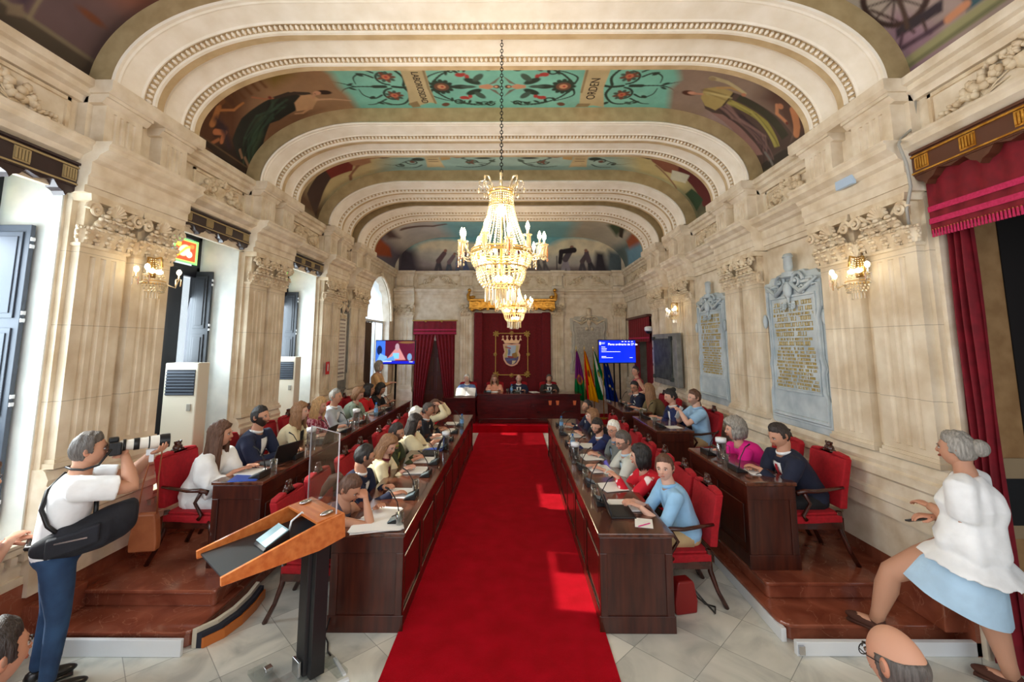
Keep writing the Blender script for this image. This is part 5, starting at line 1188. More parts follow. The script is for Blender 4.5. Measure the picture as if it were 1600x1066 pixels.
for k in range(4): mb.box(.12+k*.085, .165+k*.085, -.008, -.006, 2.375, 2.388)
mb.box(.32, .40, -.008, -.006, 1.97, 1.978); mb.build('slide_lines', WTXT, tv)
mb = MB(); mb.box(-.09,-.06,.05,.08,.0,1.9); mb.box(.06,.09,.05,.08,0,1.9); mb.box(-.3,.3,-.1,.3,0,.03); mb.build('stand', BLKM, tv)
tv = empty('television', (-3.05, 11.3, 0), radians(-6), 'television on the left showing a speaker in front of a red curtain', 'television', 'televisions on stands')
mb = MB(); mb.box(-.53, .53, 0, .05, 1.80, 2.42); mb.build('housing', BLACK, tv, bevel=.006)
p = Paint(-.515, .515, 1.82, 2.40, 130, 74, S(86,18,44)); p.poly([(-.52,1.8), (-.27,1.8), (-.27,2.42), (-.52,2.42)], S(60,110,220)); p.ell(-.42,2.16,.07,.12,S(14,30,70)); p.poly([(-.5,1.86), (-.2,1.86), (-.22,2.0), (-.4,2.08)], S(120,170,230)); p.poly([(-.25,1.9), (.0,2.2), (.05,2.34), (.12,2.2), (.28,1.92)], S(196,130,130)); p.ell(.05,2.24,.055,.09,S(170,140,150)); p.poly([(-.07,1.95), (.1,1.95), (.1,2.09), (-.06,2.09)], S(120,190,250)); p.poly([(-.32,1.9), (-.05,2.02), (.0,1.9)], S(90,150,220)); p.ell(.38,1.99,.06,.09,S(110,150,190)); p.ell(.3,2.36,.2,.03,S(120,84,50)); p.mixm((p.V < 1.885)*1.0, S(20,30,190)); p.line([(-.45,1.87), (-.1,1.88)], .01, S(220,230,250)); p.line([(.38,1.87), (.46,1.87)], .008, S(220,230,250))
p.mesh('display', lambda U, V_: (U, U*0-.004, V_), SCRM, tv, smooth=False)
mb = MB(); mb.box(-.02,.02,.05,.09,.0,1.9); mb.box(-.25,.25,-.05,.25,0,.03); mb.build('stand', BLKM, tv)
FLAGC = trl('flag_cloth', 'vcol', .15)
def flag(x, y, tilt, label, cols, top=2.14, w=.30):
    e = empty('flag', (x, y, .2), 0, label, 'flag', 'flags on poles behind the presiding table')
    mb = MB(); mb.tube([(0, 0, .0), (0, 0, 1.95)], .014, 8); mb.lathe([(0,0), (.13,0), (.12,.03), (.03,.05), (0,.05)], 16); mb.build('pole', GOLD, e, smooth=True)
    mb = MB(); mb.lathe([(0,1.95), (.022,1.97), (.03,2.0), (.012,2.04), (0,2.09)], 10); mb.build('finial', mat('bright_finial', S(226,206,150), .3, metal=.6), e, smooth=True)
    p = Paint(0, 1, 0, 1, 70, 90, (0, 0, 0)); cols(p)
    def pos(U, V_):
        sp = .03+(1-V_)**.8*(w+.04); z = .55+1.36*V_-.10*U*(1-V_); X = -.4*sp*0+ (U-.15)*sp*1.1 + tilt*(1-V_); Y = .035*np.sin(U*19+V_*2)*(.3+.7*(1-V_))-.03
        return X, Y, z
    p.mesh('cloth', pos, FLAGC, e)
def f1(p): p.mixm(p.V >= 0, S(120,40,120)); p.mixm((p.V < .42)*1.0, S(20,110,60)); p.ell(.5,.42,.3,.1,S(196,120,70)); p.ell(.5,.42,.15,.06,S(120,60,90))
def f2(p):
    d = p.U+.25*(p.V-.5); p.mixm(p.V >= 0, S(200,24,30)); p.mixm((d > .3)*(d < .8)*1.0, S(240,180,10)); p.ell(.5,.55,.16,.07,S(150,70,40)); p.mixm((p.V < .3)*(p.U > .2)*1.0, S(236,170,10))
def f3(p):
    d = p.U+.5*(p.V-.45); p.mixm(p.V >= 0, S(0,108,56)); p.mixm((d > .32)*(d < .72)*1.0, S(236,238,236)); p.ell(.5,.55,.13,.08,S(40,110,70)); p.ell(.5,.53,.06,.05,S(220,190,80))
def f4(p):
    p.mixm(p.V >= 0, S(14,40,120))
    for (u, v) in ((.5,.72), (.62,.5), (.5,.3), (.7,.25)): p.ell(u, v, .07, .022, S(236,214,120))
flag(1.80, 12.95, -.02, 'purple and green city flag with crest, leftmost of the four flags', f1, w=.30); flag(2.02, 12.85, .10, 'red and yellow striped flag on a gilt pole', f2, w=.24); flag(2.30, 12.95, .12, 'green and white striped flag with emblem', f3, w=.32); flag(2.55, 12.85, .12, 'dark blue flag with gold stars, rightmost of the four flags', f4, w=.26)

# ================================================================== chandeliers and wall lamps
GILT = mat('chandelier_brass', S(214,176,104), .3, metal=.9)
def make_chandelier(label):
    e = empty('chandelier', (0, 0, 0), 0, label, 'chandelier', 'crystal chandeliers')
    # z measured from the lowest drop (0) up to the crown (1.25)
    mb = MB()
    for i in range(46): 
        z = 1.22+i*.034; s_, c_ = (.013, 0) if i % 2 else (0, .013); mb.tube([(0,0,z-.006), (s_,c_,z+.006), (s_,c_,z+.028), (0,0,z+.040), (-s_,-c_,z+.028), (-s_,-c_,z+.006), (0,0,z-.006)], .0042, 5)
    mb.build('chain', BLKM, e)
    mb = MB()
    for z, r, t in ((1.10,.125,.010), (.97,.115,.008), (.50,.29,.014), (.36,.24,.010), (.18,.16,.008)):
        mb.tube([(r*cos(a), r*sin(a), z) for a in [2*pi*i/40 for i in range(41)]], t, 6)
        mb.tube([(r*cos(a), r*sin(a), z+.03) for a in [2*pi*i/40 for i in range(41)]], t*.5, 6)
    mb.tube([(0,0,1.25), (0,0,.2)], .012, 8); mb.build('ring_frame', GILT, e, smooth=True)
    for i in range(8):   # crown of curled glass leaves
        a = 2*pi*i/8; c_, s_ = cos(a), sin(a); mb = MB()
        mb.tube([(c_*r, s_*r, z) for r, z in ((.10,1.12), (.13,1.17), (.17,1.24), (.215,1.235), (.22,1.19), (.195,1.17))], [.012,.016,.016,.013,.011,.006], 7, flat=.6)
        mb.ell((c_*.225, s_*.225, 1.14), (.012,.012,.03), 1); mb.ell((c_*.17, s_*.17, 1.09), (.010,.010,.028), 1); mb.build('crown_leaf', CRYS, e, smooth=True)
    for i in range(32):   # bead strands of the bell
        a = 2*pi*i/32; mb = MB()
        for k in range(24):
            t = k/23; r = .115+(.27-.115)*t**1.9; z = 1.08-.53*t; mb.ell((r*cos(a), r*sin(a), z), (.0085, .0085, .0115), 1)
        mb.build('bead_strand', CRYS, e)
    n = 0
    for r0, r1, z0, z1, cnt, nm in ((.29,.235,.50,.335,30,'basket_strand'), (.235,.165,.345,.17,26,'basket_strand')):
        for i in range(cnt):
            a = 2*pi*i/cnt; mb = MB()
            for k in range(8):
                t = k/7; r = r0+(r1-r0)*t**2.2; z = z0+(z1-z0)*t; mb.ell((r*cos(a), r*sin(a), z), (.012, .012, .014), 1)
            mb.build(nm, CRYS, e)
    for i in range(24):
        a = 2*pi*i/24; mb = MB(); mb.loft([[(x*cos(a)-y*sin(a), x*sin(a)+y*cos(a), z) for x, y in ((.152,-.007), (.158,0), (.152,.007), (.147,0))] for z in (.165,.03)]); mb.build('prism_drop', CRYS, e)
    for i in range(16):
        a = 2*pi*(i+.5)/16; mb = MB(); mb.loft([[(x*cos(a)-y*sin(a), x*sin(a)+y*cos(a), z) for x, y in ((.095,-.007), (.10,0), (.095,.007), (.09,0))] for z in (.14,-.0)]); mb.build('prism_drop', CRYS, e)
    for i in range(12):
        a = 2*pi*(i+.35)/12; c_, s_ = cos(a), sin(a); R_ = .435 if i % 2 else .385; zz = .60 if i % 2 else .66
        P_ = lambda r, z: (r*c_, r*s_, z); mb = MB()
        mb.tube([P_(.27,.50), P_(.32,.44), P_(.38,.46), P_(R_,zz-.06)], [.008,.009,.008,.010], 6); mb.lathe([(0,0), (.04,.012), (.042,.018), (.012,.02), (.011,.07), (0,.07)], 10, M=Matrix.Translation(P_(R_,zz-.06))); arm = mb.build('candle_arm', CRYS, e, smooth=True)
        mb = MB(); mb.tube([P_(R_,zz), P_(R_,zz+.012), P_(R_,zz+.035), P_(R_,zz+.062), P_(R_,zz+.085)], [.008,.016,.020,.012,.003], 8); mb.build('candle_bulb', BULB, arm, smooth=True)
        for k in range(5):
            b = a+(k-2)*.045; mb = MB(); rr = R_+.03*cos(k-2.0); mb.tube([(rr*cos(b), rr*sin(b), zz-.06), (rr*cos(b), rr*sin(b), zz-.15-.02*(k == 2))], [.0055,.006], 5); mb.ell((rr*cos(b), rr*sin(b), zz-.175-.02*(k == 2)), (.010,.010,.018), 1); mb.build('drop', AMBER if (k == 2 and i % 2) else CRYS, arm)
    for i in range(9):
        a = 2*pi*i/9+.2; r = .20 if i < 6 else .09; z = .42 if i < 6 else .24; mb = MB(); mb.ell((r*cos(a), r*sin(a), z), (.032,.032,.036), 2); mb.build('globe_bulb', GLOBE, e, smooth=True)
    mb = MB(); mb.ell((0,0,.93), (.05,.05,.06), 2); mb.build('globe_bulb', GLOBE, e, smooth=True)
    return e
CA = make_chandelier('large crystal chandelier with lit candle bulbs hanging in the centre foreground'); CA.location = (-.13, 4.2, 2.70)
CB = copy_tree(CA, (-.01, 10.0, 2.66), 0, 'smaller-looking crystal chandelier farther away, seen just below the large one')
def make_sconce(label, M_):
    e = empty('wall_lamp', (0, 0, 0), 0, label, 'wall lamp', 'crystal wall lamps')
    e.matrix_world = M_
    mb = MB(); mb.box(-.05, .05, 0, .02, .10, .30); mb.tube([(0,.0,.28), (0,.1,.30), (0,.12,.2)], .010, 6); mb.tube([(-.15+.3*i/12, .05+.09*sin(pi*i/12), .03) for i in range(13)], .008, 6); mb.tube([(-.15+.3*i/12, .05+.09*sin(pi*i/12), .06) for i in range(13)], .005, 6); mb.build('frame', GILT, e, smooth=True)
    mb = MB()
    for j in range(9):
        z = .28-.022*j; rr = .03+.006*j
        for i in range(9): a = pi*i/8; mb.ell((rr*1.4*cos(a), .02+rr*1.3*sin(a), z), .006, 1)
    mb.build('bead_column', CRYS, e)
    for i in range(15):
        t = i/14; x = -.15+.3*t; y = .05+.095*sin(pi*t); mb = MB()
        for k in range(4): mb.ell((x*(1-.12*k), y, .03-.024*k), (.009,.009,.011), 1)
        mb.build('basket_strand', CRYS, e)
    for i in range(9):
        t = i/8; mb = MB(); x = -.07+.14*t; y = .05+.05*sin(pi*t); mb.tube([(x,y,-.05), (x,y,-.11)], .006, 5); mb.build('prism_drop', CRYS, e)
    for i, (x, y, z) in enumerate(((-.22,.12,.16), (.20,.14,.15), (.25,.08,.12))):
        mb = MB(); mb.tube([(x*.6,.08,.04), (x*.85,y,.02), (x,y,z-.06)], .007, 6); mb.lathe([(0,0), (.03,.01), (.01,.02), (.009,.05), (0,.05)], 8, M=Matrix.Translation((x,y,z-.06))); a_ = mb.build('candle_arm', CRYS, e, smooth=True)
        mb = MB(); mb.ell((x,y,z+.025), (.022,.022,.03), 2); mb.build('candle_bulb', BULB, a_, smooth=True)
        for k in range(4): mb = MB(); a = k*pi/2; mb.tube([(x+.028*cos(a),y+.028*sin(a),z-.05), (x+.028*cos(a),y+.028*sin(a),z-.12)], .0045, 5); mb.build('drop', AMBER if k == 1 else CRYS, a_)
    for x in (-.04,.05): mb = MB(); mb.ell((x,.06,.16), (.035,.03,.024), 2); mb.build('globe_bulb', GLOBE, e, smooth=True)
    return e
def SM(side, a, o, z): return FR[side] @ Matrix.Translation((a, o, z))
WARM = (1, .80, .56)
for side, a, z, lab in (('L', 4.28, 2.88, 'crystal wall lamp with lit candle bulbs on the left pier by the photographer'), ('R', 4.16, 2.86, 'crystal wall lamp with lit bulbs on the right pier below the small sign plate'), ('R', 8.95, 2.86, 'small distant crystal wall lamp above the dark bronze plate')):
    # proper rotation (no mirror): right wall faces -x, left wall faces +x
    T = Matrix.Translation((XL+.18 if side == 'L' else XR-.18, a, z)) @ rotz(-pi/2 if side == 'L' else pi/2)
    make_sconce(lab, T)

# ================================================================== items on the desks
def make_mic():
    e = empty('desk_microphone', (0, 0, 0), 0, 'x', 'microphone')
    mb = MB(); mb.prism([(-.06,0), (.06,0), (.06,.055), (-.05,.012)], -.10, .10, 'x'); mb.build('base', BLACK, e, bevel=.005)
    T = Matrix.Translation((0, 0, .034)) @ Matrix.Rotation(radians(21), 4, 'X'); mb = MB(); mb.box(-.02, .09, -.045, .045, .002, .005, T); mb.build('display', mat('grey_display', S(120,140,150), .15), e)
    mb = MB(); mb.tube([(-.07, .02, .04), (-.07, .0, .14), (-.06, -.06, .24), (-.055, -.11, .27)], [.005,.005,.005,.009], 7); mb.build('gooseneck', BLACK, e, smooth=True); return e
def make_glass():
    e = empty('water_glass', (0, 0, 0), 0, 'x', 'glass'); mb = MB(); mb.lathe([(0,0), (.032,0), (.036,.11), (.033,.11), (.029,.012), (0,.012)], 16); mb.build('tumbler', GLASS, e, smooth=True); return e
def make_jug():
    e = empty('water_jug', (0, 0, 0), 0, 'x', 'jug'); mb = MB(); mb.lathe([(0,0), (.05,0), (.052,.02), (.052,.20), (.045,.21), (.045,.02), (0,.015)], 18); mb.build('body', GLASS, e, smooth=True)
    mb = MB(); mb.lathe([(0,.215), (.056,.215), (.056,.26), (0,.265)], 18); mb.build('lid', WHITEP, e, smooth=True); mb = MB(); mb.tube([(.05,0,.18), (.09,0,.17), (.09,0,.07), (.05,0,.05)], .008, 6); mb.build('handle', GLASS, e, smooth=True); return e
def make_bottle():
    e = empty('water_bottle', (0, 0, 0), 0, 'x', 'bottle'); mb = MB(); mb.lathe([(0,0), (.033,0), (.035,.03), (.035,.14), (.026,.17), (.014,.195), (.013,.21), (0,.21)], 16); mb.build('body', mat('blue_tint_plastic', S(170,206,226), .1, trans=.7, ior=1.2), e, smooth=True)
    mb = MB(); mb.lathe([(.015,.205), (.016,.23), (0,.232)], 12); mb.build('cap', mat('blue_cap', S(40,110,190), .4), e); mb = MB(); mb.lathe([(.0355,.06), (.0355,.13)], 16); mb.build('label', mat('pale_blue_label', S(120,170,220), .5), e); return e
def make_laptop():
    e = empty('laptop', (0, 0, 0), 0, 'x', 'laptop'); mb = MB(); mb.box(-.16,.16,-.11,.11,0,.015); b_ = mb.build('base', BLACK, e, bevel=.003); mb = MB(); mb.box(-.14,.14,-.06,.09,.015,.017); mb.build('keyboard', mat('dark_keys', S(40,42,46), .6), b_)
    T = Matrix.Translation((0,.11,.015)) @ Matrix.Rotation(radians(-20), 4, 'X'); mb = MB(); mb.box(-.16,.16,-.006,.006,0,.21,T); mb.build('lid', BLACK, e, bevel=.003); mb = MB(); mb.box(-.15,.15,-.008,-.006,.01,.2,T); mb.build('display', mat('dim_display', S(70,84,100), .2), e); return e
PAPERS = {}
def paper(x, y, z, rz, label, n=2, w=.21, h=.30, col=PAPER, name='paper_sheets', cat='papers', group='papers on the desks'):
    mb = MB(); r = random.Random(int(x*100+y*10))
    for i in range(n): mb.box(-w/2, w/2, -h/2, h/2, .001+i*.003, .0035+i*.003, rotz(r.uniform(-.12, .12)) @ Matrix.Translation((r.uniform(-.01, .01), 0, 0)))
    o = tag(mb.build(name, col), label, cat, group); o.location = (x, y, z); o.rotation_euler = (0, 0, rz); return o
PROTO = {}
def item(kind, x, y, z, rz, label):
    if kind not in PROTO:
        o = {'mic': make_mic, 'glass': make_glass, 'jug': make_jug, 'bottle': make_bottle, 'laptop': make_laptop}[kind](); PROTO[kind] = o; o['label'] = label; o.location = (x, y, z); o.rotation_euler = (0, 0, rz)
    else: o = copy_tree(PROTO[kind], (x, y, z), rz, label)
    o['group'] = {'mic': 'desk microphones', 'glass': 'drinking glasses on the desks', 'jug': 'water jugs', 'bottle': 'plastic water bottles', 'laptop': 'laptops'}[kind]; return o
# ================================================================== people
V = Vector
def remesh(me_verts, me_faces, voxel, smooth=6, fac=.5):
    me = bpy.data.meshes.new('tmp'); me.from_pydata([tuple(v) for v in me_verts], [], me_faces)
    o = bpy.data.objects.new('tmp', me); COL.objects.link(o)
    m = o.modifiers.new('r', 'REMESH'); m.mode = 'VOXEL'; m.voxel_size = voxel
    s = o.modifiers.new('s', 'SMOOTH'); s.iterations = smooth; s.factor = fac
    dg = bpy.context.evaluated_depsgraph_get(); r = bpy.data.meshes.new_from_object(o.evaluated_get(dg))
    v = np.empty(len(r.vertices)*3); r.vertices.foreach_get('co', v); v = v.reshape(-1, 3); f = [list(p.vertices) for p in r.polygons]
    bpy.data.objects.remove(o); bpy.data.meshes.remove(me); bpy.data.meshes.remove(r); return v, f
def ico_np(n):
    if n not in ICO: ICO[n] = ico(n)
    v, f = ICO[n]; return v.copy(), f
def G(x, c, s): return np.exp(-((x-c)/s)**2)
ICO[5] = ico(5)
def head_verts(d, female=False, heavy=0):
    """unit directions -> head surface (centre of skull at origin, face +Y)"""
    x, y, z = d[:, 0], d[:, 1], d[:, 2]
    rx = .076+.006*heavy; ry = .096; rz = .118
    P = np.stack([x*rx, y*ry, z*rz], 1)
    lo = np.clip(-z, 0, 1); fr = np.clip(y, 0, 1)
    jaw = 1-(.30 if female else .20)*lo**1.5*(1-.4*heavy)
    P[:, 0] *= jaw*np.where(z > 0, 1-.06*z**2, 1)
    P[:, 1] *= np.where(y < 0, 1+.05*(1-lo)-.35*lo**1.3, 1-.10*lo**2)
    P[:, 2] *= np.where(z < 0, 1.0+.04*fr, .97)
    ax = np.abs(x)
    f = lambda cx_, sx, cz, sz: G(ax if cx_ else x, cx_, sx)*G(z, cz, sz)*(y > 0)
    P[:, 1] += .010*f(0, .35, .22, .10)*fr - .014*f(.34, .17, .06, .13) + .018*f(0, .11, -.16, .12) + .010*f(0, .10, -.02, .16) + .007*f(.1, .07, -.20, .06)
    P[:, 1] += .008*f(0, .20, -.44, .07) + .006*f(0, .22, -.55, .06) - .005*f(0, .25, -.50, .025) - .006*f(0, .25, -.34, .05) + .009*f(0, .24, -.82, .16) + .006*f(.42, .16, -.22, .18)
    P[:, 1] += .006*f(.33, .07, .05, .05)   # eyeball
    P[:, 0] += np.sign(x)*.004*f(.5, .15, -.15, .2)
    return P
def head_cols(d, skin, hair, beard=0, female=False, lips=None, bald=False):
    x, y, z = d[:, 0], d[:, 1], d[:, 2]; ax = np.abs(x); n = len(d); C = np.tile(np.array(skin), (n, 1))
    def mx(m, c):
        m = np.clip(m, 0, 1)[:, None]; C[:] = C*(1-m)+np.array(c)*m
    fr = (y > .1)
    mx(.35*G(ax, .42, .2)*G(z, -.2, .2)*fr, (skin[0], skin[1]*.62, skin[2]*.55)); mx(.3*G(x, 0, .12)*G(z, -.2, .1)*fr, (skin[0], skin[1]*.6, skin[2]*.55))
    if beard:
        b = fr*np.clip((-.28-z+.35*ax**2)*9, 0, 1)*np.clip(1.4-0*ax, 0, 1); b = np.maximum(b, (y > -.25)*np.clip((ax-.62)*8, 0, 1)*(z < .1)); b = b*(1-.8*G(x, 0, .2)*G(z, -.5, .07))
        mx(beard*b, hair)
    mx(.5*G(ax, .34, .18)*G(z, .08, .08)*fr, tuple(np.array(skin)*.55))
    return C
    e = (((ax-.34)/.11)**2+((z-.055)/.045)**2 < 1)*fr; mx(e*.95, (.55, .52, .5)); mx((((ax-.34)/.045)**2+((z-.055)/.045)**2 < 1)*fr, (.02, .015, .01)); mx(.8*G(z, .105, .018)*(np.abs(ax-.34) < .13)*fr, (.05, .03, .03))
    mx(.6*(((ax-.09)/.04)**2+((z+.26)/.025)**2 < 1)*fr, tuple(np.array(skin)*.3))
    return C
def hair_shell(d, style, seed=0, female=False, heavy=0):
    """closed shell over the scalp; verts outside the hair area sink into the head"""
    P = head_verts(d, female, heavy); x, y, z = d[:, 0], d[:, 1], d[:, 2]; ax = np.abs(x)
    line = {'short': .64, 'bald': 9, 'thin': .78, 'long': .56, 'bob': .54, 'pony': .60, 'bun': .60, 'curly': .5}[style]
    hl = line-.28*ax**2                      # hairline on the forehead
    front = (y > .24); side = (y <= .24)&(y > -.25)
    m = np.where(front, (z-hl)*4.5, np.where(side, (z+.14+1.2*(y < .0)*(-y)*1.2)*8, (z+.55)*6))
    if style in ('long', 'bob'): m = np.where(front, (z-hl)*8+np.clip((ax-.72)*12, 0, 3), (z+.75)*6)
    if style == 'curly': m = np.where(front, (z-hl)*8+np.clip((ax-.78)*10, 0, 3), (z+.75)*6)
    if style == 'bald': m = np.where((y < .25)&(z < .30)&(z > -.62), np.minimum((.3-z)*6, (z+.6)*6), -1)
    m = np.clip(m, -1, 1)
    thick = {'short': .010, 'bald': .003, 'thin': .006, 'long': .018, 'bob': .022, 'pony': .010, 'bun': .012, 'curly': .034}[style]
    rs = np.random.RandomState(seed+3); nz = 0
    for k in range(6):
        w = rs.randn(3)*(7 if style != 'curly' else 11); nz = nz+np.sin(d@w+rs.rand()*6)
    nz = nz/6
    an = np.arctan2(x, y+.3*z); st = np.sin(an*26+4*np.sin(z*5+seed))*.5+np.sin(an*47+3*np.sin(z*7))*.35
    off = np.where(m > 0, .002+thick*(np.clip(m, 0, 1)**1.1)*(1+.5*nz+.22*st)+(.012*np.clip(z, 0, 1)*np.clip(m, 0, 1)*(1+.4*nz) if style != 'bald' else 0), -.016)
    L = np.linalg.norm(P, axis=1, keepdims=True); return P*(1+off[:, None]/L)

HANDS = {}
def make_hand(kind):
    mb = MB(); c = {'flat': .35, 'grip': 1.15, 'curl': .75}[kind]
    mb.loft([[(.030*k*cos(a), y, .013*kz*sin(a)) for a in [2*pi*i/12 for i in range(12)]] for y, k, kz in ((-.02,.75,1.5), (0,.8,1.5), (.02,1.05,1.3), (.05,1.32,1.15), (.08,1.35,1.0), (.092,1.1,.7))])
    for i, (x, L, r) in enumerate(((.030,.068,.0088), (.010,.078,.0092), (-.011,.072,.0088), (-.030,.056,.0078))):
        p = V((x, .078, 0)); dr = V((x*.9, 1, -.1)).normalized(); pts = [p]; a = 0
        for sgm in (.45, .32, .23):
            a += c*(.5 if sgm == .45 else .55); v = V((dr.x, dr.y*cos(a), -sin(a))); p = p+v*L*sgm; pts.append(p)
        mb.tube([pts[0]-dr*.02]+pts, [r*1.1, r*1.1, r, r*.95, r*.7], 8)
    th = [V((.022, .012, -.004)), V((.045, .035, -.010)), V((.056, .062, -.016-.01*c)), V((.054-.012*c, .086, -.022-.014*c))]
    mb.tube(th, [.013, .0125, .011, .008], 8)
    return remesh(mb.v, mb.f, .0042, 4, .5)
for k in ('flat', 'grip', 'curl'): HANDS[k] = make_hand(k)

def ik(S, W, l1, l2, hint):
    S, W = V(S), V(W); d = W-S; L = min(d.length, (l1+l2)*.995); u = d.normalized(); W = S+u*L
    a = (l1*l1-l2*l2+L*L)/(2*L); h = sqrt(max(l1*l1-a*a, 0)); hv = V(hint); hv = hv-u*hv.dot(u)
    if hv.length < 1e-5: hv = V((0, 0, -1))
    return S+u*a+hv.normalized()*h, W
CLOTH = {}
def cloth(name, c, c2=None, rough=.85, **k):
    if name in CLOTH: return CLOTH[name]
    c2 = c2 or tuple(min(1, x*1.18+.005) for x in c)
    m = mat(name, c, rough, col2=c2, nscale=k.pop('nscale', 6), bump=k.pop('bump', .5), bscale=k.pop('bscale', 14), sheen=.15, **k); CLOTH[name] = m; return m
SKIN = mat('skin', (1, 1, 1), .55, vcol=True, spec=.35); SKIN.node_tree.nodes['Principled BSDF'].inputs['Subsurface Weight'].default_value = .06
SKIN.node_tree.nodes['Principled BSDF'].inputs['Subsurface Radius'].default_value = (.02, .008, .005)
def hairmat(c):
    n = 'hair_%02x%02x%02x' % tuple(int(255*x) for x in c)
    return mat(n, c, .5, col2=tuple(min(1, x*1.7+.02) for x in c), nscale=30, nstretch=(3, 3, .35), bump=.6, bscale=60)
TONES = {'a': S(212,164,142), 'b': S(196,146,120), 'c': S(220,176,156), 'd': S(172,124,98)}
HC = {'dk': S(34,24,20), 'br': S(78,50,34), 'lb': S(128,92,62), 'bl': S(172,138,96), 'gr': S(128,124,118), 'wh': S(206,202,194), 'dg': S(74,68,64), 'bk': S(20,16,16)}

def person(label, loc, rz, head=(0, .16, 1.13), hipz=.54, yaw=0, pitch=0, roll=0, tone='a', hair='dk', style='short', female=False, heavy=0, beard=0,
           top='shirt', tmat=None, inner=None, tie=None, bmat=None, handL=(.16, .5, .80), handR=(-.16, .5, .80), hk='flat', hkR=None, glasses=False, legs='sit', skirt=None,
           feet=None, knees=None, vox=.014, hres=4, sleeves='long', twist=0, group=None, shoes=None, hair_len=.3, elb=(.35, -.3, -1), palmup=None, sh=1.0, ddir=None, neck_open=False, base=None):
    """seated or standing person; local frame faces +Y, origin on the ground below the hips"""
    root = empty('person', loc, rz, label, 'person', group); skin = TONES[tone]; hc = HC[hair]
    H = V(head); Rh = Matrix.Rotation(yaw, 3, 'Z') @ Matrix.Rotation(pitch, 3, 'X') @ Matrix.Rotation(roll, 3, 'Y')
    hips = V((0, 0, hipz)); N = H+V((0, -.035, -.165)); sw = (.165 if female else .19)*(1+.12*heavy)*sh
    Rt = Matrix.Rotation(twist, 3, 'Z'); fwd = (N-hips); 
    SL = N+Rt @ V((sw, .0, -.055)); SR = N+Rt @ V((-sw, .0, -.055))
    # ---------- torso rings
    hv = 1+.42*heavy; rings = []; mid = (hips+N)/2+V((0, -.03, 0))
    def bez(t): return hips*(1-t)**2+mid*2*t*(1-t)+N*t*t
    spec = [(-.10,.155,.12), (0,.175,.135), (.18,.168,.128), (.38,.155*hv,.12*hv), (.58,.165*hv,.125*hv), (.75,.175*(1+.3*heavy),.122*(1+.3*heavy)), (.87,.170,.108), (.94,.135,.088), (1.0,.075,.07)]
    if female: spec = [(-.10,.165,.12), (0,.18,.135), (.18,.165,.12), (.38,.135,.105), (.58,.15,.125), (.72,.155,.135), (.85,.15,.105), (.94,.115,.08), (1.0,.062,.06)]
    if female and heavy > .5: spec = [(-.26,.23,.20)]+spec
    if female and heavy: spec = [(t, a*(1+(.38 if t < .7 else .12)*heavy), b*(1+.5*heavy*(1 if t < .7 else .3))) if t < .9 else (t, a*1.1, b*1.1) for t, a, b in spec]
    def ring(t, a, b, n=24, k=1.0, off=0):
        tt = max(t, 0); c = bez(tt)+(V((0, 0, t*.6)) if t < 0 else V((0, 0, 0))); e = .01; tg = (bez(min(tt+e, 1))-bez(max(tt-e, 0))).normalized()
        X = (Rt @ V((1, 0, 0))) if t > .4 else (Matrix.Rotation(twist*max(t, 0)/.4, 3, 'Z') @ V((1, 0, 0))); Y = tg.cross(X).normalized(); X = Y.cross(tg)
        return [c+X*cos(2*pi*i/n)*(a*k+off)+Y*sin(2*pi*i/n)*(b*k+off) for i in range(n)]
    def interp(t):
        for (t0, a0, b0), (t1, a1, b1) in zip(spec, spec[1:]):
            if t0 <= t <= t1: q = (t-t0)/(t1-t0); return a0+(a1-a0)*q, b0+(b1-b0)*q
        return spec[-1][1:]
    EL, WL_ = ik(SL, handL, .29, .255, (elb[0], elb[1], elb[2])); ER, WR_ = ik(SR, handR, .29, .255, (-elb[0], elb[1], elb[2]))
    gm = MB(); gm.loft([ring(t, a, b, off=.008) for t, a, b in spec])
    ar = (.054 if female else .060)*(1+.35*heavy); th_ = 1.15 if top in ('jacket', 'blouse') else 1.0
    for Sx, E, W in ((SL, EL, WL_), (SR, ER, WR_)):
        inn = N*.45+Sx*.55+V((0, 0, -.035)); dn = (E-Sx)
        if sleeves == 'long':
            w2 = E+(W-E)*.93; gm.tube([inn, Sx+V((0,0,-.005)), Sx+dn*.3, Sx+dn*.85, E, E+(W-E)*.15, E+(W-E)*.6, w2], [ar*1.25, ar*1.22, ar*1.12*th_, ar*.95*th_, ar*.93*th_, ar*.9*th_, ar*.74*th_, ar*.66*th_], 14)
        elif sleeves == 'rolled':
            gm.tube([inn, Sx, Sx+dn*.3, Sx+dn*.85, E, E+(W-E)*.3], [ar*1.25, ar*1.2, ar*1.1, ar*.95, ar*.95, ar*.9], 14)
        elif sleeves == 'short':
            gm.tube([inn, Sx, Sx+dn*.3, Sx+dn*.72], [ar*1.3, ar*1.3, ar*1.28, ar*1.32], 14)
        elif sleeves == 'puff':
            gm.tube([inn, Sx, Sx+dn*.3, Sx+dn*.6, E, E+(W-E)*.5, E+(W-E)*.7], [ar*1.3, ar*1.5, ar*1.9, ar*2.0, ar*1.6, ar*1.2, ar*.8], 14)
    v, f = remesh(gm.v, gm.f, vox, 5)
    # drapery folds
    rs = np.random.RandomState(len(label)*7+int(loc[1]*10)); 
    if len(v):
        nz = 0
        for k in range(7):
            w_ = rs.randn(3)*np.array([20, 20, 11]); nz = nz+np.sin(v@w_+rs.rand()*6+1.5*np.sin(v@(rs.randn(3)*9)))
        cen = np.array(bez(.5)); dirv = v-cen; dirv /= np.linalg.norm(dirv, axis=1, keepdims=True)+1e-9
        v = v+dirv*(nz*(.0016 if top != 'loose' else .004))[:, None]
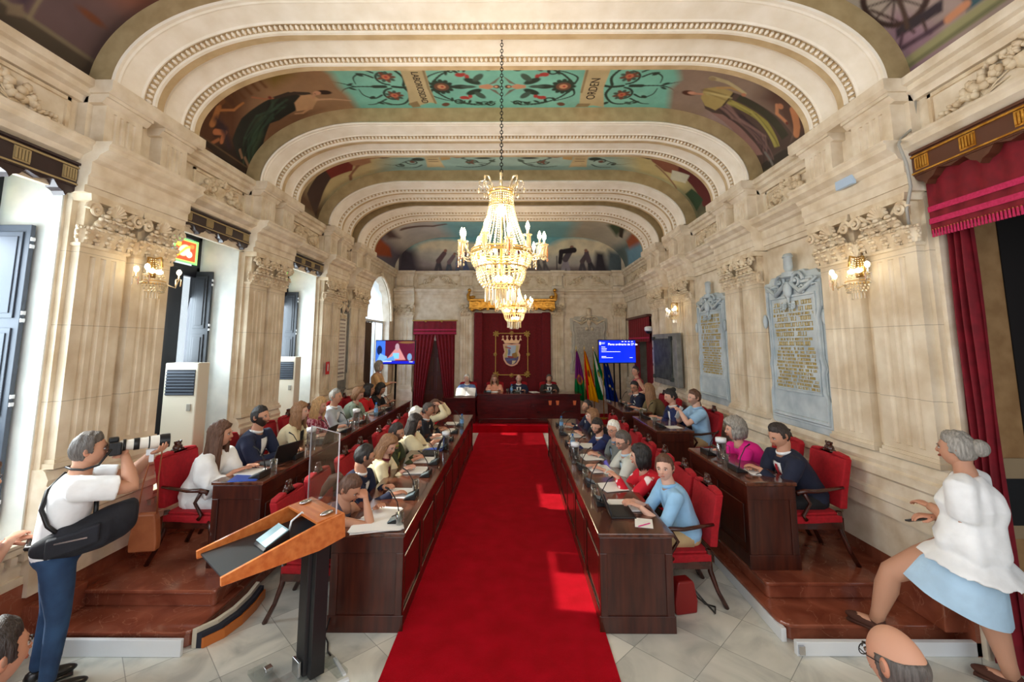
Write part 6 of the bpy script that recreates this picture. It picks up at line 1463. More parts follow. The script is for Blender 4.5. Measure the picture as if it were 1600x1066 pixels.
    g = MB(); g.add(v, f); garment = g.build({'jacket': 'jacket', 'shirt': 'shirt', 'blouse': 'blouse', 'loose': 'tunic', 'dress': 'dress', 'tee': 't_shirt', 'polo': 'polo_shirt'}.get(top, 'shirt'), tmat, root, smooth=True)
    def patch(name, m, t0, t1, a_fn, off, n=9, k=5, par=None):
        """strip on the chest: a_fn(t)->(left,right) angle from front in radians"""
        rows = []
        for i in range(n):
            t = t0+(t1-t0)*i/(n-1); a, b = interp(t); l, r_ = a_fn(i/(n-1)); R_ = []
            for j in range(k):
                an = pi/2-(l+(r_-l)*j/(k-1)); c = ring(t, a+off, b+off, 4)
                X = (c[0]-c[2])/2; Y = (c[1]-c[3])/2; ce = (c[0]+c[2])/2; R_.append(ce+X*cos(an)+Y*sin(an))
            rows.append(R_)
        o = [[p+V((0, -.012, 0)) for p in r] for r in rows]
        mb = MB(); mb.loft(rows, closed=False, caps=False); mb.loft(o, closed=False, caps=False); return mb.build(name, m, par or garment, smooth=True)
    if inner is not None:
        patch('shirt_front', inner, .46, .94, lambda q: (-.04-.42*q, .04+.42*q), .034, 9, 7)
        # lapels
        for sg in (-1, 1):
            patch('lapel', tmat, .44, .95, lambda q, sg=sg: tuple(sorted((sg*(.02+.36*q), sg*(.10+.5*q+.35*sin(pi*q))))), .042)
        cm = MB(); cp = [N+Rt @ V((.072*cos(a), .066*sin(a)-.005, .012-.02*max(0, sin(a)))) for a in [2*pi*i/20 for i in range(21)]]
        cm.tube(cp, .008, 6, flat=2.0); cm.build('collar', inner, garment, smooth=True)
    elif top in ('shirt', 'polo', 'tee'):
        cm = MB(); cp = [N+Rt @ V((.070*cos(a), .066*sin(a)-.002, (.006 if top == 'tee' else .016)-.022*max(0, sin(a)))) for a in [2*pi*i/20 for i in range(21)]]
        cm.tube(cp, .009 if top == 'tee' else .011, 6, flat=1.0 if top == 'tee' else 1.5); cm.build('collar', tmat, garment, smooth=True)
        if top != 'tee':
            patch('placket', tmat, .1 if top == 'shirt' else .6, .93, lambda q: (-.09, .09), .014, 9, 3)
    if tie is not None:
        patch('tie', tie, .46, .93, lambda q: (-.10-.05*(1-q), .10+.05*(1-q)), .045, 9, 3)
    # ---------- body: head, neck, arms, hands, chest, legs if bare
    b = MB(); d, hf = ico_np(hres); P = head_verts(d, female, heavy); Cc = head_cols(d, skin, hc, beard, female)
    A = np.array(Rh); Pw = P@A.T+np.array(H); n0 = len(b.v); b.v.extend(map(tuple, Pw)); b.f.extend([[i+n0 for i in q] for q in hf]); b.m.extend([0]*len(hf)); b.c.extend(map(tuple, Cc))
    HT = Matrix.Translation(H) @ Rh.to_4x4(); sc = tuple(np.array(skin)*.93)
    hk_ = tuple(np.array(hc)*.75); dn_ = .0
    for sg in (-1, 1):
        yy = .0815-.0; ex = sg*.031
        b.ell((ex, .0800, .007), (.0145, .012, .0075), 2, M=HT, col=(.62, .60, .58)); b.ell((ex+.001, .0885, .0068), (.0062, .0045, .0062), 2, M=HT, col=(.03, .02, .015))
        b.tube([HT @ V((ex-.017, .079, .010)), HT @ V((ex-.008, .089, .0145)), HT @ V((ex+.006, .0895, .0148)), HT @ V((ex+.017, .079, .011))], .0022, 5, col=tuple(np.array(skin)*.35))
        b.tube([HT @ V((ex-.020*1, .0875-.004*(sg > 0)-.002, .0255-.003*(sg < 0))), HT @ V((ex, .0960, .030)), HT @ V((ex+.020, .0875-.004*(sg < 0)-.002, .0255-.003*(sg > 0)))], [.0022, .0042, .0022], 6, col=hk_ if hair not in ('wh',) else tuple(np.array(skin)*.6), flat=.7)
    b.tube([HT @ V((0, .092, .016)), HT @ V((0, .104, -.004)), HT @ V((0, .109, -.018)), HT @ V((0, .106, -.026))], [.005, .0065, .0085, .006], 8, col=(skin[0], skin[1]*.93, skin[2]*.9))
    for sg in (-1, 1): b.ell((sg*.0105, .103, -.024), (.0065, .008, .0055), 1, M=HT, col=(skin[0]*.95, skin[1]*.82, skin[2]*.78))
    lc = (skin[0]*.82, skin[1]*.50, skin[2]*.47); b.ell((0, .0955, -.0495), (.021, .0085, .0042), 2, M=HT, col=lc); b.ell((0, .0955, -.0575), (.018, .0088, .0050), 2, M=HT, col=lc); b.ell((0, .1005, -.0532), (.019, .0045, .0011), 2, M=HT, col=tuple(np.array(skin)*.25))
    for sg in (-1, 1):
        b.ell((sg*.079, -.012, .0), (.011, .020, .033), 2, M=HT, col=(skin[0]*.95, skin[1]*.8, skin[2]*.75), rot=Matrix.Rotation(sg*.35, 4, 'Z'))
        b.ell((sg*.086, -.012, .004), (.006, .012, .020), 2, M=HT, col=tuple(np.array(skin)*.6), rot=Matrix.Rotation(sg*.35, 4, 'Z'))
    nk = .050 if female else .060; nk *= 1+.25*heavy
    b.tube([HT @ V((0, -.022, -.03)), HT @ V((0, -.02, -.09)), N+V((0, .0, .01)), N+V((0, 0, -.04))], [nk, nk*.95, nk*1.06, nk*1.1], 16, col=sc)
    if neck_open or female:
        b.loft([ring(t, *interp(t), n=20, off=-.006+(.010 if t > .84 and neck_open and heavy < .5 else 0)) for t in (.6, .7, .78, .86, .93, .97)], col=sc)
    arm_bare = sleeves in ('short', 'none')
    for sg, Sx, E, W, k_ in ((1, SL, EL, WL_, hk), (-1, SR, ER, WR_, hkR or hk)):
        ra = (.042 if female else .046)*(1+.5*heavy)
        if sleeves == 'none': b.tube([N*.4+Sx*.6+V((0,0,-.02)), Sx, Sx+(E-Sx)*.3], [ra*1.2, ra*1.25, ra*1.1], 12, col=skin)
        b.tube([Sx, Sx+(E-Sx)*.35, Sx+(E-Sx)*.9, E, E+(W-E)*.15, E+(W-E)*.4, E+(W-E)*.85, W], [ra*1.1, ra*1.12, ra*.9, ra*.86, ra*.92, ra*.90, ra*.58, ra*.52], 12, col=skin)
        hvts, hfs = HANDS[k_]; fd = (W-E).normalized(); dd = ddir if ddir is not None else V((fd.x*.7-.12*sg, fd.y, fd.z*.35)); dd = V(dd).normalized()
        up = V((0, 0, 1)) if palmup is None else V(palmup[0 if sg == 1 else 1]); zx = (up-dd*up.dot(dd)).normalized(); xx = dd.cross(zx)
        Mh = Matrix(((-xx.x*sg, dd.x, zx.x, W.x), (-xx.y*sg, dd.y, zx.y, W.y), (-xx.z*sg, dd.z, zx.z, W.z), (0, 0, 0, 1)))
        # thumb on the inner side when the palm faces down
        b.add(hvts, hfs, Mh, (skin[0], skin[1]*.92, skin[2]*.9))
    # ---------- legs
    hipL, hipR = hips+V((.09, 0, -.02)), hips+V((-.09, 0, -.02)); hwid = 1+.35*heavy
    if legs == 'sit':
        kn = knees or (V((.12, .42, .50 if hipz < .7 else hipz-.05)), V((-.12, .42, .50 if hipz < .7 else hipz-.05))); ft = feet or (V((.12, .40, .07)), V((-.12, .38, .07)))
    else:
        kn = [V(q) for q in knees]; ft = [V(q) for q in feet]
    kn = [V(q) for q in kn]; ft = [V(q) for q in ft]
    lm = MB(); rl = .082*(1+.35*heavy)
    if skirt is None:
        for hp, k_, f__ in ((hipL, kn[0], ft[0]), (hipR, kn[1], ft[1])):
            lm.tube([hp, hp+(k_-hp)*.5, k_, k_+(f__-k_)*.3, f__+V((0, 0, .03))], [rl*1.12, rl, rl*.74, rl*.68, rl*.52], 14)
        lm.ell(hips+V((0, 0, -.02)), (.165*hwid, .13*hwid, .12), 3)
        if hres >= 4 and legs != 'sit': vv, ff = remesh(lm.v, lm.f, .016, 5); lm = MB(); lm.add(vv, ff)
        lm.build('trousers', bmat, root, smooth=True)
    else:
        for hp, k_, f__ in ((hipL, kn[0], ft[0]), (hipR, kn[1], ft[1])):
            b.tube([hp, hp+(k_-hp)*.6, k_, k_+(f__-k_)*.3, k_+(f__-k_)*.8, f__], [rl, rl*.95, rl*.70, rl*.72, rl*.46, rl*.42], 14, col=skin)
            b.ell(f__+V((0, .06, -.02)), (.04, .11, .03), 2, col=skin)
        skirt(root, hips, kn)
    if shoes is not None:
        for k_, f__ in zip(kn, ft):
            sm = MB(); sm.ell(f__+V((0, .07, -.032)), (.046, .135, .038), 3); sm.cbox(f__.x, f__.y+.06, f__.z-.062, .08, .25, .016); sm.ell(f__+V((0,-.01,-.01)), (.042,.055,.05), 2)
            sm.build('shoe', shoes, root, smooth=True)
    b.build('body', SKIN, root, smooth=True, cols=True)
    # ---------- hair
    hm = hairmat(hc); hb = MB(); d2_, hf2 = ico_np(5 if hres >= 4 else 4); Q = hair_shell(d2_, style, int(loc[1]*7), female, heavy); Qw = Q@A.T+np.array(H); hb.add([V(q) for q in Qw], hf2)
    if style in ('long', 'bob', 'curly'):
        Lh = hair_len if style == 'long' else (.13 if style == 'bob' else .10); rows = []; nr = 12; na = 36; span = 2.25
        for i in range(nr):
            t = i/(nr-1); z = .03-(Lh+.03)*t; rr = []
            for j in range(na):
                a = -pi/2+(-span+2*span*j/(na-1)); wv = .006*sin(j*2.3+t*5)+.004*sin(j*5.1+t*3)
                bx = (.090+.018*sin(pi*min(t*1.2, 1))); by = (.104-.02*t*(style == 'bob'))
                if style == 'long': bx += .03*t; by += .012*t
                k2 = 1-.55*max(0, t-.82)/.18*(style != 'long')
                rr.append(((bx+wv)*cos(a)*k2, (by+wv)*sin(a)*k2-.01, z-.02*sin(j*1.7)*t))
            inn = [(x*.78, y*.78-.005, z) for x, y, z in rr[::-1]]; rows.append([HT @ V(p) for p in rr+inn])
        hb.loft(rows)
    if style == 'pony':
        pts = [HT @ V((0, -.10, .03)), HT @ V((0, -.15, .035)), HT @ V((0, -.19, -.03)), HT @ V((.01, -.20, -.13)), HT @ V((.02, -.19, -.24))]; hb.tube(pts, [.022, .034, .044, .036, .010], 12)
    if style == 'bun': hb.ell((0, -.085 if not base else -.12, .095 if not base else .03), (.045, .045, .042) if not base else (.05, .055, .06), 3, M=HT)
    hb.build('hair', hm, root, smooth=True)
    if glasses:
        gb = MB()
        for sg in (-1, 1):
            gb.tube([HT @ V((sg*.032+.024*cos(a), .098, .006+.018*sin(a))) for a in [2*pi*i/14 for i in range(15)]], .0022, 5); gb.tube([HT @ V((sg*.056, .094, .012)), HT @ V((sg*.078, .05, .012)), HT @ V((sg*.08, -.01, .008))], .002, 5)
        gb.tube([HT @ V((-.01, .1, .01)), HT @ V((.01, .1, .01))], .002, 5); gb.build('glasses', BLACK, root)
    return root
# ================================================================== the cast
E_, W_, S_, N_ = -pi/2, pi/2, pi, 0
NAVY = cloth('navy_suit', S(26,34,62)); NAVY2 = cloth('bright_navy_suit', S(24,36,84)); DARKJ = cloth('dark_suit', S(24,26,36)); GREYJ = cloth('grey_suit', S(104,110,110)); BEIGEJ = cloth('pale_stone_blazer', S(196,198,190)); CREAM = cloth('cream_jacket', S(226,214,178)); WHITE = cloth('white_cotton', S(232,234,236)); LBLUE = cloth('light_blue_cotton', S(140,184,220)); SKYB = cloth('sky_blue_polo', S(150,190,226)); PINK = cloth('magenta_blouse', S(222,28,140)); OLIVE = cloth('olive_jacket', S(110,96,66)); GREEN = cloth('dark_green_jacket', S(54,62,40)); REDC = cloth('red_dress', S(196,22,26)); TAN = cloth('tan_top', S(196,158,112)); BURG = cloth('burgundy_dress', S(140,16,52), nscale=40); LGREY = cloth('light_grey_blazer', S(178,188,198)); GRG = cloth('grey_green_top', S(136,150,132)); BROWNJ = cloth('dark_brown_suit', S(48,42,40)); SALM = cloth('salmon_top', S(224,160,134)); BLJ = cloth('blue_jacket', S(96,126,176)); BLK = cloth('black_trousers', S(20,20,24)); JEAN = cloth('blue_jeans', S(30,52,84), c2=S(44,74,110)); BEIG = cloth('beige_trousers', S(190,164,122)); LSK = cloth('pale_blue_denim', S(174,204,228)); WINE = cloth('wine_top', S(96,14,30)); TIER = cloth('red_tie', S(160,20,34)); TIED = cloth('dark_tie', S(40,42,54)); SLATE = cloth('slate_sleeveless_top', S(86,84,100)); ROSE = cloth('rose_red_top', S(176,70,76))
FLOR = mat('red_floral_blouse', S(206,20,44), .8, col2=S(244,226,226), nscale=9, ndetail=1, contrast=(.56, .60)); PLAID = mat('pink_plaid_shirt', S(150,44,70), .85, col2=S(214,160,176), nscale=26, ndetail=2, contrast=(.45, .55))
SHOEB = mat('black_leather', S(24,22,22), .35, coat=.3); SHOEBR = mat('brown_suede_clog', S(74,40,28), .8)
BASE = dict(legs='sit', bmat=BLK, shoes=SHOEB)
def P(label, x, y, z, rz, **k):
    d = dict(BASE); d.update(k); return person(label, (x, y, z), rz, **d)
def seat(row, y, label, chairlabel, x=None, **k):
    X, Z, rz = {'LO': (-3.20, .27, E_), 'LI': (-1.86, 0, E_), 'RI': (1.64, 0, W_), 'RO': (2.98, .27, W_)}[row]
    X = x if x is not None else X; v = .014 if y < 6 else .020
    k.setdefault('vox', v)
    P(label, X, y, Z, rz, hres=4 if y < 8 else 3, **k)
    fx = {-pi/2: 1, pi/2: -1}[rz]; chair(X+fx*(.13 if row == 'RO' else .11), y, Z, rz, chairlabel)
suit = lambda m=NAVY, i=WHITE, t=None, **k: dict(top='jacket', tmat=m, inner=i, tie=t, **k)
# ---- right of the carpet
seat('RI', 4.45, 'man in a light blue shirt looking at the camera from the nearest right desk seat', 'red armchair at the near end of the right desk, under the man in light blue', head=(.0,.18,1.13), yaw=1.0, pitch=-.06, roll=.06, tone='c', hair='br', top='shirt', tmat=LBLUE, bmat=BEIG, sleeves='rolled', handL=(-.02,.50,.83), handR=(-.18,.48,.83), hk='curl')
seat('RI', 5.02, 'woman with dark bobbed hair in a red and white floral blouse at the right desk', 'red armchair under the woman in the red floral blouse', head=(.05,.24,1.08), yaw=-.25, pitch=-.1, tone='a', hair='bk', style='bob', female=True, top='blouse', tmat=FLOR, handL=(.08,.50,.86), handR=(-.02,.52,.88), hk='curl')
seat('RI', 5.66, 'bearded man with glasses in a pale stone blazer reading papers', 'red armchair under the man in the pale stone blazer', head=(.02,.28,1.12), yaw=.35, pitch=-.38, tone='a', hair='dg', beard=.6, glasses=True, **suit(BEIGEJ, cloth('pale_blue_shirt', S(176,198,216))), handL=(.1,.62,.80), handR=(-.1,.55,.80))
seat('RI', 6.32, 'white-haired man with glasses in a grey suit at the right desk', 'red armchair under the white-haired man in the grey suit', head=(0,.26,1.14), yaw=.75, pitch=-.15, tone='a', hair='wh', style='short', glasses=True, **suit(GREYJ, cloth('blue_grey_shirt', S(120,140,164))), handL=(.08,.50,.80), handR=(-.06,.48,.80), hk='curl')
seat('RI', 6.98, 'dark-bearded man in a bright navy suit leaning over the right desk', 'red armchair under the bearded man in the bright navy suit', head=(0,.36,1.06), yaw=.75, pitch=-.35, tone='a', hair='dk', beard=.9, **suit(NAVY2), handL=(.10,.68,.80), handR=(-.12,.70,.80))
seat('RI', 7.75, 'fair-haired woman in a dark coat behind the bearded man at the right desk', 'red armchair under the fair-haired woman at the right desk', head=(0,.30,1.08), yaw=.1, tone='c', hair='lb', style='bob', female=True, **suit(DARKJ, CREAM), handL=(.10,.50,.80), handR=(-.12,.50,.80))
seat('RI', 8.55, 'balding man in a navy suit at the far end of the right desk', 'red armchair at the far end of the right desk', head=(0,.26,1.14), yaw=.35, pitch=-.1, tone='b', hair='dk', style='thin', beard=.7, **suit(NAVY, WHITE, TIED), handL=(.10,.58,.80), handR=(-.12,.55,.80))
# ---- left of the carpet
seat('LI', 4.22, 'woman with a ponytail bent over papers behind the clear lectern screen', 'red armchair behind the lectern screen under the ponytailed woman', head=(.06,.36,1.02), yaw=-.2, pitch=-.55, tone='b', hair='br', style='pony', female=True, top='blouse', tmat=SLATE, sleeves='none', neck_open=True, handL=(.10,.52,.96), handR=(-.12,.56,.80), elb=(.5,.6,-1), hk='curl')
seat('LI', 4.84, 'dark-haired man in a dark navy suit with open white collar at the left desk', 'red armchair under the man in the dark navy suit at the left desk', head=(0,.26,1.13), yaw=.55, pitch=-.25, tone='b', hair='bk', beard=.5, **suit(cloth('deep_navy_suit', S(18,26,54))), handL=(.14,.62,.80), handR=(-.10,.46,.80), hk='curl')
seat('LI', 5.58, 'woman with long light brown hair in a cream blazer writing at the left desk', 'red armchair under the woman in the cream blazer', head=(0,.30,1.09), yaw=-.35, pitch=-.5, tone='c', hair='lb', style='long', hair_len=.26, female=True, **suit(CREAM, WINE), handL=(.10,.50,.80), handR=(-.10,.52,.80), hk='curl')
seat('LI', 6.12, 'bearded man in a dark green jacket at the left desk', 'red armchair under the man in the dark green jacket', head=(0,.26,1.13), yaw=-.1, pitch=-.2, tone='b', hair='dk', beard=.8, **suit(GREEN, cloth('lime_shirt', S(150,156,80))), handL=(.10,.52,.80), handR=(-.10,.50,.80))
seat('LI', 6.95, 'woman with long dark hair in a pale cream blouse reaching over the left desk', 'red armchair under the woman in the pale cream blouse', head=(0,.32,1.12), yaw=.1, pitch=-.3, tone='b', hair='dk', style='long', hair_len=.3, female=True, top='blouse', tmat=CREAM, sleeves='puff', handL=(.10,.64,.84), handR=(-.10,.60,.82))
seat('LI', 7.5, 'person with pale grey hair partly hidden behind the woman in cream', 'red armchair under the grey-haired person at the left desk', head=(0,.22,1.14), yaw=.3, tone='c', hair='wh', style='bob', **suit(DARKJ), handL=(.10,.50,.80), handR=(-.12,.50,.80))
seat('LI', 8.1, 'smiling short-haired man in a dark jacket far along the left desk', 'red armchair under the smiling short-haired man', head=(0,.30,1.14), yaw=-.2, pitch=-.1, tone='b', hair='dg', **suit(DARKJ), handL=(.10,.55,.80), handR=(-.12,.50,.80))
seat('LI', 8.8, 'person in cream sleeves raising both hands to the head', 'red armchair farthest along the left desk', head=(0,.30,1.10), yaw=-.4, tone='a', hair='br', style='bob', female=True, top='blouse', tmat=CREAM, handL=(.12,.40,1.16), handR=(-.12,.42,1.16), elb=(.4,.5,-1), hk='curl')
# ---- left platform
seat('LO', 4.60, 'woman with long brown hair in a puffy white blouse at the near left platform desk', 'red armchair nearest the camera on the left platform, with a tan bag hanging from it', head=(0,.20,1.14), yaw=.25, pitch=-.05, tone='b', hair='br', style='long', hair_len=.36, female=True, top='loose', tmat=WHITE, bmat=WHITE, sleeves='puff', handL=(.08,.42,.80), handR=(-.12,.44,.80))
seat('LO', 5.30, 'bearded man in a dark blue suit using a laptop on the left platform', 'red armchair under the bearded man in dark blue on the left platform', head=(0,.20,1.20), yaw=-.1, tone='b', hair='bk', beard=.95, **suit(NAVY), handL=(.10,.50,.80), handR=(-.16,.52,.80), sh=1.08)
seat('LO', 6.15, 'woman with straight light brown hair in a cream jacket on the left platform', 'red armchair under the woman in the cream jacket on the left platform', head=(0,.26,1.13), yaw=.1, tone='c', hair='lb', style='long', hair_len=.22, female=True, **suit(CREAM, BLK), handL=(.10,.50,.80), handR=(-.12,.50,.80))
seat('LO', 6.80, 'blonde woman in a pink plaid shirt on the left platform', 'red armchair under the woman in the pink plaid shirt', head=(0,.24,1.12), yaw=-.1, pitch=-.15, tone='a', hair='bl', style='long', hair_len=.22, female=True, top='shirt', tmat=PLAID, handL=(.10,.50,.80), handR=(-.12,.50,.80))
seat('LO', 7.45, 'grey-haired man in a light grey blazer on the left platform', 'red armchair under the man in the light grey blazer', head=(0,.22,1.18), yaw=-.1, tone='b', hair='gr', **suit(LGREY), handL=(.10,.52,.80), handR=(-.12,.50,.80))
seat('LO', 8.40, 'woman with highlighted hair in a grey green top looking down on the left platform', 'red armchair under the woman in the grey green top', head=(0,.26,1.12), yaw=-.2, pitch=-.45, tone='a', hair='lb', style='bob', female=True, top='blouse', tmat=GRG, handL=(.10,.50,.80), handR=(-.12,.50,.80))
seat('LO', 9.0, 'dark-haired woman in a bright red dress on the left platform', 'red armchair under the woman in the bright red dress', head=(0,.26,1.12), yaw=.2, tone='d', hair='bk', style='bob', female=True, top='dress', tmat=REDC, handL=(.10,.50,.80), handR=(-.12,.50,.80))
seat('LO', 9.65, 'dark-haired person in a black top at the far end of the left platform desk', 'red armchair at the far end of the left platform desk', head=(0,.30,1.08), yaw=-.2, pitch=-.3, tone='d', hair='bk', style='bob', female=True, top='blouse', tmat=BLK, handL=(.10,.50,.80), handR=(-.12,.50,.80))
# ---- right platform
seat('RO', 4.62, 'man in a navy suit with a red tie writing at the near right platform desk', 'red armchair nearest the camera on the right platform', head=(0,.29,1.13), yaw=.15, pitch=-.4, tone='b', hair='dk', style='short', **suit(cloth('midnight_suit', S(18,24,46)), WHITE, TIER), handL=(.08,.52,.80), handR=(-.06,.54,.82), hk='curl', sh=1.1)
seat('RO', 5.30, 'woman with curly grey hair in a magenta blouse on the right platform', 'red armchair under the woman in the magenta blouse', head=(0,.40,1.06), yaw=-.25, pitch=-.1, tone='a', hair='gr', style='curly', female=True, top='blouse', tmat=PINK, sleeves='short', handL=(.04,.56,.80), handR=(-.10,.58,.80), hk='curl')
seat('RO', 7.20, 'man in a light blue polo shirt folding a sheet of paper on the right platform', 'red armchair under the man in the light blue polo', head=(0,.10,1.20), yaw=.15, pitch=-.1, tone='c', hair='br', beard=.5, top='polo', tmat=SKYB, bmat=BEIG, sleeves='short', handL=(.02,.36,1.0), handR=(-.08,.38,1.02), elb=(.8,-.3,-1), hk='curl')
seat('RO', 7.78, 'woman with a high dark bun in a blue jacket on the right platform', 'red armchair under the woman with the high bun', head=(0,.28,1.15), yaw=.1, pitch=-.25, tone='a', hair='bk', style='bun', female=True, **suit(NAVY2), handL=(.08,.52,.80), handR=(-.12,.50,.80))
seat('RO', 8.88, 'woman with long fair brown hair in an olive jacket on the right platform', 'red armchair under the woman in the olive jacket', head=(0,.32,1.14), yaw=-.5, pitch=-.1, tone='a', hair='lb', style='long', hair_len=.38, female=True, top='jacket', tmat=OLIVE, handL=(.10,.58,.80), handR=(-.12,.56,.80))
seat('RO', 9.55, 'man with glasses in a dark navy suit at the far end of the right platform', 'red armchair at the far end of the right platform', head=(0,.42,1.14), yaw=.8, pitch=-.2, tone='b', hair='bk', glasses=True, **suit(NAVY), handL=(.10,.58,.80), handR=(-.12,.56,.80))
# ---- presiding table
for x, lab, cl, kw in ((-1.38, 'white-haired man in a blue jacket behind the open book', 'red armchair behind the open book', dict(tone='c', hair='wh', style='short', yaw=-.5, **suit(BLJ))),
    (-.58, 'long-haired woman in a salmon top reading at the presiding table', 'red armchair under the woman in salmon at the presiding table', dict(tone='c', hair='lb', style='long', hair_len=.24, female=True, glasses=True, pitch=-.15, top='blouse', tmat=SALM)),
    (.12, 'bald man in a dark suit and tie at the presiding table', 'red armchair under the bald man at the presiding table', dict(tone='c', hair='gr', style='bald', pitch=-.1, **suit(NAVY, WHITE, TIED))),
    (1.0, 'man with dark hair in a brown-black suit, rightmost at the presiding table', 'red armchair rightmost at the presiding table', dict(tone='b', hair='dg', **suit(BROWNJ, WHITE, TIED)))):
    P(lab, x, 13.02, .2, S_, head=(0,.12,1.12), handL=(.16,.42,.82), handR=(-.16,.42,.82), vox=.02, hres=3, **kw); chair(x, 13.04, .2, S_, cl)
# ---- standing
st = dict(legs='stand', hipz=.93, knees=((.09,.02,.50), (-.09,.02,.50)), feet=((.10,-.02,.08), (-.10,.0,.08)))
P('grey-haired woman in a tan top and black trousers standing under the left television', -3.42, 11.0, .27, E_, head=(0,.06,1.50), tone='a', hair='gr', style='bob', female=True, top='blouse', tmat=TAN, handL=(.05,.36,1.10), handR=(-.08,.36,1.10), vox=.02, hres=3, **st)
P('dark-haired woman in a rose red sleeveless top standing by the far right doorway', 3.0, 10.95, .27, W_, head=(0,.03,1.38), yaw=.6, tone='a', hair='dk', style='short', female=True, top='blouse', tmat=ROSE, sleeves='none', neck_open=True, handL=(.18,.05,.85), handR=(-.16,.1,.85), vox=.02, hres=3, **st)
# photographer
px_, py_, prz = -3.17, 3.22, radians(-47)
P('photographer in a white t-shirt and jeans aiming a camera with a long white lens', px_, py_, 0, prz, head=(0,.10,1.56), pitch=-.02, roll=.0, tone='b', hair='dg', style='short', heavy=.25, top='tee', tmat=WHITE, sleeves='short', bmat=JEAN, legs='stand', hipz=.92, knees=((.10,.04,.50), (-.10,.0,.50)), feet=((.11,.02,.08), (-.11,-.04,.08)), handL=(.045,.30,1.50), handR=(-.02,.46,1.475), hk='grip', hkR='curl', elb=(.7,.1,-1), palmup=((1,0,.3), (0,0,-1)), hres=4, vox=.010)
e = empty('camera', (px_, py_, 0), prz, 'black camera with a long white telephoto lens held to the photographer eye', 'camera'); T = Matrix.Translation((-.0, .235, 1.565))
mb = MB(); mb.cbox(0, 0, -.01, .145, .06, .095, T); mb.cbox(0, -.005, .05, .06, .06, .035, T); mb.cbox(.06, .03, -.01, .035, .03, .09, T); mb.build('body', BLACK, e, bevel=.010)
mb = MB(); R90 = T @ Matrix.Diagonal((1,.88,1,1)) @ Matrix.Rotation(radians(-90), 4, 'X'); mb.lathe([(.036,.03), (.038,.05), (.038,.10), (.042,.14), (.042,.21), (.048,.25), (.048,.30)], 24, M=R90); mb.build('lens', mat('white_lens', S(226,222,212), .35), e, auto=40)
mb = MB(); 
for a, b in ((.055,.075), (.125,.165), (.225,.235)): mb.lathe([(.0435 if a < .2 else .047,a), (.0445 if a < .2 else .0475,a+.002), (.0445 if a < .2 else .0475,b-.002), (.0435 if a < .2 else .047,b)], 24, M=R90)
mb.lathe([(.049,.30), (.053,.32), (.053,.375), (.050,.375), (.048,.32)], 24, M=R90); mb.build('lens_ring', BLACK, e, auto=40)
mb = MB(); mb.cbox(0, .225, -.075, .018, .07, .045, T); mb.cbox(0, .225, -.1, .03, .03, .10, T); mb.build('tripod_foot', WHITEP, e, bevel=.004)
mb = MB(); mb.tube([(.07,.22,1.56), (.075,.16,1.46), (.075,.08,1.44), (.05,.02,1.45), (.0,-.01,1.46), (-.05,.02,1.45), (-.075,.08,1.44), (-.075,.16,1.46), (-.07,.22,1.56)], .008, 6); mb.build('neck_strap', BLACK, e, smooth=True)
e = empty('sling_bag', (px_, py_, 0), prz, 'large black camera bag slung across the photographer hip', 'bag')
BAGM = mat('black_nylon', S(20,22,30), .75, col2=S(30,32,42), bump=.3)
mb = MB(); mb.loft([[(cx+tx*cos(a), y, cz+hz*sin(a)) for a in [2*pi*i/16 for i in range(16)]] for y, cx, tx, cz, hz in ((-.14,.15,.03,.98,.04), (-.05,.17,.06,.99,.08), (.08,.15,.085,1.0,.115), (.22,.11,.10,1.03,.14), (.34,.08,.09,1.06,.13), (.39,.07,.07,1.08,.11), (.41,.07,.04,1.08,.07))]); mb.cbox(.16,.12,1.02,.10,.26,.17); v, f = remesh(mb.v, mb.f, .018, 6); mb = MB(); mb.add(v, f); mb.build('pouch', BAGM, e, smooth=True)
mb = MB(); mb.loft([[(.19+dx, y, z) for dx in (0,.06) for _ in (0,)]+[(.25,y,z+.12), (.19,y,z+.12)] for y, z in ((-.06,.93), (.08,.95), (.2,.98))]); mb.build('side_pocket', BAGM, e, bevel=.012)
mb = MB(); mb.tube([(.19,.02,1.04), (.185,-.06,1.13), (.14,-.10,1.23), (.06,-.085,1.33), (-.05,-.01,1.41)], .014, 6); mb.tube([(.12,.17,1.10), (.07,.17,1.20), (.0,.16,1.30), (-.06,.08,1.41)], .014, 6); mb.tube([(.19,.0,1.0), (.1,-.15,.99), (-.08,-.15,.99), (-.19,0,1.0), (-.12,.17,1.02)], .016, 6); mb.build('strap', BLACK, e, smooth=True)
mb = MB(); mb.box(.249,.254,-.02,.14,1.02,1.03); mb.build('zip', CHROME, e)
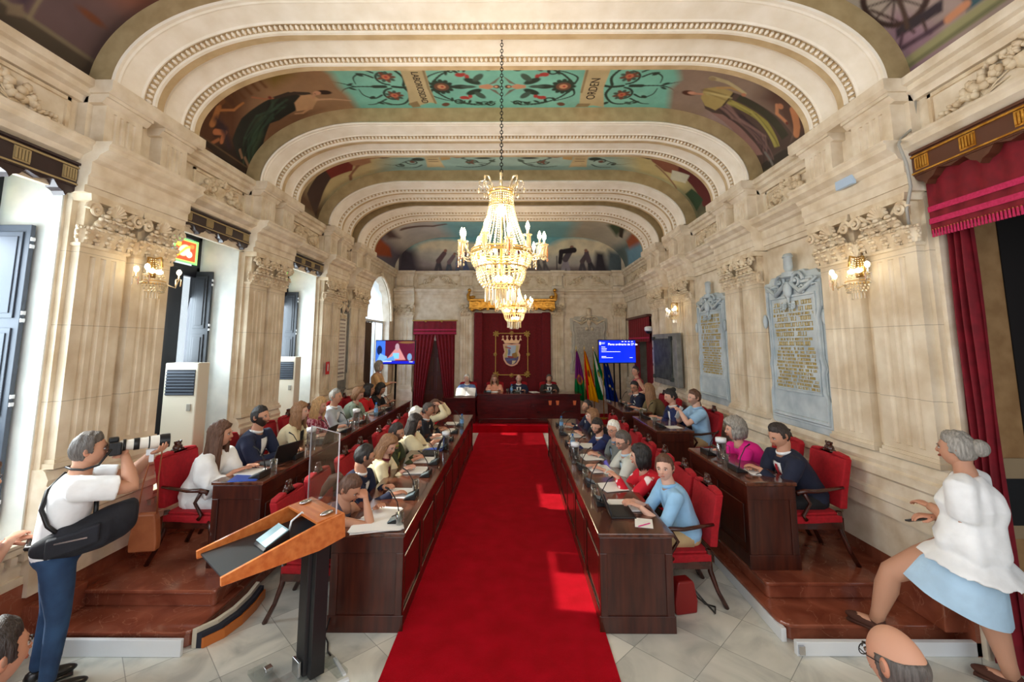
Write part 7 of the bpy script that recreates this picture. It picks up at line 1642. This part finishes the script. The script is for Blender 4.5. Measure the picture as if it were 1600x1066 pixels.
# woman in white stepping up on the right
def skirtR(root, hips, kn):
    mb = MB(); rows = []
    for t, cy, rx, ry, z0, sl in ((0,.0,.14,.13,.98,0), (.3,.02,.17,.17,.86,.01), (.55,.07,.22,.22,.75,.05), (1,.13,.25,.29,.56,.12)):
        rows.append([(rx*cos(a)*(1+.02*sin(a*7)), cy+ry*sin(a)*(1+.015*sin(a*9)), z0+sl*sin(a)*(.9)) for a in [2*pi*i/40 for i in range(40)]])
    mb.loft(rows, caps=False); mb.loft([[(x*.97, y*.97, z) for x, y, z in r] for r in rows], caps=False); mb.build('skirt', LSK, root, smooth=True)
wx, wy, wr = 3.20, 3.28, radians(34)
P('large woman in a white top and pale blue skirt stepping onto the right platform', wx, wy, 0, wr, head=(0,.02,1.57), yaw=.0, pitch=-.02, tone='b', hair='gr', style='bun', base=True, female=True, heavy=.85, top='loose', tmat=WHITE, sleeves='short', neck_open=True, legs='stand', hipz=.95, skirt=skirtR, knees=((-.11,.44,.60), (.11,-.02,.52)), feet=((-.12,.56,.21), (.12,-.10,.09)), handL=(.0,.18,1.06), handR=(.0,.20,1.13), hk='curl', elb=(.5,-1,-.6), shoes=SHOEBR, vox=.012, hres=4)
mb = MB(); mb.box(-.04,.04,-.085,.085,-.006,.006, Matrix.Translation((wx,wy,0)) @ rotz(wr) @ Matrix.Translation((-.02,.26,1.02)) @ Matrix.Rotation(.3,4,'Y') @ Matrix.Rotation(-.4,4,'X')); tag(mb.build('mobile_phone', BLACK, bevel=.004), 'dark phone held by the woman in the white top', 'phone')
# woman cut by the left edge
P('woman in a burgundy sleeveless dress cut off by the left edge', -3.44, 2.88, 0, radians(-12), head=(0,.03,1.44), tone='b', hair='br', style='bob', female=True, heavy=.35, top='dress', tmat=BURG, bmat=BURG, sleeves='none', neck_open=True, legs='stand', hipz=.88, knees=((.06,.0,.5), (-.06,.0,.5)), feet=((.06,0,.08), (-.06,0,.08)), handL=(.06,.20,1.04), handR=(-.02,.24,1.0), hk='curl', elb=(.6,-1,-.5))
# two heads of seated spectators in the foreground
P('dark-haired spectator whose head shows at the bottom left corner', -2.01, 1.78, 0, radians(-6), head=(0,.05,1.13), yaw=-.15, tone='b', hair='dk', style='short', top='shirt', tmat=DARKJ, bmat=BLK, hipz=.47, handL=(.15,.35,.62), handR=(-.15,.35,.62), hres=4)
P('bald spectator with glasses seen from behind at the bottom right', 1.44, 1.75, 0, radians(16), head=(0,.05,1.15), pitch=-.15, tone='b', hair='dg', style='bald', glasses=True, top='shirt', tmat=DARKJ, bmat=BLK, hipz=.45, handL=(.15,.35,.62), handR=(-.15,.35,.62), hres=4)

chair(-2.01, 1.72, 0, radians(2), 'red armchair under the dark-haired spectator at the bottom left, outside the picture')
chair(1.44, 1.69, 0, radians(16), 'red armchair under the bald spectator at the bottom right, outside the picture')
# ================================================================== things on the desks
W0 = [('RI', 4.45, 'the man in light blue'), ('RI', 5.02, 'the woman in red florals'), ('RI', 5.66, 'the man in the stone blazer'), ('RI', 6.32, 'the white-haired man in grey'), ('RI', 6.98, 'the bearded man in bright navy'), ('RI', 7.75, 'the fair-haired woman on the right'), ('RI', 8.55, 'the balding man in navy'),
      ('LI', 4.22, 'the ponytailed woman'), ('LI', 4.84, 'the man in dark navy on the left'), ('LI', 5.58, 'the woman in the cream blazer'), ('LI', 6.12, 'the man in dark green'), ('LI', 6.95, 'the woman in the cream blouse'), ('LI', 7.5, 'the pale grey-haired person'), ('LI', 8.1, 'the smiling short-haired man'), ('LI', 8.8, 'the person with raised hands'),
      ('LO', 4.60, 'the woman in puffy white'), ('LO', 5.30, 'the bearded man in dark blue'), ('LO', 6.15, 'the woman in the cream jacket'), ('LO', 6.80, 'the woman in pink plaid'), ('LO', 7.45, 'the man in light grey'), ('LO', 8.40, 'the woman in grey green'), ('LO', 9.0, 'the woman in bright red'),
      ('RO', 4.62, 'the man with the red tie'), ('RO', 5.30, 'the woman in magenta'), ('RO', 7.0, 'the man in the blue polo'), ('RO', 7.78, 'the woman with the high bun'), ('RO', 8.88, 'the woman in olive'), ('RO', 9.55, 'the man in navy at the far right')]
rr_ = random.Random(12)
for row, y, who in W0:
    z = .7705 if row in ('LI', 'RI') else 1.0405; sx = 1 if row in ('LI', 'LO') else -1; rz = E_ if sx > 0 else W_
    xm, xp, xg = {'LI': (-1.06, -1.22, -1.06), 'RI': (.85, 1.06, .82), 'LO': (-2.50, -2.66, -2.47), 'RO': (2.29, 2.46, 2.26)}[row]
    dy = -.10 if sx > 0 else .12
    item('mic', xm, y+dy-.04, z, rz, 'black gooseneck microphone unit in front of '+who)
    if row in ('LI', 'RI') or y != 5.30: paper(xp, y+rr_.uniform(-.04,.06), z, rz+rr_.uniform(-.3,.3), 'white papers in front of '+who, n=rr_.choice((2,3,4)), w=.30 if row in ('LI','RI') else .21, h=.21 if row in ('LO','RO') else .26)
    if rr_.random() < .75: item('glass', xg, y+dy+.16 if y+dy+.16 < 9.5 else y, z, 0, 'glass of water beside the microphone of '+who)
paper(-1.18, 3.98, .7705, .2, 'large spread of printed sheets at the near end of the left desk', 5, .42, .27); paper(1.13, 4.06, .7705, 1.2, 'single blank sheet at the near end of the right desk', 1, .2, .15)
item('glass', -.99, 3.98, .7705, 0, 'glass of water at the near end of the left desk'); item('laptop', .98, 4.30, .7705, W_, 'open laptop used by the man in light blue'); item('laptop', -2.62, 4.98, 1.0405, E_-.3, 'open black laptop near the front of the left platform desk'); item('laptop', -2.56, 5.92, 1.0405, E_, 'open black laptop in front of the woman in the cream jacket')
item('laptop', -1.22, 6.48, .7705, E_, 'closed-looking grey laptop between the man in dark green and the woman in cream')
item('jug', 2.27, 5.0, 1.0405, 0, 'clear water jug with white lid on the near right platform desk'); item('jug', -2.5, 5.55, 1.0405, 0, 'clear water jug with white lid on the near left platform desk'); item('jug', -2.5, 7.1, 1.0405, 0, 'clear water jug with white lid in the middle of the left platform desk'); item('jug', .80, 6.0, .7705, 0, 'clear water jug with white lid in the middle of the right desk'); item('jug', -1.02, 6.70, .7705, 0, 'clear water jug with white lid in the middle of the left desk')
item('bottle', -2.5, 8.1, 1.0405, 0, 'blue plastic bottle on the left platform desk'); item('bottle', -1.0, 8.55, .7705, 0, 'blue plastic water bottle far along the left desk'); item('bottle', .86, 6.72, .7705, 0, 'blue plastic water bottle on the right desk'); item('bottle', .86, 8.3, .7705, 0, 'blue plastic bottle far along the right desk')
for x in (-.75, .05, .9): item('mic', x, 12.35, .986, 0, 'black gooseneck microphone on the presiding table, '+('left' if x < -.5 else 'middle' if x < .5 else 'right'))
paper(-.58, 12.5, .986, 0, 'white sheet read by the woman in salmon', 3, .22, .2); paper(.55, 12.45, .986, .3, 'loose white papers between the bald man and the man on the right', 3); item('glass', -.2, 12.4, .986, 0, 'glass beside the bald man'); item('bottle', -.08, 12.35, .986, 0, 'plastic bottle in front of the bald man')
MAG = mat('blue_white_folder', S(50,90,190), .4); paper(-1.20, 6.72, .775, 1.4, 'blue and white brochure on the left desk by the woman in cream', 1, .2, .28, MAG, 'brochure', 'brochure', 'coloured folders'); paper(-2.60, 4.44, 1.0405, .3, 'blue folder on the near end of the left platform desk', 2, .24, .3, MAG, 'folder', 'folder', 'coloured folders'); paper(.98, 7.05, .773, 1.5, 'red folder under the arms of the bearded man in bright navy', 2, .22, .3, mat('red_folder', S(190,36,50), .5), 'folder', 'folder', 'coloured folders')
# pens
for x, y, z, c, l in ((1.12, 4.0, .772, mat('pink_pen', S(220,40,140), .4), 'pink pen beside the blank sheet on the right desk'), (2.44, 4.55, 1.045, BLACK, 'black pen in front of the man with the red tie')):
    mb = MB(); mb.tube([(-.07,0,.005), (.06,0,.005), (.07,0,.005)], [.004,.004,.001], 6); o = tag(mb.build('pen', c), l, 'pen'); o.location = (x, y, z+.002); o.rotation_euler = (0, 0, .5)
# open book
e = empty('open_book', (-1.36, 12.3, .885), 0, 'large open book propped on the side table', 'book'); T = Matrix.Rotation(radians(35), 4, 'X')
for sg in (-1, 1): mb = MB(); a, b = sorted((sg*.005, sg*.27)); mb.loft([[(x, y, .02+.02*sin(pi*abs(x)/.27)*1) for x in np.linspace(a, b, 9)]+[(x, y, 0) for x in np.linspace(b, a, 9)] for y in (0, .32)], M=T); mb.build('page_block', PAPER, e)
mb = MB(); mb.box(-.28, .28, -.01, .33, -.01, 0, T); mb.box(-.2,.2,.20,.24,.002,.10); mb.build('cover', mat('brown_cover', S(90,60,40), .5), e)
# handbags
LEA = mat('tan_leather', S(150,84,50), .45, col2=S(170,100,62))
e = empty('handbag', (-3.32, 4.16, .27), radians(10), 'tan leather handbag hanging from the near left armchair', 'bag')
mb = MB(); mb.loft([[(-.10*k,-.05,z), (.10*k,-.05,z), (.10*k,.03,z), (-.10*k,.03,z)] for z, k in ((.22,1.1), (.30,1.15), (.48,.95), (.54,.8))]); mb.build('pouch', LEA, e, bevel=.015)
mb = MB(); mb.tube([(-.08,-.01,.52), (-.06,.0,.8), (-.02,.04,1.12), (.03,.08,1.14), (.06,.0,.85), (.08,-.01,.52)], .009, 6, flat=.5); mb.build('strap', LEA, e, smooth=True)
e = empty('handbag', (1.48, 4.16, 0), .2, 'dark red handbag standing on the marble floor beside the right desk end', 'bag'); RL = mat('dark_red_leather', S(130,24,24), .4)
mb = MB(); mb.loft([[(-.10*k,-.06,z), (.10*k,-.06,z), (.10*k,.06,z), (-.10*k,.06,z)] for z, k in ((.002,1), (.1,1.1), (.24,.85), (.27,.7))]); mb.build('pouch', RL, e, bevel=.015)
mb = MB(); mb.tube([(.08,-.03,.2), (.16,-.06,.1), (.24,-.10,.012), (.30,-.02,.012), (.24,.04,.012), (.14,.0,.1), (.08,.03,.2)], .008, 6); mb.build('strap', SHOEB, e, smooth=True)
# fair sheet in the hands of the man in the polo
mb = MB(); mb.box(-.07,.07,-.003,.003,-.10,.10, Matrix.Translation((2.62,7.18,1.24)) @ Matrix.Rotation(.5,4,'Y') @ rotz(.8)); tag(mb.build('paper_sheet', PAPER), 'folded white sheet held by the man in the light blue polo', 'paper')
# ================================================================== camera, light
f_, cx_, cy_, yh_, xv_ = 685., 800., 455., 537., 804.
th_ = math.atan((yh_-cy_)/f_); psi_ = math.atan((xv_-cx_)/(f_/cos(th_)))
cam = bpy.data.cameras.new('camera'); co = bpy.data.objects.new('camera', cam); COL.objects.link(co)
cam.sensor_width = 36; cam.lens = 36*f_/1600; cam.shift_x = 0; cam.shift_y = -(533-cy_)/1600
co.location = (0, 0, 2.33); co.rotation_euler = Euler((pi/2+th_, 0, psi_), 'XYZ')
cam.clip_start = .05
SC.camera = co
SC.view_settings.view_transform = 'Standard'; SC.view_settings.look = 'None'; SC.view_settings.gamma = 1; SC.view_settings.exposure = 0.62
w = bpy.data.worlds.new('world'); SC.world = w; w.use_nodes = True
w.node_tree.nodes["Background"].inputs[0].default_value = (.86, .93, 1, 1); w.node_tree.nodes["Background"].inputs[1].default_value = .75
def area(name, loc, d, sx, sy, e, col):
    l = bpy.data.lights.new(name, 'AREA'); l.shape = 'RECTANGLE'; l.size = sx; l.size_y = sy; l.energy = e; l.color = col
    o = bpy.data.objects.new(name, l); COL.objects.link(o); o.location = loc
    o.rotation_euler = Vector(d).to_track_quat('-Z', 'Z').to_euler(); return o
def point(name, loc, e, col, r=.1):
    l = bpy.data.lights.new(name, 'POINT'); l.energy = e; l.color = col; l.shadow_soft_size = r
    o = bpy.data.objects.new(name, l); COL.objects.link(o); o.location = loc; return o
for y, s, e in ((2.7, 1.5, 75), (5.4, .9, 60), (7.7, 1.1, 60), (12.15, 1.9, 45)):
    area('window_daylight', (-4.44 if y < 9 else -4.7, y, 2.5), (1, 0, -.15), s, 2.5, e*1.75, (.84, .93, 1))
# added soft fill for the hall, from an unseen spot behind the camera
area('rear_fill', (-.2, -1.3, 3.0), (0, 1, -.06), 6.5, 2.6, 75, (1, .97, .94))
WARM = (1, .80, .56)
for y in (4.2, 10.0):
    point('chandelier_glow', (-.13, y, 3.45), 75, WARM, .35)
sun = bpy.data.lights.new('sun', 'SUN'); sun.energy = 5; sun.angle = radians(.6); sun.color = (1, .95, .86)
so = bpy.data.objects.new('sun', sun); COL.objects.link(so); so.rotation_euler = Vector((4.5, -.6, -3.2)).to_track_quat('-Z', 'Y').to_euler()
cy = SC.cycles
try:
    cy.max_bounces = 8; cy.diffuse_bounces = 4; cy.glossy_bounces = 4; cy.transmission_bounces = 6; cy.transparent_max_bounces = 16
    cy.use_denoising = True; cy.sample_clamp_indirect = 6; cy.caustics_reflective = False; cy.caustics_refractive = False
except Exception: pass
